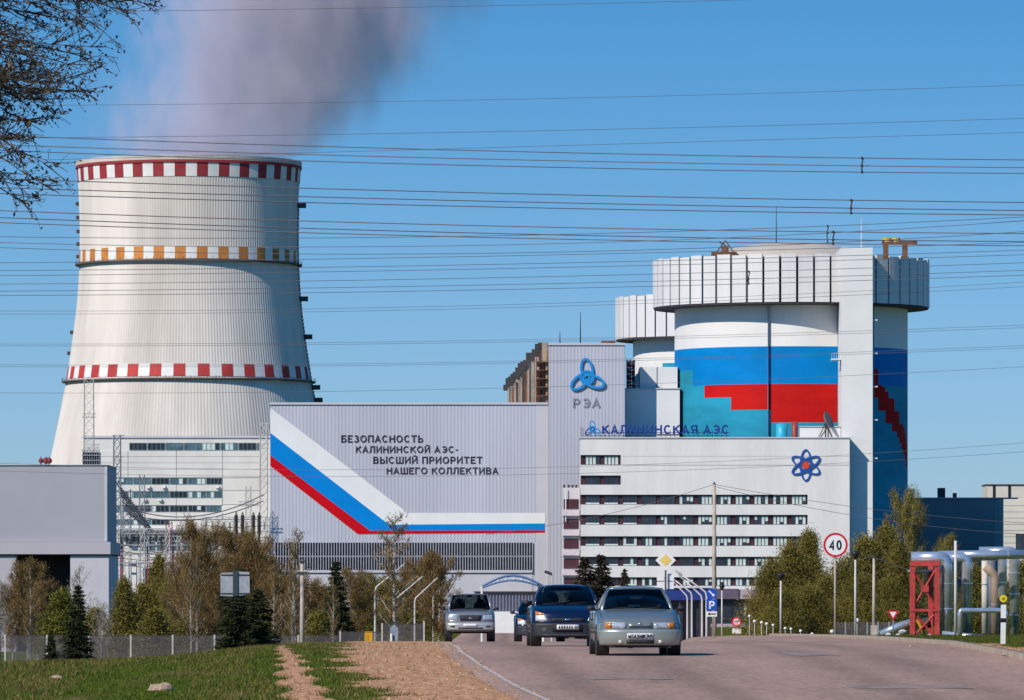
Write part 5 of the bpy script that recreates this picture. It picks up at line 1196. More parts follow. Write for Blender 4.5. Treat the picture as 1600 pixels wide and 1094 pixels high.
# ------------------------------------------------------------------ overhead wires
wire_mat = M('conductor_grey', (0.13, 0.12, 0.14), rough=0.6, metal=0.0, var=0.1)
wire_red = M('conductor_brown', (0.20, 0.14, 0.14), rough=0.6, var=0.1)
def wire(b, pts, d, r, x0=-1500, x1=3100):
    xs = [p[0] for p in pts]; ys = [p[1] for p in pts]; c = np.polyfit(xs, ys, min(2, len(pts) - 1))
    if len(pts) > 2 and c[0] > 3e-5: c[0] = 3e-5
    P_ = [P(x, float(np.polyval(c, x)), d) for x in np.linspace(x0, x1, 47)]; b.tube(P_, r, 5, caps=False); return c
def bundle(label, lines, d, r, spacer=None, mats=(wire_mat,), group=None):
    t = thing('conductor_bundle' if len(lines) > 1 else 'overhead_wire', label, 'power line', P(800, lines[0][1][1], d), group)
    cs = []
    for i, pts in enumerate(lines):
        b = MB(); cs.append(wire(b, pts, d + 0.25 * (i % 2), r)); b.build('wire', mats[i % len(mats)], t)
    for sx in (spacer or []):
        ys = [float(np.polyval(c, sx)) for c in cs]; b = MB(); b.tube([P(sx + 1.5, ys[0], d), P(sx - 1, ys[1], d), P(sx, ys[-1], d)], 0.045, 5)
        for y in ys: b.sphere(P(sx, y, d), 0.08, 6, 4)
        b.build('spacer', dark_steel, t)
two = (wire_mat, wire_red)
bundle('highest three wire bundle passing just over the cooling tower rim', [[(80,215),(480,228),(680,234),(1600,250)],[(80,229),(480,242),(680,246.5),(1600,262)],[(80,238),(480,252),(680,257),(1600,271)]], 330, 0.024, [1347], two)
bundle('three wire bundle crossing below the red band of the tower rim', [[(80,282),(480,294),(680,300),(1600,316.5)],[(80,296),(480,307),(680,313),(1600,329)],[(80,305),(480,316.5),(680,321.5),(1600,336)]], 338, 0.027, [1330], (wire_mat,))
bundle('lowest of the falling bundles, ending above the roof crane', [[(0,329),(480,346),(680,350.5),(1600,365)],[(0,340),(480,357),(680,362.5),(1600,377.5)],[(0,348),(480,363.5),(680,369.5),(1600,384)]], 346, 0.027, [1302], (wire_red, wire_mat))
bundle('faint wire bundle rising right over the orange tower band', [[(0,370),(480,372),(1600,339)],[(0,379),(480,386),(1600,345)],[(0,387),(480,397),(1600,362)]], 450, 0.022, [1293], two)
bundle('faint wire bundle just below the orange tower band', [[(0,411),(480,404),(680,403),(1600,379)],[(0,423),(480,418),(680,415),(1600,391)],[(0,431),(480,424.5),(680,422.5),(1600,398)]], 460, 0.021, None, (wire_mat,))
bundle('faint wire bundle crossing the collar panels of the reactor', [[(0,444),(480,439),(680,436),(1600,410.6)],[(0,455),(480,450),(680,447),(1600,422.5)],[(0,462),(480,457),(680,455),(1600,430)]], 470, 0.021, [1170], (wire_mat,))
bundle('pair of faint wires crossing the lower part of the reactor collar', [[(0,486),(480,483),(680,479),(1600,441)],[(0,491),(480,487),(680,484),(1600,448)]], 480, 0.014, None, (wire_mat,))
bundle('pair of faint wires crossing the white flag stripe of the drum', [[(0,537.5),(480,536),(680,533),(1600,508)],[(0,540.5),(480,539),(680,536),(1600,512)]], 490, 0.014, None, (wire_mat,))
bundle('pair of faint wires crossing the blue flag stripe of the drum', [[(0,570),(480,569),(680,567),(1600,540)],[(0,573),(480,572),(680,569.5),(1600,543.5)]], 500, 0.014, None, (wire_mat,))
bundle('single faint wire crossing the red flag steps of the drum', [[(0,614),(480,612),(680,609),(1600,573)]], 505, 0.014)
bundle('single faint wire at the very top of the picture', [[(0,19),(480,14),(1000,4),(1600,-14)]], 420, 0.016)
bundle('single faint wire crossing the middle of the steam', [[(0,165),(650,158),(1000,151),(1600,133)]], 420, 0.014)
bundle('upper of two thin wires rising right above the highest bundle', [[(0,216),(650,208),(1600,185)]], 425, 0.016)
bundle('lower of two thin wires rising right above the highest bundle', [[(0,252),(900,227),(1600,207)]], 425, 0.015)
bundle('pair of wires crossing the slogan and the office emblem', [[(0,724),(1000,726),(1600,692)],[(0,736),(1000,737),(1600,706)]], 510, 0.014, None, (wire_mat,))

# ------------------------------------------------------------------ switchyard before the control building
galv = M('galvanised_steel', (0.36, 0.36, 0.38), rough=0.5, metal=0.3, var=0.12, scale=2)
pale_steel = M('pale_steel', (0.55, 0.54, 0.52), rough=0.5, var=0.12)
red_steel = M('red_steel', (0.36, 0.08, 0.09), rough=0.6, var=0.15)
def lattice(b, px, y0, y1, w0, w1, d, n, r=0.055):
    """four-legged lattice between rows y0 (foot) and y1 (head)"""
    zs = np.linspace(Z_(y0, d), Z_(y1, d), n + 1); x = X_(px, d); ws = np.linspace(w0, w1, n + 1)
    for sx in (-1, 1):
        for sy in (-1, 1): b.tube([(x + sx * ws[0], d + sy * ws[0], zs[0]), (x + sx * ws[-1], d + sy * ws[-1], zs[-1])], r * 1.3, 4)
    for i in range(n):
        for (ax, s) in (('x', -1), ('x', 1), ('y', -1), ('y', 1)):
            for f in (-1, 1):
                if ax == 'x': p, q = (x + f * ws[i], d + s * ws[i], zs[i]), (x - f * ws[i + 1], d + s * ws[i + 1], zs[i + 1])
                else: p, q = (x + s * ws[i], d + f * ws[i], zs[i]), (x + s * ws[i + 1], d - f * ws[i + 1], zs[i + 1])
                b.tube([p, q], r * 0.7, 3, caps=False)
        b.tube([(x - ws[i], d - ws[i], zs[i]), (x + ws[i], d - ws[i], zs[i])], r * 0.7, 3, caps=False)
def mast(label, px, ytop, d, w0, w1, n, mat, arms=(), name='lattice_mast', r=0.055):
    g = EYE - 6.2; t = thing(name, label, 'mast', (X_(px, d), d, g)); yb = HZ + 6.2 * FPX / d
    b = MB(); lattice(b, px, yb, ytop, w0, w1, d, n, r); b.build('lattice', mat, t)
    for (y, xa, xb) in arms:
        b = MB(); za = Z_(y, d); b.tube([(X_(xa, d), d, za), (X_(xb, d), d, za)], 0.09, 5); b.tube([(X_(xa, d), d, za + 0.8), (X_(xb, d), d, za + 0.8)], 0.07, 5)
        k = max(2, int((xb - xa) / 6))
        for i in range(k): b.tube([(lerp(X_(xa, d), X_(xb, d), i / k), d, za), (lerp(X_(xa, d), X_(xb, d), (i + 1) / k), d, za + 0.8)], 0.05, 3)
        b.build('cross_arm', mat, t)
    return t
mast('slender pale lattice mast rising over the workshop roof', 139, 592, 1420, 1.3, 1.0, 26, pale_steel, ((652, 128, 150), (700, 130, 156)), r=0.05)
mast('grey lattice mast with lamps just right of the workshop', 183, 680, 1350, 0.9, 0.7, 22, galv, ((686, 175, 195), (720, 176, 191)), r=0.085)
mast('white lattice mast at the left edge of the striped hall', 412, 662, 1290, 0.85, 0.7, 24, pale_steel, ((668, 404, 421), (700, 405, 420)), r=0.07)
mast('red and white switchyard frame post behind the olive trees', 264, 815, 1100, 0.7, 0.5, 12, red_steel, (), 'switchyard_post', r=0.045)
mast('second grey lattice post in the switchyard near the workshop', 198, 765, 1200, 0.8, 0.7, 14, galv, ((838, 182, 300),), 'switchyard_post', r=0.07)
mast('lattice post on the right side of the switchyard, behind brown birches', 300, 838, 1150, 0.7, 0.6, 10, galv, (), 'switchyard_post', r=0.07)
t = thing('transformer_head', 'dark box with railings on the workshop roof, under the slender mast', 'transformer', P(150, 727, 1390))
MB().box(X_(130, 1390), X_(156, 1390), 1388, 1393, Z_(726, 1390), Z_(707, 1390)).build('cage_core', M('cage_grey', (0.16, 0.16, 0.17), rough=0.7, var=0.3, scale=1.5), t)
b = MB()
for i in range(8): b.box(X_(130 + i * 3.6, 1390), X_(130.8 + i * 3.6, 1390), 1387.6, 1387.9, Z_(726, 1390), Z_(704, 1390))
for y in (704, 712, 720): b.box(X_(129, 1390), X_(157, 1390), 1387.4, 1387.59, Z_(y, 1390) - 0.1, Z_(y, 1390) + 0.1)
b.build('railing', galv, t)
ins_dark = M('insulator_brown', (0.05, 0.035, 0.03), rough=0.3, var=0.2)
def bushing(px, y0, y1, d, label):
    t = thing('insulator_column', label, 'insulator', P(px, y0, d), 'dark insulator columns in the switchyard'); h0, h1 = Z_(y0, d), Z_(y1, d); prof = [(0.25, EYE - 6.2), (0.25, h0)]
    n = 11
    for i in range(n):
        z = lerp(h0, h1 - 0.5, i / n); prof += [(0.42, z), (0.26, z + (h1 - h0) / n * 0.6)]
    prof += [(0.1, h1), (0.01, h1)]
    MB().lathe(prof, 10, X_(px, d), d).build('stack', ins_dark, t)
for i, px in enumerate((369, 379, 396, 405)): bushing(px, 835, 800, 1180, ['leftmost', 'second', 'third', 'rightmost'][i] + ' dark insulator column above the brown birches by the hall')
def strings():
    for i in range(4):
        d = 1190.0; t = thing('insulator_string', ['topmost', 'second', 'third', 'lowest'][i] + ' slanting dark insulator string beside the workshop corner', 'insulator', P(186 + 6 * i, 762 + 10 * i, d), 'slanting insulator strings by the workshop')
        a, c = P(183 + 4 * i, 757 + 13 * i, d), P(232 + 4 * i, 820 + 5 * i, d); b = MB(); b.tube([a, c], 0.12, 5)
        for k in range(16):
            u = 0.12 + 0.7 * k / 16; q = a.lerp(c, u); v = (c - a).normalized() * 0.12; b.tube([q - v, q + v], 0.36, 8)
        b.build('discs', M('insulator_glass', (0.08, 0.09, 0.11), rough=0.2, var=0.2), t)
strings()
def yard_gear():
    d = 1120.0; g = EYE - 6.2; t = thing('switchgear_row', 'tangle of pale steel switchgear frames above the olive trees', 'switchgear', (X_(245, d), d, g)); random.seed(9)
    for i in range(12):
        x = X_(190 + i * 13.5, d); zt = Z_(random.uniform(846, 872), d)
        MB().box(x - 0.14, x + 0.14, d - 0.14, d + 0.14, g, zt).build('post', pale_steel if i % 3 else red_steel, t)
        MB().tube([(x, d, zt), (x, d, zt + 1.6)], [0.22, 0.12], 8).build('insulator', ins_dark, t)
    for y in (852, 866, 880): MB().box(X_(186, d), X_(345, d), d - 0.3, d - 0.16, Z_(y, d) - 0.14, Z_(y, d) + 0.14).build('busbar', galv, t)
    for i in range(5): MB().box(X_(196 + i * 27, d), X_(212 + i * 27, d), d + 1.5, d + 4, g, Z_(876 + (i % 2) * 12, d)).build('cabinet', [white_paint, dark_steel, pale_steel][i % 3], t)
yard_gear()
def gantry(label, d, xa, xb, ytop, seed):
    random.seed(seed); g = EYE - 6.2; t = thing('yard_gantry', label, 'gantry', (X_((xa + xb) / 2, d), d, g)); zt = Z_(ytop, d)
    for px in (xa, (xa + xb) / 2, xb):
        b = MB(); lattice(b, px, HZ + 6.2 * FPX / d, ytop, 0.45, 0.35, d, 9, 0.05); b.build('leg', pale_steel, t)
    b = MB(); n = int((xb - xa) / 5)
    for dz in (0, -0.9): b.tube([(X_(xa, d), d, zt + dz), (X_(xb, d), d, zt + dz)], 0.07, 4)
    for i in range(n): b.tube([(X_(lerp(xa, xb, i / n), d), d, zt - 0.9 * (i % 2)), (X_(lerp(xa, xb, (i + 1) / n), d), d, zt - 0.9 * ((i + 1) % 2))], 0.045, 4)
    b.build('lattice_beam', pale_steel, t)
    for i in range(int((xb - xa) / 9)):
        x = X_(xa + 5 + i * 9, d); L = random.uniform(1.2, 2.4); b = MB(); b.tube([(x, d, zt - 0.9), (x, d, zt - 0.9 - L)], 0.05, 4)
        for k in range(6): b.tube([(x, d, zt - 1.1 - L * k / 7), (x, d, zt - 1.2 - L * k / 7)], 0.2, 7)
        b.build('insulator_string', ins_dark, t)
    for i in range(5):
        z = zt - 1.5 - i * 1.1; MB().tube([(X_(xa - 4, d), d + 1, z), (X_((xa + xb) / 2, d), d + 1, z - 0.5), (X_(xb + 4, d), d + 1, z)], 0.06, 4).build('cable', wire_mat, t)
gantry('pale lattice gantry with hanging insulators right of the workshop corner', 1060, 184, 262, 826, 3)
gantry('pale lattice gantry farther back, behind the red lattice post', 1140, 230, 330, 838, 4)
gantry('pale lattice gantry at the left corner of the striped hall', 1200, 318, 418, 808, 6)
mast('thin grey lattice mast between the workshop mast and the red post', 222, 742, 1260, 0.7, 0.5, 18, galv, ((800, 205, 240),), r=0.05)
mast('thin pale lattice mast above the brown birches by the hall', 388, 760, 1270, 0.6, 0.5, 16, pale_steel, ((790, 372, 404),), r=0.05)
for (lab, pts) in (('upper of two cables slung from the white mast to the switchyard', [(412,772),(350,800),(270,806),(200,795)]), ('lower of two cables slung from the white mast to the switchyard', [(412,782),(350,806),(280,812),(200,804)])):
    t = thing('slung_cable', lab, 'cable', P(300, 800, 1240)); b = MB(); c = np.polyfit([p[0] for p in pts], [p[1] for p in pts], 2); b.tube([P(x, float(np.polyval(c, x)), 1240) for x in np.linspace(198, 412, 16)], 0.10, 4); b.build('cable', wire_mat, t)

# ------------------------------------------------------------------ fence, lamps, poles
def fence():
    d = 382.0; sp = 2.5; x = X_(8, d); t = thing('mesh_fence', 'long grey mesh fence with pale posts along the foot of the left trees', 'fence', (x, d, gz1(x, d)))
    n = int((X_(705, d) - x) / sp); pm = MB(); pm.box(-0.05, 0.05, -0.05, 0.05, 0, 2.05); me_p = pm.mesh('post', M('fence_post_concrete', (0.55, 0.5, 0.45), rough=0.8, var=0.15))
    b = MB(); k = 44
    for i in range(k): u = lerp(0.07, sp - 0.07, i / (k - 1)); b.box(u - 0.008, u + 0.008, -0.006, 0.006, 0.1, 1.95)
    for i in range(30): z = lerp(0.12, 1.93, i / 29); b.box(0.06, sp - 0.06, -0.022, -0.009, z - 0.008, z + 0.008)
    me_m = b.mesh('mesh_panel', M('fence_wire', (0.17, 0.155, 0.165), rough=0.6, metal=0.2, var=0.15))
    rb = MB(); rb.box(0.05, sp - 0.05, -0.03, 0.03, 1.96, 2.02); me_r = rb.mesh('top_rail', M('fence_rail_dark', (0.06, 0.05, 0.05), rough=0.7, var=0.2))
    o0 = Vector(t.location)
    for i in range(n + 1):
        xx = x + i * sp; z = gz1(xx + sp / 2, d) - 0.05
        for (nm, me) in (('post', me_p), ('mesh_panel', me_m), ('top_rail', me_r)):
            if i == n and nm != 'post': continue
            o = link(bpy.data.objects.new(nm, me), t); o.location = Vector((xx, d, z)) - o0
fence()
lamp_white = M('lamp_post_white', (0.60, 0.57, 0.54), rough=0.45, var=0.08)
lamp_head = M('lamp_head_grey', (0.42, 0.42, 0.42), rough=0.5, var=0.1)
def street_lamp(px, ybend, xtip, ytip, d, label, group, r=0.075):
    x = X_(px, d); g = gz1(x, d); t = thing('street_lamp', label, 'street lamp', (x, d, g), group)
    zb = Z_(ybend, d); tip = P(xtip, ytip, d); e = Vector((x, d, zb))
    MB().tube([(x, d, g - 0.1), (x, d, lerp(g, zb, 0.35)), (x, d, zb - 0.25), e.lerp(tip, 0.06), e.lerp(tip, 0.5), tip], [r * 1.5, r * 1.2, r, r * 0.95, r * 0.85, r * 0.75], 8).build('post', lamp_white, t, True)
    v = (tip - e).normalized(); MB().tube([tip - v * 0.1, tip + v * 0.25, tip + v * 0.65], [0.05, 0.085, 0.04], 8).build('lamp_head', lamp_head, t)
GLp = 'street lamps along the entrance road'
for a in ((586, 919, 623, 889, 520, 'nearest left street lamp leaning right, beside the tall thin birch'), (616, 938, 652, 908, 555, 'second left street lamp, right of the tall thin birch'), (648, 936, 676, 910, 590, 'third left street lamp before the brown birches'), (677, 930, 700, 909, 625, 'fourth left street lamp just left of the silver off-roader'),
          (1104, 926, 1066, 899, 485, 'rightmost street lamp leaning left, beside the blue parking sign'), (1097, 932, 1069, 906, 500, 'second street lamp from the parking sign, leaning left'), (1081, 927, 1055, 907, 560, 'third street lamp from the parking sign, leaning left'), (1074, 932, 1056, 913, 590, 'fourth street lamp from the parking sign, leaning left')):
    street_lamp(*a[:5], a[5], GLp)
t = thing('floodlight_mast', 'dark double floodlight on a pole behind the dark blue hatchback', 'floodlight', (X_(862, 800), 800, EYE - 6.2))
MB().tube([(X_(862, 800), 800, EYE - 6.2), P(862, 896, 800)], [0.12, 0.07], 6).build('pole', lamp_white, t); MB().tube([P(862, 897, 800), P(851, 893, 800)], 0.2, 6).build('lamp', dark_steel, t)
def concrete_pole(px, ytop, d, label, r, wires=(), crossarms=()):
    x = X_(px, d); g = gz1(x, d); t = thing('utility_pole', label, 'pole', (x, d, g))
    MB().tube([(x, d, g - 0.1), (x, d, Z_(ytop, d))], [r * 1.25, r * 0.8], 10).build('post', M('pole_concrete', (0.50, 0.41, 0.33), rough=0.85, scale=1.5, var=0.15), t, True)
    for (y, w) in crossarms: MB().box(x - w, x + w, d - 0.18, d - 0.10, Z_(y, d) - 0.05, Z_(y, d) + 0.05).build('cross_arm', dark_steel, t)
    MB().tube([P(px, ytop + 1, d), P(px, ytop - 3.5, d)], [0.1, 0.05], 6).build('insulator', dark_steel, t)
    for w in wires:
        c = np.polyfit([p[0] for p in w], [p[1] for p in w], 2); MB().tube([P(q, float(np.polyval(c, q)), d) for q in np.linspace(w[0][0], w[-1][0], 20)], 0.014, 4).build('wire', wire_mat, t)
concrete_pole(1116, 757, 400, 'tall weathered pole in front of the office windows', 0.125, [[(1116,757),(980,796),(760,835)], [(1116,757),(1320,790),(1700,822)], [(1116,760),(1330,805),(1700,838)]])
concrete_pole(472, 875, 365, 'pale concrete pole with crossarm among the left trees', 0.12, [], [(895, 0.28), (877, 0.16)])
concrete_pole(1365.5, 871, 300, 'short concrete post between the lantern and red pipe frame', 0.075, [[(1365,870),(1400,884),(1425,892)], [(1365,870),(1340,876),(1310,890)]])
MB().box(X_(1361, 300) , X_(1370, 300), 299.7, 300.3, gz1(X_(1365, 300), 300), Z_(977, 300)).build('footing', M('footing_concrete', (0.5, 0.43, 0.36), rough=0.9, var=0.15), [o for o in bpy.data.objects if o.name.startswith('utility_pole')][-1])
def lantern(px, ytop, d, label):
    x = X_(px, d); g = gz1(x, d); t = thing('park_lantern', label, 'lantern', (x, d, g), 'lanterns with dark tops')
    zt = Z_(ytop, d); MB().tube([(x, d, g - 0.05), (x, d, zt - 0.4)], [0.06, 0.045], 8).build('post', lamp_white, t, True)
    MB().lathe([(0.04, zt - 0.45), (0.10, zt - 0.38), (0.17, zt - 0.20), (0.20, zt - 0.16), (0.19, zt - 0.11), (0.06, zt - 0.02), (0.01, zt)], 12, x, d).build('lantern_head', M('lantern_dark', (0.025, 0.022, 0.024), rough=0.4, var=0.2), t, True)
lantern(1220, 894, 330, 'lantern with dark round top left of the speed sign'); lantern(1336.5, 860, 300, 'lantern with dark round top right of the speed sign'); lantern(1128, 912, 420, 'lantern with dark round top right of the parking sign')
def globe(px, py, rpx, d, label):
    x = X_(px, d); g = gz1(x, d); c = P(px, py, d); t = thing('globe_lamp', label, 'globe lamp', (x, d, min(g, c.z - 0.3)), 'white globe lamps along the path')
    MB().tube([(x, d, min(g, c.z - 0.3) - 0.05), (x, d, c.z - 0.05)], 0.025, 6).build('post', lamp_white, t); MB().sphere(c, rpx * d / FPX, 10, 7).build('globe', M('opal_globe', (0.80, 0.78, 0.74), rough=0.3, var=0.05), t, True)
ords = ['first', 'second', 'third', 'fourth', 'fifth', 'sixth', 'seventh', 'eighth', 'ninth', 'tenth', 'eleventh']
for i, (px, py, r_) in enumerate(((1171, 963, 2.4), (1179, 971, 2.6), (1190, 973, 2.6), (1198, 975, 2.6), (1208, 977, 2.4), (1227, 982, 2.5), (1236, 983, 2.4), (1251, 986, 2.5), (1269, 991, 2.6), (1300, 987, 3.4))):
    globe(px, py, r_, 405 - i * 9, ords[i] + ' white globe lamp from the left in the row below the willows')
globe(1339, 970, 4.0, 310, 'large white globe lamp at the foot of the right lantern')
t = thing('mesh_fence', 'grey mesh fence behind the lantern on the right verge', 'fence', (X_(1320, 350), 350, gz1(X_(1320, 350), 350)))
for px in np.arange(1304, 1424, 17):
    MB().box(X_(px, 350) - 0.04, X_(px, 350) + 0.04, 349.95, 350.05, Z_(998, 350), Z_(972, 350)).build('post', galv, t)
for px in np.arange(1304, 1405, 17):
    b = MB()
    for i in range(12): xx = X_(px + 0.8 + i * 1.4, 350); b.box(xx - 0.008, xx + 0.008, 349.99, 350.01, Z_(997, 350), Z_(973, 350))
    for i in range(14): zz = lerp(Z_(997, 350), Z_(973, 350), i / 13); b.box(X_(px + 0.8, 350), X_(px + 16.2, 350), 349.97, 349.985, zz - 0.008, zz + 0.008)
    b.build('mesh_panel', M('fence_wire', (0.27, 0.25, 0.27)), t)

# ------------------------------------------------------------------ road signs
sign_white = M('sign_white', (0.80, 0.80, 0.80), rough=0.35, var=0.03); sign_red = M('sign_red', (0.62, 0.015, 0.03), rough=0.35, var=0.05); sign_black = M('sign_black', (0.012, 0.012, 0.014), rough=0.4, var=0)
sign_blue = M('sign_blue', (0.012, 0.08, 0.46), rough=0.35, var=0.05); sign_yellow = M('sign_yellow', (0.80, 0.58, 0.16), rough=0.35, var=0.1); sign_back = M('sign_back_zinc', (0.40, 0.42, 0.45), rough=0.5, metal=0.2, var=0.15, scale=2.5)
def disc(b, c, r, y0, y1, n=40): b.prism([(c.x + r * math.cos(a), c.z + r * math.sin(a)) for a in np.linspace(0, 2 * math.pi, n, endpoint=False)], y0, y1)
def pole_for(t, px, ytop, d, r, mat=None):
    x = X_(px, d); g = gz1(x, d); MB().tube([(x, d + 0.06, g - 0.1), (x, d + 0.06, Z_(ytop, d))], r, 8).build('pole', mat or galv, t, True)
def sign_thing(name, label, px, d): return thing(name, label, 'road sign', (X_(px, d), d, gz1(X_(px, d), d)))
d = 240.0; t = sign_thing('speed_sign', 'round white speed sign reading 40 with red rim on grey pole', 1305, d); c = P(1305.5, 851.5, d); k = d / FPX
pole_for(t, 1305, 838, d, 0.042, M('sign_pole', (0.42, 0.36, 0.30), rough=0.5, var=0.1))
b = MB(); disc(b, c, 19.2 * k, d - 0.01, d + 0.02); b.build('rim_plate', sign_white, t)
b = MB(); add_ring(b, c.x, c.z, 17.4 * k, 17.4 * k, 0, 3.2 * k, d - 0.018, d - 0.011); b.build('red_ring', sign_red, t)
lettering('40', 1295.6, 1315.2, 859.5, 844, d - 0.018, 0.007, sign_black, t, 0.17, name='numeral')
d = 262.0; t = sign_thing('priority_sign', 'yellow and white diamond priority road sign with white plate below', 1040, d); c = P(1040, 875.5, d); k = d / FPX
pole_for(t, 1040, 862, d, 0.035, dark_steel)
def diamond(b, c, r, y0, y1): b.prism([(c.x + r, c.z), (c.x, c.z + r), (c.x - r, c.z), (c.x, c.z - r)], y0, y1)
b = MB(); diamond(b, c, 16 * k, d - 0.01, d + 0.02); b.build('plate', sign_white, t); b = MB(); diamond(b, c, 9.8 * k, d - 0.018, d - 0.011); b.build('yellow_field', sign_yellow, t)
t = sign_thing('white_board', 'white four part board on the dark pole under the diamond sign', 1040, d + 1)
for (xa, xb) in ((1026.5, 1038.4), (1041.6, 1053)):
    for (ya, yb) in ((896.5, 907.6), (909, 920.5)): MB().box(X_(xa, d), X_(xb, d), d + 0.2, d + 0.24, Z_(yb, d), Z_(ya, d)).build('panel', sign_white, t)
MB().tube([(X_(1040, d), d + 0.3, gz1(X_(1040, d), d)), P(1040, 897, d + 0.3)], 0.03, 6).build('pole', dark_steel, t)
d = 350.0; k = d / FPX; t = sign_thing('keep_right_sign', 'round blue arrow sign above square blue parking sign and arrow plate', 1112, d); pole_for(t, 1117, 920, d, 0.045, M('sign_pole', (0.42, 0.36, 0.30)))
c = P(1112, 927.5, d); b = MB(); disc(b, c, 8.4 * k, d - 0.01, d + 0.02); b.build('arrow_disc', sign_blue, t)
v = Vector((0.72, 0, -0.69)); w = Vector((0.69, 0, 0.72)); r = 6.2 * k; q0, q1 = c - v * r, c + v * r * 0.45
b = MB(); b.prism([(p.x, p.z) for p in (q0 - w * 0.16 * r, q1 - w * 0.16 * r, q1 - w * 0.5 * r, c + v * r, q1 + w * 0.5 * r, q1 + w * 0.16 * r, q0 + w * 0.16 * r)], d - 0.02, d - 0.011); b.build('arrow', sign_white, t)
MB().box(X_(1103.6, d), X_(1120.4, d), d - 0.01, d + 0.02, Z_(953.8, d), Z_(936.5, d)).build('parking_plate', sign_blue, t)
lettering('P', 1108, 1116.8, 951.4, 939.2, d - 0.02, 0.009, sign_white, t, 0.2)
MB().box(X_(1103.8, d), X_(1120.2, d), d - 0.01, d + 0.02, Z_(963.5, d), Z_(955.5, d)).build('plate', sign_white, t)
zc = Z_(959.5, d); b = MB(); b.prism([(X_(1105.5, d), zc), (X_(1109, d), zc - 2.6 * k), (X_(1109, d), zc - 0.9 * k), (X_(1118.5, d), zc - 0.9 * k), (X_(1118.5, d), zc + 0.9 * k), (X_(1109, d), zc + 0.9 * k), (X_(1109, d), zc + 2.6 * k)], d - 0.02, d - 0.011); b.build('arrow', sign_black, t)
d = 430.0; k = d / FPX; t = sign_thing('round_red_sign', 'small round red rimmed sign over a white plate near globe lamps', 1151, d); pole_for(t, 1151, 966, d, 0.03)
c = P(1151, 971.5, d); b = MB(); disc(b, c, 7.6 * k, d - 0.01, d + 0.02); b.build('plate', sign_white, t); b = MB(); add_ring(b, c.x, c.z, 6.6 * k, 6.6 * k, 0, 2.4 * k, d - 0.02, d - 0.011); b.build('red_ring', sign_red, t)
MB().box(c.x - 4 * k, c.x + 4 * k, d - 0.02, d - 0.011, c.z - 0.8 * k, c.z + 0.8 * k).build('bar', sign_red, t); MB().box(c.x - 7 * k, c.x + 7 * k, d - 0.01, d + 0.02, Z_(990, d), Z_(982, d)).build('lower_plate', sign_white, t)
d = 300.0; k = d / FPX; t = sign_thing('give_way_sign', 'red rimmed inverted triangle sign left of the red pipe frame', 1396, d); pole_for(t, 1396, 958, d, 0.028)
def tri(b, px, py, s, y0, y1): b.prism([(X_(px, d), Z_(py + s * 1.05, d)), (X_(px + s, d), Z_(py - s * 0.62, d)), (X_(px - s, d), Z_(py - s * 0.62, d))], y0, y1)
b = MB(); tri(b, 1395.5, 960, 9.5, d - 0.01, d + 0.02); b.build('rim_plate', sign_red, t); b = MB(); tri(b, 1395.5, 959.6, 5.4, d - 0.018, d - 0.011); b.build('white_field', sign_white, t)
d = 312.0; t = sign_thing('sign_back', 'weathered grey back of a large road sign before the left trees', 367, d); x0_, x1_ = X_(344.5, d), X_(390.5, d)
b = MB(); b.prism([(x0_, Z_(931, d)), (X_(364.5, d), Z_(932, d)), (X_(365.5, d), Z_(894, d)), (x0_, Z_(896, d))], d - 0.02, d + 0.02); b.build('panel', sign_back, t)
b = MB(); b.prism([(X_(371, d), Z_(931, d)), (x1_, Z_(929, d)), (X_(389.5, d), Z_(894, d)), (X_(371, d), Z_(893, d))], d - 0.02, d + 0.02); b.build('panel', sign_back, t)
MB().box(X_(364, d), X_(371.5, d), d - 0.10, d - 0.021, Z_(931, d), Z_(892, d)).build('stiffener', M('stiffener_dark', (0.04, 0.05, 0.06), rough=0.6, var=0.2), t)
for y in (897.5, 926.5): MB().box(x0_ + 0.02, x1_ - 0.02, d - 0.06, d - 0.022, Z_(y + 1.6, d), Z_(y, d)).build('rail', dark_steel, t)
pole_for(t, 368, 900, d, 0.06, dark_steel)
d = 275.0; t = thing('yellow_box', 'small orange yellow utility box standing on the crest', 'utility box', (X_(575, d), d, gz1(X_(575, d), d)))
zz = gz1(X_(575, d), d); MB().box(X_(570, d), X_(582, d), d - 0.2, d + 0.2, zz - 0.1, Z_(988, d)).build('cabinet', M('box_yellow', (0.75, 0.36, 0.01), rough=0.4, var=0.1), t); MB().box(X_(569.5, d), X_(582.5, d), d - 0.22, d + 0.22, Z_(988, d), Z_(986.8, d)).build('lid', M('box_lid', (0.5, 0.3, 0.06), rough=0.4, var=0.1), t)
MB().box(X_(571, d), X_(575.5, d), d - 0.215, d - 0.201, zz, Z_(992, d)).build('door', M('box_door', (0.60, 0.30, 0.02), rough=0.4, var=0.1), t)
d = 280.0; t = thing('panel_board', 'leaning grey blue sheet and white post at the foot of thin birch', 'board', (X_(615, d), d, gz1(X_(615, d), d)))
b = MB(); b.prism([(X_(610, d), Z_(1012, d)), (X_(621.5, d), Z_(1012, d)), (X_(622, d), Z_(982, d)), (X_(616, d), Z_(976, d)), (X_(609.5, d), Z_(981, d))], d, d + 0.06); b.build('sheet', M('sheet_bluegrey', (0.26, 0.31, 0.37), rough=0.5, var=0.2, scale=3), t); MB().tube([P(611.5, 1014, d - 0.1), P(611.5, 990, d - 0.1)], 0.05, 6).build('post', white_paint, t)
d = 150.0; x = X_(1567, d); t = thing('marker_post', 'white marker post with black band and yellow disc by the kerb', 'marker post', (x, d, gz1(x, d)))
g_ = gz1(x, d); b = MB(); b.prism([(x - 0.055, g_ - 0.05), (x + 0.055, g_ - 0.05), (x + 0.075, Z_(945, d)), (x - 0.045, Z_(945, d))], d - 0.04, d + 0.04); b.build('post', M('post_white', (0.78, 0.76, 0.72), rough=0.5, var=0.06, scale=5), t)
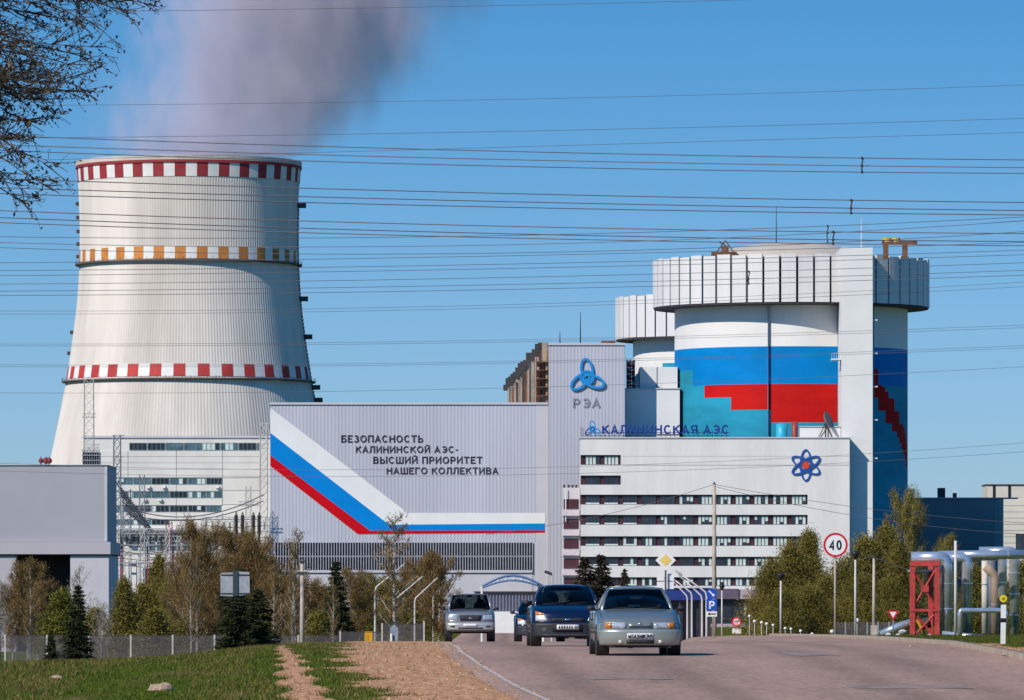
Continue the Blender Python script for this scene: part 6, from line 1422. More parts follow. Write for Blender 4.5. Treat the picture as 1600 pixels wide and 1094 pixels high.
MB().box(x - 0.068, x + 0.078, d - 0.045, d + 0.045, Z_(972.5, d), Z_(966, d)).build('black_band', sign_black, t)
c = P(1567.5, 935.5, d); b = MB(); disc(b, c, 0.087, d - 0.03, d + 0.0, 20); b.build('yellow_disc', M('marker_yellow', (0.75, 0.56, 0.03), rough=0.4, var=0.08), t); b = MB(); disc(b, c, 0.034, d - 0.038, d - 0.031, 14); b.build('disc_mark', M('disc_dark', (0.30, 0.2, 0.02), rough=0.5, var=0), t)
def stone(px, py, wpx, hpx, d, label, seed):
    r = np.random.default_rng(seed); k = d / FPX; x = X_(px, d); z = gz1(x, d); b = MB(); b.sphere((0, 0, 0), 1.0, 12, 8)
    b.v = [tuple(np.array(v) * np.array([wpx * k / 2, wpx * k / 2.4, hpx * k]) * (1 + r.normal(0, 0.09)) + np.array([0.12 * v[2] * wpx * k, 0, -0.02])) for v in b.v]
    o = tag(link(bpy.data.objects.new('field_stone', b.mesh('field_stone', M('stone_tan', (0.42, 0.30, 0.20), rough=0.9, scale=6, var=0.25, bump=0.3)))), label, 'stone'); o.location = (x, d, z)
stone(250, 1082, 44, 15, 95.5, 'large tan field stone lying in the near grass', 1); stone(86, 1064, 26, 8, 103, 'small flat stone in the grass near the left edge', 2); stone(460, 1012, 9, 4, 190, 'small pale stone at the head of the narrow path', 3); stone(1422, 1019, 7, 4, 150, 'small dark stone on the sandy strip behind the kerb', 4)

# ------------------------------------------------------------------ heating pipes
silver = M('pipe_foil', (0.66, 0.68, 0.73), rough=0.20, metal=0.7, scale=1.2, var=0.12, stretch=(1, 1, 2.5), bump=0.15)
redframe = M('frame_red', (0.52, 0.055, 0.05), rough=0.55, scale=2, var=0.2)
def pipe(label, pts, r, d, seams=True, mat=None):
    base = Vector(pts[0]); t = thing('heating_pipe', label, 'pipe', (base.x, base.y, min(p[2] for p in pts)))
    pts = [Vector(p) for p in pts]; path = [pts[0]]
    for i in range(1, len(pts) - 1):           # rounded elbows
        a, c, e = pts[i - 1], pts[i], pts[i + 1]; ra = min(r * 1.05, (a - c).length * 0.48, (e - c).length * 0.48); u, v = (a - c).normalized(), (e - c).normalized()
        for k in range(7):
            s = k / 6; path.append((c + u * ra * (1 - s)) * (1 - s) + (c + v * ra * s) * s if False else (1 - s) ** 2 * (c + u * ra) + 2 * s * (1 - s) * c + s * s * (c + v * ra))
    path.append(pts[-1]); b = MB(); b.tube(path, r, 16); b.build('jacket', mat or silver, t, True)
    if seams:
        for i in range(len(pts) - 1):
            a, c = pts[i], pts[i + 1]; L = (c - a).length; n = int(L / 1.1); v = (c - a).normalized()
            for k in range(1, n): q = a.lerp(c, k / n); MB().tube([q - v * 0.03, q + v * 0.03], r + 0.012, 16).build('seam_band', silver, t)
    return t
d = 330.0; gr = lambda px: gz1(X_(px, d), d)
pipe('thick silver pipe bending down beside the red frame', [P(1424, 872, d), P(1478, 872, d), P(1478, 991, d)], 0.33, d)
pipe('second thick silver pipe bending down, just right of thin pole', [P(1480, 872, d + 1.6), P(1511, 872, d + 1.6), P(1511, 990, d + 1.6)], 0.28, d)
pipe('long level silver pipe behind, ending in the fourth downpipe', [P(1500, 869, d + 4), P(1566, 869, d + 4), P(1566, 992, d + 4)], 0.24, d)
pipe('rightmost silver downpipe near the edge of the picture', [P(1530, 862, d + 6), P(1585, 862, d + 6), P(1585, 994, d + 6)], 0.26, d)
pipe('low silver rail pipe forming a gate before the downpipes', [P(1500, 997, d - 2), P(1500, 954, d - 2), P(1571, 954, d - 2), P(1571, 992, d - 2)], 0.13, d)
pipe('lagged orange brown pipe between the silver downpipes', [P(1540, 885, d + 8), P(1555, 900, d + 8), P(1555, 990, d + 8)], 0.24, d, mat=M('lagging_tan', (0.36, 0.26, 0.19), rough=0.7, var=0.15))
pipe('pale thinner pipe behind the lagged brown pipe', [P(1539, 875, d + 9), P(1539, 990, d + 9)], 0.18, d, mat=M('pipe_cream', (0.6, 0.55, 0.47), rough=0.6, var=0.15))
pipe('dark upright pipe right of the lagged brown pipe', [P(1548, 868, d + 12), P(1548, 990, d + 12)], 0.26, d, mat=M('pipe_slate', (0.14, 0.16, 0.2), rough=0.6, var=0.15))
pipe('level silver pipe lying low on the ground below the downpipes', [P(1376, 992, d + 3), P(1402, 980, d + 3), P(1428, 972, d + 3)], 0.22, d, seams=False)
pipe('upper level silver run passing behind all the downpipes', [P(1466, 868, d + 2.6), P(1612, 866, d + 2.6)], 0.24, d)
pipe('long low silver pipe along the foot of the downpipes', [P(1472, 990, d - 1), P(1545, 997, d - 1), P(1640, 1000, d - 1)], 0.14, d, seams=False)
t = thing('red_pipe_frame', 'red steel trestle with crossed braces carrying the thick silver pipes', 'trestle', P(1441, 998, d))
za, zb_ = gr(1430) - 0.05, Z_(884, d)
for (px, dy) in ((1425, 0), (1463, 0), (1430, 3.0), (1459, 3.0)): MB().box(X_(px, d) - 0.12, X_(px, d) + 0.12, d + dy - 0.62, d + dy - 0.38, za, zb_).build('leg', redframe, t)
for y in (884, 955): MB().box(X_(1421, d), X_(1467, d), d - 0.66, d - 0.34, Z_(y, d) - 0.02, Z_(y, d) + (0.24 if y == 884 else 0.12)).build('beam', redframe, t)
for (p, q) in (((1427, 890), (1462, 950)), ((1462, 890), (1427, 950)), ((1427, 958), (1462, 996)), ((1462, 958), (1427, 996))): MB().tube([P(*p, d - 0.5), P(*q, d - 0.5)], 0.055, 4).build('brace', redframe, t)
MB().box(X_(1438, d), X_(1450, d), d - 0.58, d - 0.42, Z_(925, d), Z_(915, d)).build('gusset', redframe, t)
MB().box(X_(1424, d), X_(1464, d), d - 0.3, d + 3, Z_(893, d), Z_(890, d)).build('walkway', pale_steel, t)
t = thing('marker_pole', 'thin pale pole standing before the second thick silver pipe', 'pole', (X_(1493, d - 6), d - 6, gr(1493))); MB().tube([(X_(1493, d - 6), d - 6, gr(1493) - 0.1), P(1493, 845, d - 6)], 0.075, 8).build('post', lamp_white, t, True)
t = thing('valve_gear', 'orange and black valve drum under the red pipe trestle', 'valve', P(1447, 990, d + 1)); MB().tube([P(1441, 975, d + 1), P(1453, 972, d + 1)], 0.30, 14).build('drum', dark_steel, t); MB().tube([P(1433, 968, d + 0.4), P(1445, 992, d + 0.4)], 0.09, 8).build('lever', M('valve_orange', (0.7, 0.3, 0.03), rough=0.5, var=0.1), t)
random.seed(77)
for i, (px, py, w, h) in enumerate(((1388, 990, 9, 5), (1403, 992, 11, 6), (1411, 985, 14, 5), (1431, 994, 9, 5), (1452, 992, 10, 5))):
    t = thing('white_bundle', ords[i] + ' white wrapped bundle from the left at the foot of red trestle', 'bundle', (X_(px, d - 3), d - 3, gr(px)), 'white wrapped bundles by the trestle'); b = MB(); b.sphere((X_(px, d - 3), d - 3, Z_(py, d - 3)), 1.0, 10, 7)
    c = np.array([X_(px, d - 3), d - 3, Z_(py + 2, d - 3)]); b.v = [tuple(c + (np.array(v) - np.array([c[0], c[1], Z_(py, d - 3)])) * np.array([w * 0.033 / 2, 0.25, h * 0.033 / 1.6]) * random.uniform(0.85, 1.15)) for v in b.v]; b.build('wrap', M('wrap_white', (0.72, 0.7, 0.68), rough=0.6, var=0.2, scale=3), t)
# ------------------------------------------------------------------ cars (front towards -y, origin on the ground at the middle)
tyre_m = M('tyre_rubber', (0.018, 0.017, 0.018), rough=0.85, var=0.2, scale=8); rim_m = M('wheel_steel', (0.42, 0.42, 0.43), rough=0.35, metal=0.6, var=0.1)
trim_m = M('black_trim', (0.022, 0.022, 0.025), rough=0.6, var=0.15, scale=6); inner_m = M('car_interior', (0.018, 0.017, 0.019), rough=0.8, var=0.2); seat_m = M('seat_fabric', (0.035, 0.035, 0.045), rough=0.9, var=0.2)
chrome_m = M('chrome', (0.75, 0.75, 0.76), rough=0.12, metal=1.0, var=0); lens_m = M('headlamp_lens', (0.62, 0.64, 0.66), rough=0.10, metal=0.45, var=0.25, scale=12); amber_m = M('amber_lens', (0.60, 0.19, 0.03), rough=0.15, var=0.1); plate_m = M('number_plate', (0.75, 0.75, 0.74), rough=0.4, var=0.04)
lamp_on = M('fog_lamp', (0.9, 0.86, 0.72), rough=0.1, metal=0.4, var=0)
def car_glass():
    if 'car_glass' in MATS: return MATS['car_glass']
    m = bpy.data.materials.new('car_glass'); m.use_nodes = True; n = m.node_tree.nodes; l = m.node_tree.links; n.clear()
    o = n.new('ShaderNodeOutputMaterial'); mx = n.new('ShaderNodeMixShader'); tr = n.new('ShaderNodeBsdfTransparent'); tr.inputs['Color'].default_value = (0.5, 0.55, 0.55, 1); gl = n.new('ShaderNodeBsdfGlossy'); gl.inputs['Roughness'].default_value = 0.03; gl.inputs['Color'].default_value = (0.8, 0.85, 0.9, 1)
    fr = n.new('ShaderNodeFresnel'); fr.inputs['IOR'].default_value = 1.13; l.new(fr.outputs[0], mx.inputs['Fac']); l.new(tr.outputs[0], mx.inputs[1]); l.new(gl.outputs[0], mx.inputs[2]); l.new(mx.outputs[0], o.inputs['Surface'])
    MATS['car_glass'] = m; return m
def paint(name, col, metal=0.5, rough=0.28): return M(name, col, rough=rough, metal=metal, var=0.06, scale=1.5, coat=0.8, spec=0.5)
def loft(b, st, sh=0.10):
    """closed body shell from stations (y, half width, bottom, top)"""
    rings = []
    for (y, w, zb, zt) in st:
        zs = zt - sh * 0.55; h = [(0, zb), (w * 0.72, zb), (w * 0.93, zb + 0.04), (w, zb + 0.14), (w * 1.005, lerp(zb, zs, 0.55)), (w * 0.99, zs - 0.03), (w * 0.955, zs + 0.02), (w * 0.86, zt - 0.005), (w * 0.5, zt + 0.018), (0, zt + 0.025)]
        rings.append([(x, y, z) for x, z in h] + [(-x, y, z) for x, z in reversed(h[1:-1])])
    n = len(rings[0]); vs = [v for r in rings for v in r]; fs = []
    for i in range(len(rings) - 1):
        for k in range(n): fs.append((i * n + k, (i + 1) * n + k, (i + 1) * n + (k + 1) % n, i * n + (k + 1) % n))
    fs.append(tuple(range(n))); fs.append(tuple(reversed(range((len(rings) - 1) * n, len(rings) * n)))); b.add(vs, fs); return b
def patch4(c, n, m, f, th):
    """curved plate through four corners (x,z): bottom-left, bottom-right, top-right, top-left; f gives y"""
    b = MB(); vs = []
    for back in (0, 1):
        for j in range(m + 1):
            for i in range(n + 1):
                u, v = i / n, j / m; x = lerp(lerp(c[0][0], c[1][0], u), lerp(c[3][0], c[2][0], u), v); z = lerp(lerp(c[0][1], c[1][1], u), lerp(c[3][1], c[2][1], u), v); vs.append((x, f(x, z) + back * th, z))
    w = n + 1; K = w * (m + 1); fs = []
    for j in range(m):
        for i in range(n): q = j * w + i; fs.append((q, q + 1, q + w + 1, q + w)); fs.append((K + q, K + q + w, K + q + w + 1, K + q + 1))
    for i in range(n): fs.append((i, K + i, K + i + 1, i + 1)); q = m * w + i; fs.append((q, q + 1, K + q + 1, K + q))
    for j in range(m): q = j * w; fs.append((q, q + w, K + q + w, K + q)); q = j * w + n; fs.append((q, K + q, K + q + w, q + w))
    return b.add(vs, fs)
def sheet(name, pts, mat, parent, bulge=0.0, n=6, m=4, th=0.006):
    """bulged plate through four 3-D corners"""
    A, B, C_, D_ = [Vector(p) for p in pts]; nrm_ = (B - A).cross(D_ - A).normalized(); b = MB(); vs = []
    for back in (0, 1):
        for j in range(m + 1):
            for i in range(n + 1):
                u, v = i / n, j / m; p = A.lerp(B, u).lerp(D_.lerp(C_, u), v); vs.append(p + nrm_ * (bulge * 16 * u * (1 - u) * v * (1 - v) + bulge * 2 * u * (1 - u)) - nrm_ * th * back)
    w = n + 1; K = w * (m + 1); fs = []
    for j in range(m):
        for i in range(n): q = j * w + i; fs.append((q, q + 1, q + w + 1, q + w)); fs.append((K + q, K + q + w, K + q + w + 1, K + q + 1))
    b.add(vs, fs); return b.build(name, mat, parent, True)
def wheels(t, W, yf, yr, r, wd, arch=True):
    for (y, side) in ((yf, -1), (yf, 1), (yr, -1), (yr, 1)):
        x1 = side * (W - 0.015); x0 = side * (W - wd); b = MB()
        prof = [(x0, r * 0.62), (x0, r * 0.93), (lerp(x0, x1, 0.12), r), (lerp(x0, x1, 0.88), r), (x1, r * 0.93), (x1, r * 0.66)]
        n = 24; vs = [(px, y + rr * math.sin(2 * math.pi * k / n), r + rr * math.cos(2 * math.pi * k / n)) for (px, rr) in prof for k in range(n)]; fs = []
        for i in range(len(prof) - 1):
            for k in range(n): fs.append((i * n + k, i * n + (k + 1) % n, (i + 1) * n + (k + 1) % n, (i + 1) * n + k))
        fs.append(tuple(range(n))); b.add(vs, fs); wh = b.build('wheel', tyre_m, t, True)
        MB().tube([(x1 - side * 0.05, y, r), (x1 - side * 0.02, y, r), (x1 - side * 0.012, y, r)], [r * 0.64, r * 0.64, r * 0.12], 18).build('rim', rim_m, wh)
        if arch:
            MB().tube([(side * (W - 0.25), y, r + 0.02), (side * (W + 0.004), y, r + 0.02)], r * 1.16, 24).build('wheel_arch', trim_m, t)
def make_car(name, label, P_):
    t = thing(name, label, P_.get('cat', 'car')); pm = P_['paint']; W = P_['W']; L2 = P_['L'] / 2
    loft(MB(), P_['st'], P_.get('sh', 0.10)).build('body', pm, t, True)
    wheels(t, W, P_['axle'][0], P_['axle'][1], P_['tyre'][0], P_['tyre'][1])
    (wb, yb, zb), (wt, yt, zt), (wrt, yrt, zrt), (wrb, yrb, zrb) = P_['cab']          # windscreen base, windscreen head, rear head, rear base
    # roof
    b = MB(); n = 8; m = 6; vs = []
    for back in (0, 1):
        for j in range(m + 1):
            for i in range(n + 1):
                u, v = i / n * 2 - 1, j / m; w = lerp(wt, wrt, v) + 0.025; y = lerp(yt - 0.03, yrt + 0.04, v) + 0.05 * (u * u) * (1 if v < 0.01 else 0); z = lerp(zt, zrt, v) + P_['crown'] * (1 - abs(u) ** 2.6) * (1 - abs(2 * v - 1) ** 3 * 0.75)
                vs.append((u * w, y, z - back * 0.035))
    w_ = n + 1; K = w_ * (m + 1); fs = []
    for j in range(m):
        for i in range(n): q = j * w_ + i; fs.append((q, q + 1, q + w_ + 1, q + w_)); fs.append((K + q, K + q + w_, K + q + w_ + 1, K + q + 1))
    for i in range(n): fs.append((i, K + i, K + i + 1, i + 1)); q = m * w_ + i; fs.append((q, q + 1, K + q + 1, K + q))
    for j in range(m): q = j * w_; fs.append((q, q + w_, K + q + w_, K + q)); q = j * w_ + n; fs.append((q, K + q, K + q + w_, q + w_))
    b.add(vs, fs).build('roof', pm, t, True)
    for s in (-1, 1):
        MB().tube([(s * wb, yb, zb - 0.05), (s * lerp(wb, wt, 0.5) + s * 0.015, lerp(yb, yt, 0.5), lerp(zb, zt, 0.5)), (s * (wt - 0.012), yt + 0.03, zt - 0.03)], P_.get('pillar', 0.035), 6).build('pillar', pm, t, True)
        ym = lerp(yt, yrt, 0.42); MB().tube([(s * lerp(wb, wrb, 0.5), ym - 0.05, zb - 0.03), (s * lerp(wt, wrt, 0.45), ym, zt)], 0.035, 6).build('pillar', trim_m, t, True)
        MB().tube([(s * wrb, yrb, zrb - 0.05), (s * (wrt - 0.03), yrt, zrt - 0.05)], 0.06, 6).build('pillar', pm, t, True)
        e = 0.012
        sheet('side_window', [(s * (wb + e), yb + 0.05, zb), (s * (lerp(wb, wrb, 0.5) + e), ym - 0.05, zb + 0.01), (s * (lerp(wt, wrt, 0.45) + e), ym, zt - 0.02), (s * (wt + e), yt + 0.05, zt - 0.02)], car_glass(), t, 0.0)
        sheet('side_window', [(s * (lerp(wb, wrb, 0.5) + e), ym + 0.03, zb + 0.01), (s * (wrb + e), yrb - 0.1, zrb), (s * (wrt + e), yrt - 0.03, zrt - 0.02), (s * (lerp(wt, wrt, 0.45) + e), ym + 0.05, zt - 0.02)], car_glass(), t, 0.0)
        # mirror
        mr = MB(); mx, my, mz = s * (W + 0.075), yb + 0.33, zb + P_.get('mirror', 0.02); mr.sphere((mx, my, mz), 1.0, 10, 7); mr.v = [(mx + (v[0] - mx) * 0.088, my + (v[1] - my) * 0.06, mz + (v[2] - mz) * 0.06) for v in mr.v]; mr.tube([(s * (W - 0.12), my + 0.02, mz - 0.05), (mx, my, mz - 0.02)], 0.022, 5); mr.build('mirror', P_.get('mirror_mat', trim_m), t, True)
    sheet('windscreen', [(-wb + 0.02, yb - 0.012, zb), (wb - 0.02, yb - 0.012, zb), (wt - 0.012, yt - 0.015, zt - 0.015), (-wt + 0.012, yt - 0.015, zt - 0.015)], car_glass(), t, 0.035, 10, 5)
    sheet('rear_window', [(wrb - 0.03, yrb + 0.01, zrb), (-wrb + 0.03, yrb + 0.01, zrb), (-wrt + 0.02, yrt + 0.02, zrt - 0.02), (wrt - 0.02, yrt + 0.02, zrt - 0.02)], car_glass(), t, 0.02)
    # inside: tub, dashboard, seats, wheel, mirror
    ib = MB(); ib.box(-wb + 0.05, wb - 0.05, yb + 0.03, yrb - 0.06, zb - 0.06, zb + 0.012); ib.box(-wb + 0.10, wb - 0.10, yb + 0.10, yb + 0.5, zb - 0.02, zb + 0.055); it = ib.build('dashboard', inner_m, t)
    sy = lerp(yt, yrt, 0.28)
    for s in (-1, 1):
        sb = MB(); c = (s * wb * 0.5, sy, zb + 0.13); sb.sphere(c, 1.0, 10, 7); sb.v = [(c[0] + (v[0] - c[0]) * 0.24, c[1] + (v[1] - c[1]) * 0.07, c[2] + (v[2] - c[2]) * 0.20) for v in sb.v]; h = (c[0], sy + 0.02, zb + 0.34); k = len(sb.v); sb.sphere(h, 1.0, 8, 6); sb.v[k:] = [(h[0] + (v[0] - h[0]) * 0.12, h[1] + (v[1] - h[1]) * 0.06, h[2] + (v[2] - h[2]) * 0.075) for v in sb.v[k:]]; sb.build('seat', seat_m, t, True)
    b = MB(); c = Vector((wb * 0.5, yb + 0.58, zb + 0.05)); b.tube([c + Vector((0.18 * math.cos(a), -0.05 * math.sin(a), 0.17 * math.sin(a))) for a in np.linspace(0, 2 * math.pi, 17)], 0.016, 5); b.build('steering_wheel', trim_m, t)
    b = MB(); b.box(-0.11, 0.11, yt + 0.05, yt + 0.08, zt - 0.10, zt - 0.045); b.build('rear_view_mirror', trim_m, t)
    MB().tube([(-wb * 0.75, yb - 0.03, zb + 0.01), (-wb * 0.1, yb + 0.01, zb + 0.045)], 0.010, 4).build('wiper', trim_m, t); MB().tube([(wb * 0.0, yb - 0.03, zb + 0.01), (wb * 0.65, yb + 0.01, zb + 0.045)], 0.010, 4).build('wiper', trim_m, t)
    return t
def front(t, f, name, c, mat, off=0.0, th=0.05, n=8, m=3, parent=None):
    return patch4(c, n, m, lambda x, z: f(x, z) - off, th).build(name, mat, parent or t, True)
def bonnet(t, f, w0, w1, z0, y1, z1, mat, arch=0.03):
    """bonnet skin from the top edge of the front panel back to the windscreen"""
    b = MB(); n = 12; m = 8; vs = []
    for back in (0, 1):
        for j in range(m + 1):
            v = j / m
            for i in range(n + 1):
                u = i / n * 2 - 1; w = lerp(w0, w1, min(1, v * 3)); x = u * w; ya = f(x, z0) + 0.004; z = lerp(z0, z1, v ** 0.8) + arch * math.sin(math.pi * v ** 0.7) * 0.6 + 0.03 * (1 - u * u) * min(1, v * 4) - 0.012 * abs(u) ** 6
                vs.append((x, lerp(ya, y1, v), z - back * 0.03))
    w_ = n + 1; K = w_ * (m + 1); fs = []
    for j in range(m):
        for i in range(n): q = j * w_ + i; fs.append((q, q + 1, q + w_ + 1, q + w_)); fs.append((K + q, K + q + w_, K + q + w_ + 1, K + q + 1))
    for i in range(n): fs.append((i, K + i, K + i + 1, i + 1))
    for j in range(m): q = j * w_; fs.append((q, q + w_, K + q + w_, K + q)); q = j * w_ + n; fs.append((q, K + q, K + q + w_, q + w_))
    b.add(vs, fs).build('bonnet', mat, t, True)
def seams(t, W, yb, zb, yf, z0, wb, doors, ztop):
    for s_ in (-1, 1):
        MB().tube([(s_ * wb * 0.995, lerp(yf, yb, u) , lerp(z0, zb, u ** 0.8) + 0.022 + 0.012 * math.sin(math.pi * u)) for u in np.linspace(0.12, 0.97, 7)], 0.0045, 4).build('bonnet_seam', trim_m, t)
        for y in doors: MB().box(s_ * (W + 0.0075), s_ * (W - 0.03), y - 0.004, y + 0.004, 0.30, ztop).build('door_seam', trim_m, t)
        for y in doors[1:]: MB().box(s_ * (W + 0.03), s_ * (W - 0.01), y - 0.24, y - 0.08, ztop - 0.16, ztop - 0.125).build('door_handle', trim_m, t)
def mirror_c(c): return [(-c[1][0], c[1][1]), (-c[0][0], c[0][1]), (-c[3][0], c[3][1]), (-c[2][0], c[2][1])]
def place(t, px, d, heading, y_shift=0.0):
    x = X_(px, d); ln = t['length']; del t['length']; t.location = (x, d + ln / 2, gz1(x, d + 0.9)); t.rotation_euler = (math.atan((gz1(x, d + ln - 0.8) - gz1(x, d + 0.8)) / (ln - 1.6)), 0, math.radians(heading))

# --- silver blue sedan
silver_blue = paint('silver_blue_paint', (0.23, 0.255, 0.25), 0.45, 0.32)
def sedan():
    W = 0.84; yf = -2.13
    Q = dict(paint=silver_blue, W=W, L=4.26, axle=(-1.32, 1.17), tyre=(0.285, 0.18), crown=0.05, pillar=0.04, mirror=0.02,
        st=[(-1.86, 0.825, 0.20, 0.69), (-1.75, 0.835, 0.19, 0.72), (-1.4, 0.84, 0.19, 0.82), (-1.02, 0.84, 0.19, 0.915), (-0.3, 0.84, 0.19, 0.925), (0.6, 0.84, 0.19, 0.935), (1.25, 0.84, 0.2, 0.965), (1.7, 0.83, 0.22, 0.99), (2.02, 0.79, 0.28, 0.97), (2.12, 0.68, 0.36, 0.85)],
        cab=[(0.705, -1.02, 0.93), (0.545, -0.28, 1.355), (0.52, 0.72, 1.35), (0.66, 1.36, 0.99)])
    t = make_car('sedan_car', 'silver blue sedan leading the row of cars on the road', Q)
    f = lambda x, z: yf + 0.22 * (abs(x) / W) ** 3.2 + (0.0 if z < 0.52 else 0.055 + 0.35 * max(0, z - 0.64))
    fb = lambda x, z: yf - 0.02 + 0.24 * (abs(x) / W) ** 3.2 + 0.05 * max(0, (0.34 - z) / 0.15)
    front(t, f, 'front_panel', [(-0.80, 0.50), (0.80, 0.50), (0.78, 0.70), (-0.78, 0.70)], silver_blue, 0.0, 0.12, 14, 4)
    bonnet(t, f, 0.785, 0.80, 0.695, -0.99, 0.925, silver_blue)
    bump = front(t, fb, 'bumper', [(-0.80, 0.215), (0.80, 0.215), (0.825, 0.525), (-0.825, 0.525)], paint('bumper_silver', (0.33, 0.36, 0.33), 0.4, 0.34), 0.01, 0.2, 16, 6)
    for c in ([(-0.70, 0.545), (-0.275, 0.54), (-0.27, 0.665), (-0.69, 0.668)],):
        for cc, sd in ((c, -1), (mirror_c(c), 1)):
            h = front(t, f, 'headlight', cc, lens_m, 0.012, 0.03, 8, 2)
            e = 0.70; a = [(-e, 0.548), (-0.565, 0.547), (-0.565, 0.664), (-e + 0.01, 0.665)]; front(t, f, 'indicator', a if sd < 0 else mirror_c(a), amber_m, 0.018, 0.02, 3, 2, h)
    g = front(t, f, 'grille', [(-0.25, 0.548), (0.25, 0.548), (0.24, 0.665), (-0.24, 0.665)], silver_blue, 0.015, 0.04, 6, 2)
    front(t, f, 'grille_slot', [(-0.215, 0.572), (0.215, 0.572), (0.21, 0.60), (-0.21, 0.60)], trim_m, 0.022, 0.02, 6, 1, g); front(t, f, 'badge', [(-0.045, 0.625), (0.045, 0.625), (0.045, 0.65), (-0.045, 0.65)], chrome_m, 0.022, 0.02, 2, 1, g)
    front(t, f, 'panel_gap', [(-0.79, 0.524), (0.79, 0.524), (0.79, 0.534), (-0.79, 0.534)], trim_m, 0.006, 0.02, 14, 1)
    pl = front(t, fb, 'number_plate', [(-0.26, 0.335), (0.26, 0.335), (0.26, 0.452), (-0.26, 0.452)], plate_m, 0.028, 0.015, 6, 1)
    letters_at('М142МК', -0.245, 0.10, 0.352, 0.435, yf - 0.062, 0.012, sign_black, pl, 0.17, 'plate_character')
    letters_at('69', 0.145, 0.232, 0.372, 0.435, yf - 0.062, 0.012, sign_black, pl, 0.18, 'plate_character')
    MB().box(0.121, 0.128, yf - 0.066, yf - 0.05, 0.338, 0.449).build('plate_divider', sign_black, pl)
    front(t, fb, 'lower_grille', [(-0.27, 0.245), (0.27, 0.245), (0.28, 0.315), (-0.28, 0.315)], trim_m, 0.016, 0.03, 6, 1)
    for s in (-1, 1):
        b = MB(); y = fb(0.40, 0.28) - 0.03; b.tube([(s * 0.40, y + 0.05, 0.285), (s * 0.40, y, 0.285), (s * 0.40, y - 0.006, 0.285)], [0.036, 0.036, 0.02], 12); b.build('fog_lamp', lamp_on, t, True)
        MB().box(s * (W + 0.006), s * (W - 0.02), -1.0, 1.0, 0.44, 0.49).build('side_moulding', trim_m, t)
    MB().box(-0.62, 0.62, yf + 0.10, yf + 0.3, 0.165, 0.215).build('front_apron', trim_m, t)
    MB().tube([(-0.17, yf + 0.5, 0.20), (-0.17, yf + 0.5, 0.15)], 0.05, 8).build('tow_eye', trim_m, t)
    seams(t, W, -0.99, 0.925, -2.0, 0.695, 0.78, (-0.78, 0.32, 1.15), 0.86)
    t['length'] = 4.26; return t
sed = sedan(); place(sed, 994, 128, 2.2)

# driver of the silver sedan: one skinned figure, hands on the wheel
def driver():
    V = [(0.352,0.18,0.62),(0.352,0.16,0.82),(0.352,0.12,0.98),(0.352,0.09,1.05),(0.352,0.06,1.15),(0.352,0.05,1.24), (0.20,0.12,0.96),(0.16,-0.06,0.86),(0.22,-0.36,0.97),(0.235,-0.43,1.01), (0.505,0.12,0.96),(0.54,-0.06,0.86),(0.49,-0.36,0.97),(0.475,-0.43,1.01), (0.27,0.05,0.56),(0.27,-0.3,0.60),(0.44,0.05,0.56),(0.44,-0.3,0.60)]
    E = [(0,1),(1,2),(2,3),(3,4),(4,5),(2,6),(6,7),(7,8),(8,9),(2,10),(10,11),(11,12),(12,13),(0,14),(14,15),(0,16),(16,17)]
    R = [0.15,0.16,0.14,0.055,0.085,0.075,0.065,0.05,0.036,0.034,0.065,0.05,0.036,0.034,0.09,0.07,0.09,0.07]
    me = bpy.data.meshes.new('person'); me.from_pydata([Vector(v) for v in V], E, []); o = bpy.data.objects.new('person', me); COL.objects.link(o)
    sk = o.modifiers.new('skin', 'SKIN'); sub = o.modifiers.new('sub', 'SUBSURF'); sub.levels = 1; sub.render_levels = 1
    for i, s in enumerate(me.skin_vertices[0].data): s.radius = (R[i], R[i]); s.use_root = (i == 0)
    bpy.context.view_layer.update(); nm = bpy.data.meshes.new_from_object(o.evaluated_get(bpy.context.evaluated_depsgraph_get())); bpy.data.objects.remove(o)
    skin = M('skin', (0.42, 0.25, 0.18), rough=0.6, var=0.08); cloth = M('dark_jumper', (0.03, 0.018, 0.022), rough=0.9, var=0.2); hair = M('dark_hair', (0.03, 0.02, 0.015), rough=0.8, var=0.1)
    nm.materials.clear(); [nm.materials.append(q) for q in (cloth, skin, hair)]
    for p in nm.polygons:
        c = p.center; p.use_smooth = True; p.material_index = 2 if (c.z > 1.22 or (c.z > 1.12 and c.y > 0.08)) else (1 if (c.z > 1.05 or c.y < -0.37) else 0)
    o = bpy.data.objects.new('person', nm); COL.objects.link(o); o.location = sed.location; o.rotation_euler = sed.rotation_euler
    tag(o, 'driver in dark clothes behind the wheel of the silver sedan', 'person')
driver()

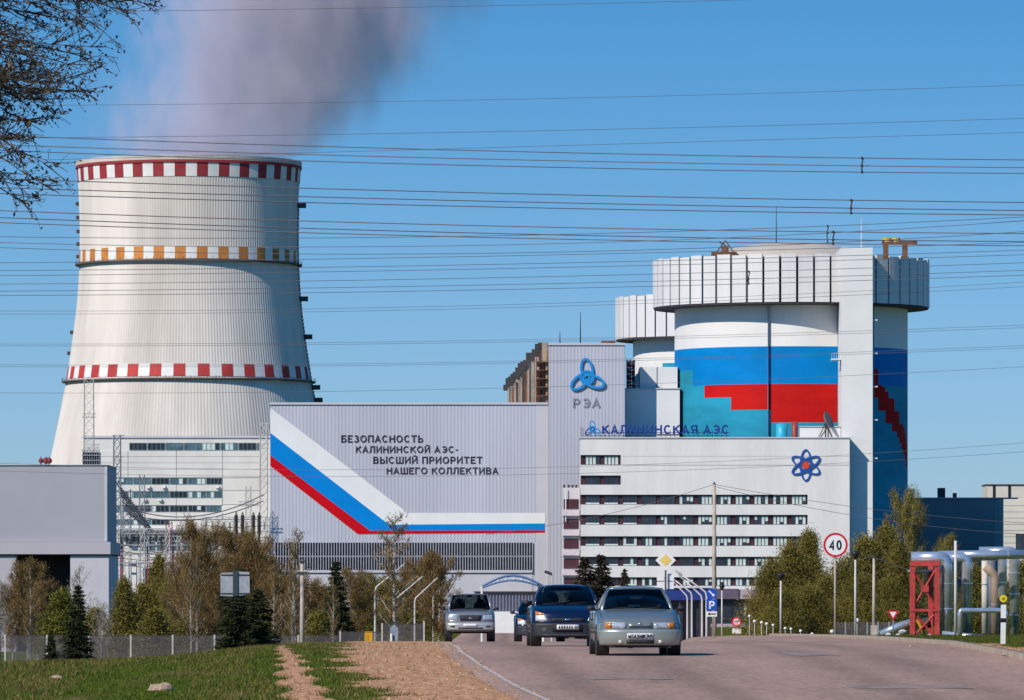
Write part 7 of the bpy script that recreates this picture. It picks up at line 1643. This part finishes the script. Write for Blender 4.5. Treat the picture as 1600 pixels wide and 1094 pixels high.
# --- dark blue tall hatchback
navy_paint = paint('navy_paint', (0.005, 0.009, 0.045), 0.3, 0.25)
def hatch(name, label, second=False):
    W = 0.854; yf = -2.0; pm = navy_paint
    Q = dict(paint=pm, W=W, L=4.02, axle=(-1.18, 1.31), tyre=(0.305, 0.195), crown=0.045, pillar=0.045, mirror=0.04, mirror_mat=trim_m,
        st=[(-1.74, 0.845, 0.21, 0.80), (-1.6, 0.85, 0.2, 0.85), (-1.25, 0.854, 0.2, 0.95), (-0.98, 0.854, 0.2, 0.985), (0.0, 0.854, 0.2, 0.99), (1.0, 0.854, 0.2, 1.0), (1.7, 0.84, 0.22, 1.0), (1.95, 0.78, 0.3, 0.95)],
        cab=[(0.735, -1.0, 0.995), (0.575, -0.32, 1.43), (0.57, 1.35, 1.44), (0.70, 1.88, 1.0)])
    t = make_car(name, label, Q)
    f = lambda x, z: yf + 0.20 * (abs(x) / W) ** 3.0 + (0.0 if z < 0.55 else 0.05 + 0.30 * max(0, z - 0.62))
    front(t, f, 'front_panel', [(-0.82, 0.53), (0.82, 0.53), (0.79, 0.80), (-0.79, 0.80)], pm, 0.0, 0.14, 14, 4)
    bonnet(t, f, 0.795, 0.82, 0.795, -0.98, 0.99, pm, 0.05)
    grey_b = M('bumper_black_plastic', (0.022, 0.024, 0.032), rough=0.55, var=0.15, scale=4)
    front(t, f, 'bumper', [(-0.80, 0.215), (0.80, 0.215), (0.835, 0.545), (-0.835, 0.545)], grey_b, 0.02, 0.2, 16, 6)
    front(t, f, 'bumper_lip', [(-0.62, 0.245), (0.62, 0.245), (0.62, 0.275), (-0.62, 0.275)], M('lip_grey', (0.05, 0.05, 0.065), rough=0.5, var=0.1), 0.045, 0.03, 10, 1)
    c = [(-0.76, 0.60), (-0.47, 0.60), (-0.56, 0.775), (-0.755, 0.82)]
    for cc, sd in ((c, -1), (mirror_c(c), 1)):
        h = front(t, f, 'headlight', cc, M('clear_headlamp', (0.85, 0.83, 0.76), rough=0.15, metal=0.35, var=0.12, scale=9), 0.014, 0.03, 6, 4)
        a = [(-0.765, 0.735), (-0.545, 0.735), (-0.60, 0.79), (-0.765, 0.83)]; front(t, f, 'indicator', a if sd < 0 else mirror_c(a), amber_m, 0.02, 0.02, 3, 2, h)
    g = front(t, f, 'grille', [(-0.42, 0.585), (0.42, 0.585), (0.38, 0.665), (-0.38, 0.665)], trim_m, 0.012, 0.03, 8, 1); front(t, f, 'badge', [(-0.075, 0.615), (0.075, 0.615), (0.075, 0.65), (-0.075, 0.65)], chrome_m, 0.03, 0.02, 3, 1, g)
    front(t, f, 'lower_grille', [(-0.36, 0.33), (0.36, 0.33), (0.36, 0.51), (-0.36, 0.51)], M('grille_deep', (0.012, 0.010, 0.012), rough=0.7, var=0.1), 0.026, 0.02, 6, 2)
    pl = front(t, f, 'number_plate', [(-0.26, 0.395), (0.26, 0.395), (0.26, 0.507), (-0.26, 0.507)], plate_m, 0.042, 0.012, 6, 1)
    for (a, b_) in ((-0.22, -0.185), (-0.16, -0.12), (-0.10, -0.06), (-0.035, 0.0), (0.025, 0.06), (0.085, 0.115), (0.16, 0.185), (0.2, 0.225)): front(t, f, 'plate_character', [(a, 0.415), (b_, 0.415), (b_, 0.487), (a, 0.487)], M('plate_ink', (0.10, 0.10, 0.11), rough=0.5, var=0.3, scale=60), 0.048, 0.008, 1, 1, pl)
    for s in (-1, 1):
        b = MB(); y = f(0.56, 0.38) - 0.035; b.tube([(s * 0.56, y + 0.05, 0.40), (s * 0.56, y, 0.40)], 0.055, 12); b.build('fog_lamp', M('fog_dull', (0.12, 0.12, 0.13), rough=0.2, var=0.1), t)
        MB().box(s * (W + 0.008), s * (W - 0.02), -0.9, 1.05, 0.38, 0.46).build('side_moulding', trim_m, t)
        MB().tube([(s * 0.60, -0.25, 1.455), (s * 0.61, 0.5, 1.485), (s * 0.60, 1.3, 1.465)], 0.018, 5).build('roof_rail', trim_m, t)
    seams(t, W, -0.98, 0.99, -1.9, 0.795, 0.79, (-0.75, 0.35, 1.2), 0.92)
    t['length'] = 4.02; return t
h1 = hatch('hatchback_car', 'dark blue tall hatchback following the silver sedan'); place(h1, 883, 152, 1.8)
h2 = copy_tree(h1); h2['length'] = 4.02; h2.scale = (0.98, 1.02, 0.94); tag(h2, 'dark blue car mostly hidden behind the tall hatchback', 'car'); h2.name = 'hatchback_car'; place(h2, 843, 214, 0.5)

# --- silver off-roader
silver_paint = paint('silver_paint', (0.27, 0.27, 0.28), 0.5, 0.32)
def offroader():
    W = 0.92; yf = -2.3; pm = silver_paint
    Q = dict(paint=pm, W=W, L=4.65, axle=(-1.45, 1.3), tyre=(0.37, 0.24), crown=0.035, pillar=0.045, mirror=0.03, mirror_mat=trim_m, cat='off-roader', sh=0.14,
        st=[(-2.06, 0.905, 0.38, 1.03), (-1.8, 0.92, 0.36, 1.07), (-1.3, 0.92, 0.36, 1.14), (-1.05, 0.92, 0.36, 1.19), (0.0, 0.92, 0.36, 1.2), (1.2, 0.92, 0.36, 1.2), (2.0, 0.91, 0.38, 1.2), (2.3, 0.87, 0.45, 1.15)],
        cab=[(0.79, -1.08, 1.205), (0.66, -0.60, 1.77), (0.66, 1.9, 1.78), (0.80, 2.2, 1.21)])
    t = make_car('offroad_car', 'silver boxy off-road car at the rear left of the row', Q)
    f = lambda x, z: yf + 0.16 * (abs(x) / W) ** 3.4 + (0.0 if z < 0.70 else 0.06 + 0.12 * max(0, z - 0.8))
    front(t, f, 'front_panel', [(-0.88, 0.69), (0.88, 0.69), (0.85, 1.06), (-0.85, 1.06)], pm, 0.0, 0.14, 14, 4)
    bonnet(t, f, 0.855, 0.88, 1.055, -1.06, 1.20, pm, 0.02)
    front(t, f, 'bumper', [(-0.86, 0.43), (0.86, 0.43), (0.905, 0.72), (-0.905, 0.72)], paint('bumper_offroad', (0.45, 0.44, 0.43), 0.4, 0.38), 0.04, 0.22, 16, 5)
    g = front(t, f, 'grille', [(-0.38, 0.76), (0.38, 0.76), (0.42, 0.985), (-0.42, 0.985)], trim_m, 0.014, 0.03, 8, 2); front(t, f, 'badge', [(-0.06, 0.855), (0.06, 0.855), (0.06, 0.9), (-0.06, 0.9)], chrome_m, 0.03, 0.015, 2, 1, g)
    for z in (0.80, 0.84, 0.88, 0.92): front(t, f, 'grille_bar', [(-0.36, z), (0.36, z), (0.36, z + 0.012), (-0.36, z + 0.012)], M('bar_dark_grey', (0.07, 0.06, 0.06), rough=0.5, var=0.1), 0.024, 0.01, 6, 1, g)
    c = [(-0.83, 0.80), (-0.46, 0.80), (-0.49, 0.985), (-0.83, 0.985)]
    for cc in (c, mirror_c(c)): front(t, f, 'headlight', cc, lens_m, 0.014, 0.03, 6, 3)
    front(t, f, 'lower_grille', [(-0.46, 0.475), (0.46, 0.475), (0.46, 0.525), (-0.46, 0.525)], trim_m, 0.048, 0.02, 8, 1)
    front(t, f, 'number_plate', [(-0.26, 0.56), (0.26, 0.56), (0.26, 0.665), (-0.26, 0.665)], plate_m, 0.055, 0.012, 6, 1)
    for s in (-1, 1):
        front(t, f, 'fog_lamp', [(s * 0.66 - 0.08, 0.53), (s * 0.66 + 0.08, 0.53), (s * 0.66 + 0.08, 0.59), (s * 0.66 - 0.08, 0.59)], trim_m, 0.048, 0.02, 3, 1)
        MB().tube([(s * 0.70, -0.4, 1.80), (s * 0.70, 0.6, 1.84), (s * 0.70, 1.8, 1.82)], 0.02, 5).build('roof_rail', trim_m, t)
        MB().box(s * 0.90, s * 0.70, -0.9, 1.0, 0.33, 0.37).build('running_board', trim_m, t)
    MB().tube([(-0.75, -1.45, 0.37), (0.75, -1.45, 0.37)], 0.06, 8).build('axle', trim_m, t); MB().box(-0.6, 0.6, -2.05, -1.7, 0.36, 0.42).build('skid_plate', trim_m, t)
    seams(t, W, -1.06, 1.20, -2.15, 1.055, 0.86, (-0.85, 0.25, 1.3), 1.10)
    t['length'] = 4.65; return t
place(offroader(), 733, 238, 1.2)
# pale parked cars and a white barrier far down the entrance road
for i, (px, col) in enumerate(((783, (0.6, 0.58, 0.58)), (797, (0.16, 0.08, 0.07)))):
    d = 560.0 + 20 * i; t = thing('parked_car', ['pale parked car far down the entrance road', 'dark red parked car far down the entrance road'][i], 'car', (X_(px, d), d, gz1(X_(px, d), d))); x, g = X_(px, d), gz1(X_(px, d), d); pm = paint('far_paint_%d' % i, col)
    b = MB(); loft(b, [(d, 0.7, g + 0.25, g + 0.7), (d + 0.1, 0.8, g + 0.2, g + 0.8), (d + 1.2, 0.82, g + 0.2, g + 0.95), (d + 4, 0.8, g + 0.25, g + 0.95)]); b.v = [(v[0] + x, v[1], v[2]) for v in b.v]; b.build('body', pm, t, True)
    b = MB(); b.slab([(x - 0.7, d + 1.1), (x + 0.7, d + 1.1), (x + 0.66, d + 3.6), (x - 0.66, d + 3.6)], g + 0.9, g + 1.4); b.build('cabin', dark_glass, t); MB().box(x - 0.6, x + 0.6, d + 1.4, d + 3.4, g + 1.4, g + 1.45).build('roof', pm, t)
    for s in (-1, 1):
        for yy in (0.9, 3.3): MB().tube([(x + s * 0.6, d + yy, g + 0.3), (x + s * 0.84, d + yy, g + 0.3)], 0.3, 14).build('wheel', tyre_m, t)
